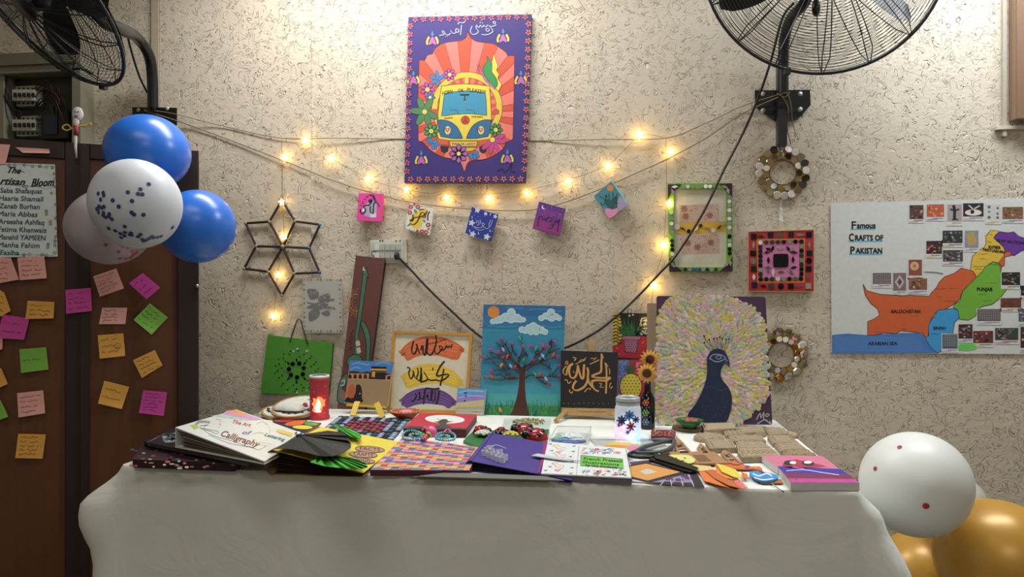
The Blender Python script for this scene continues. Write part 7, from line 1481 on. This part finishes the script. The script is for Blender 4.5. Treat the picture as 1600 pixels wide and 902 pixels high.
m = MB(); m.tube([PZ(1199, 751, Z+.004), PZ(1223, 768, Z+.002)], .0012, M('#b8a878'), 5); m.tube([PZ(1222, 767.5, Z+.002), PZ(1224.5, 769, Z+.002)], .0016, M('#3a3028'), 5); m.build('stick', t)
# --- carved clay tiles
CL = bpy.data.materials.new('dry_clay'); CL.use_nodes = True; nt = CL.node_tree; b = nt.nodes['Principled BSDF']; b.inputs['Roughness'].default_value = .95
tc = nt.nodes.new('ShaderNodeTexCoord'); n = nt.nodes.new('ShaderNodeTexNoise'); n.inputs['Scale'].default_value = 120; n.inputs['Detail'].default_value = 5; nt.links.new(tc.outputs['Object'], n.inputs['Vector'])
mx = nt.nodes.new('ShaderNodeMix'); mx.data_type = 'RGBA'; mx.inputs[6].default_value = (.25, .19, .12, 1); mx.inputs[7].default_value = (.42, .33, .22, 1); nt.links.new(n.outputs[0], mx.inputs[0]); nt.links.new(mx.outputs[2], b.inputs['Base Color'])
bp = nt.nodes.new('ShaderNodeBump'); bp.inputs['Strength'].default_value = .5; bp.inputs['Distance'].default_value = .0015; nt.links.new(n.outputs[0], bp.inputs['Height']); nt.links.new(bp.outputs[0], b.inputs['Normal'])
def tile(label, quad, th, pat, seed, z=None, oval=False):
    rr = random.Random(seed); z = z or Z; q = [PZ(x, y, z+th) for x, y in quad]; m = MB(); N, K2 = 36, 24; vs = []
    def rel(u, v):
        b = min(u, 1-u, v, 1-v)
        if b < .04: return -.0022
        h = 0
        if pat == 'frame': h = -.0022 if .10 < b < .15 else (.0015*math.sin(u*38)*math.sin(v*30) if b > .18 else 0)
        elif pat == 'lines': h = -.0022 if math.sin(v*26+math.sin(u*9)*1.2) > .55 else 0
        elif pat == 'lattice': h = -.0028 if (abs(math.sin(u*3.14*4)) > .5 and abs(math.sin(v*3.14*3)) > .55) else 0
        elif pat == 'floral': h = .0016*math.sin(u*31+2*math.sin(v*17))*math.cos(v*27+2*math.sin(u*13)) - (.0012 if .08 < b < .12 else 0)
        elif pat == 'script': h = -.0022 if (math.sin(u*46+3*math.sin(v*9)) > .3 and .2 < v < .8) else 0
        return h
    for j in range(K2+1):
        for i in range(N+1):
            u, v = i/N, j/K2
            if oval:
                a, b_ = 2*u-1, 2*v-1; r = max(abs(a), abs(b_)); l_ = math.hypot(a, b_) or 1; uu, vv = .5+.5*a*r/l_, .5+.5*b_*r/l_
            else: uu, vv = u, v
            p = q[0].lerp(q[1], uu).lerp(q[3].lerp(q[2], uu), vv); vs.append(p+V((rr.uniform(-1, 1)*.0005, rr.uniform(-1, 1)*.0005, rel(u, v)*1.7+rr.uniform(-1, 1)*.0003)))
    fs = [[j*(N+1)+i, (j+1)*(N+1)+i, (j+1)*(N+1)+i+1, j*(N+1)+i+1] for j in range(K2) for i in range(N)]
    per_ = [i for i in range(N+1)]+[j*(N+1)+N for j in range(1, K2+1)]+[K2*(N+1)+i for i in range(N-1, -1, -1)]+[j*(N+1) for j in range(K2-1, 0, -1)]
    b0 = len(vs); vs += [V((vs[i].x, vs[i].y, z)) for i in per_]; n_ = len(per_); fs += [[per_[i], per_[(i+1) % n_], b0+(i+1) % n_, b0+i] for i in range(n_)]
    m.add(vs, fs, CL, False); return m.build('carved_tile', label=label, cat='clay tile', group='carved clay tiles')
tile('plain clay brick behind the other tiles, beside the green lamp', [(1096, 661.5), (1146, 660), (1152, 668), (1102, 671)], .020, 'plain', 1)
tile('clay tile with ruled panels directly below the peacock body', [(1150, 666), (1190, 665), (1196, 673.5), (1158, 675)], .012, 'lines', 2)
tile('latticed clay tile with deep square cut-outs', [(1130, 671), (1156, 670.5), (1166, 678), (1134, 679)], .013, 'lattice', 3)
tile('floral carved clay tile below the signature of the peacock canvas', [(1193, 667), (1224, 668), (1234, 676), (1202, 677.5)], .012, 'floral', 4)
tile('oval carved clay tile between the coaster and the lattice tile', [(1084, 675), (1130, 676), (1134, 686), (1084, 685)], .013, 'floral', 5, oval=True)
tile('long narrow clay tile with a carved border in the middle row', [(1138, 680.5), (1190, 679.5), (1197, 687), (1146, 688)], .014, 'frame', 6)
tile('small rounded clay tile wedged between the larger ones', [(1177, 676), (1195, 675), (1200, 679), (1180, 679.5)], .008, 'floral', 7, oval=True)
tile('square clay tile framed around a carved leaf, nearest the castle towers', [(1102, 687), (1143, 686.5), (1151, 698), (1109, 699)], .017, 'frame', 8)
tile('clay tile with wavy carved lines behind the front oblong tile', [(1150, 689), (1192, 689), (1207, 699), (1153, 700)], .016, 'lines', 9)
tile('oblong clay tile with script-like carving, foremost of the tiles', [(1152, 701), (1208, 700), (1220, 711), (1160, 713)], .018, 'script', 10)
tile('square clay tile with a carved frame near the sloping table side', [(1199, 680), (1234, 679.5), (1248, 689.5), (1208, 691)], .015, 'frame', 11)
tile('clay tile with lined carving, second from the pink canvas', [(1210, 692.5), (1248, 690.5), (1261, 700), (1220, 703)], .014, 'lines', 12)
tile('small clay tile touching the pink canvas', [(1222, 704.5), (1262, 702), (1276, 709), (1232, 711)], .013, 'floral', 13)
tile('small rounded clay piece at the table edge behind the framed tile', [(1224, 674), (1238, 673), (1250, 680), (1236, 680.5)], .010, 'plain', 14, oval=True)
# --- two canvases at the right end
slabz('pink_canvas', 'pink canvas with a dark masked face, lying behind the striped one', 'painting', [(1187.6, 711), (1285, 712.8), (1312, 733), (1215, 731)], Z, Z+.017, '#c86a88', '#c8ccc8', g=1.15, bevel=.001,
      art=lambda A: A.crop(1160, 640, .29056).poly(sm([(215, 305), (235, 278), (262, 274), (290, 268), (320, 276), (362, 276), (395, 292), (450, 308), (300, 318)], 2, True), '#a82444').ell((250, 288), 28, 14, '#2a2026').ell((352, 290), 34, 15, '#2a2026', 8).ell((272, 286), 18, 8, '#dcdcdc').ell((352, 284), 22, 8, '#dcdcdc'))
slabz('striped_canvas', 'front canvas striped blue, plum and magenta at the table end', 'painting', [(1215.5, 729.5), (1313, 733), (1343, 755.5), (1235.6, 755)], Z, Z+.017, '#a02a78', '#ccd0cc', g=1.1, bevel=.001,
      art=lambda A: A.crop(1160, 640, .29056).poly([(190, 305), (527, 321), (575, 352), (226, 344)], '#3a2a9a').poly([(226, 340), (575, 350), (600, 370), (244, 366)], '#7a1c4a').poly([(250, 372), (610, 378), (628, 394), (262, 394)], '#b83a90').line([(235, 330), (330, 324), (420, 338), (520, 352)], 4, '#c8c0e8').line([(290, 366), (292, 382)], 4, '#5a1850').line([(270, 310), (330, 318)], 4, '#c87ac8'))
# ================================================================ BALLOONS
def balloon(label, c, r, mat, axis=(0, 0, -1), conf=None, ccol=None, grp=None, sq=1.0):
    t = thing('balloon', label, 'balloon', c, grp); ax = V(axis).normalized(); m = MB(); prof = []
    for i in range(33):
        a = math.pi*i/32; z = -math.cos(a); f = 1-.10*max(0, z)**2*(1 if z > 0 else 0); prof.append((r*math.sin(a)*f, r*sq*z*(1.08 if z > 0 else 1)))
    m.lathe(prof, c, mat, 56, ax); m.build('skin', t)
    m = MB(); e = r*sq*1.08; m.lathe([(.003, e-.002), (.005, e+.006), (.003, e+.010), (.010, e+.020), (.008, e+.021), (.001, e+.012)], c, mat, 12, ax); m.build('knot', t)
    if conf:
        m = MB(); u = ax.orthogonal().normalized(); w_ = ax.cross(u)
        for (px, py, s_) in conf:
            rr_ = ray(px, py); e_ = CAM-c; R2 = r*1.004; a_q = rr_.dot(rr_); b_q = 2*e_.dot(rr_); cq = e_.dot(e_)-R2*R2; ds = b_q*b_q-4*a_q*cq
            if ds <= 0: continue
            p = CAM+rr_*((-b_q-math.sqrt(ds))/(2*a_q)); n_ = (p-c).normalized()
            # follow the egg shape of the skin
            z = n_.dot(ax); f = 1-.10*max(0, z)**2; rad = n_-ax*z; p = c+rad*r*f+ax*(r*sq*z*(1.08 if z > 0 else 1)); m.lathe([(0, .0014), (s_, .0010)], p, M(ccol, 1, .4), 10, n_, smooth=False)
        m.build('confetti', t, kind='stuff')
    return t
BL = M('#0c66cc', 1.2, .30, var=0); WB = M('#d2dae6', 1.0, .45, var=0, alpha=.97); CB = M('#b8aeb4', 1.0, .4, var=0, alpha=.80); GB = M('#c8921c', 1.1, .34, var=0, metal=.15)
d0 = 1.98
balloon('upper blue balloon, highest of the cluster by the wardrobe', PD(231, 238, 2.20), 63/FP*2.20, BL, (-.2, .1, -1), grp='balloons by the wardrobe', sq=.92)
balloon('blue balloon hanging over the edge of the wardrobe beside the wall', PD(309, 354, 2.14), 57/FP*2.14, BL, (-1, .1, .1), grp='balloons by the wardrobe')
cf = [(515, 360), (542, 356), (545, 370), (527, 393), (593, 397), (626, 431), (679, 352), (750, 335), (736, 360), (760, 363), (701, 400), (765, 475), (698, 463), (711, 474), (660, 540), (518, 430), (545, 432), (532, 438), (505, 445), (515, 462), (543, 466), (540, 480), (574, 472), (553, 490), (570, 485), (588, 500), (572, 550), (608, 563), (637, 578), (662, 572), (696, 574), (690, 584), (750, 582), (737, 594), (816, 592), (800, 604), (785, 612), (762, 608), (848, 596), (868, 590), (660, 590), (935, 540), (800, 306), (700, 586), (512, 442), (825, 600), (642, 600), (770, 618)]
balloon('white balloon with navy confetti, foremost of the cluster by the wardrobe', PD(212, 319, 1.90), 70/FP*1.90, WB, (.1, .9, .3), conf=[(x*.28829, 200+y*.28829, .0052) for x, y in cf], ccol='#2a3a7a', grp='balloons by the wardrobe', sq=.90)
cf = [(573, 640), (660, 640), (672, 636), (690, 645), (700, 638), (642, 680), (714, 678), (705, 652), (722, 692), (680, 722), (650, 720), (706, 716), (740, 680), (690, 655), (668, 648), (718, 704), (660, 634), (735, 690)]
balloon('dull translucent balloon with red confetti behind the white one', PD(170, 356, 2.08), 62/FP*2.08, CB, (.2, -.1, 1), conf=[(x*.28829, 200+y*.28829, .0052) for x, y in cf], ccol='#b8324a', grp='balloons by the wardrobe', sq=.92)
balloon('white balloon with three pink dots resting beside the table end', PD(1430, 756, 1.95), 81/FP*1.95, M('#dcded8', 1.08, .42, var=0), (.5, .3, -.8), conf=[(1404.5, 697, .006), (1366.5, 731, .006), (1446.5, 790.5, .008)], ccol='#b02848', grp='balloons beside the table', sq=.97)
balloon('pale balloon mostly hidden behind the dotted white one', PD(1492, 789, 2.22), 46/FP*2.22, M('#c8c8bc', 1.0, .3, var=0), (0, 0, -1), grp='balloons beside the table')
balloon('large gold balloon cut off by the photo edge beside the table', PD(1562, 876, 2.00), 92/FP*2.00, GB, (-.6, .2, .5), grp='balloons beside the table')
balloon('gold balloon low against the side of the tablecloth', PD(1440, 905, 2.27), 72/FP*2.27, GB, (.4, .2, .6), grp='balloons beside the table')
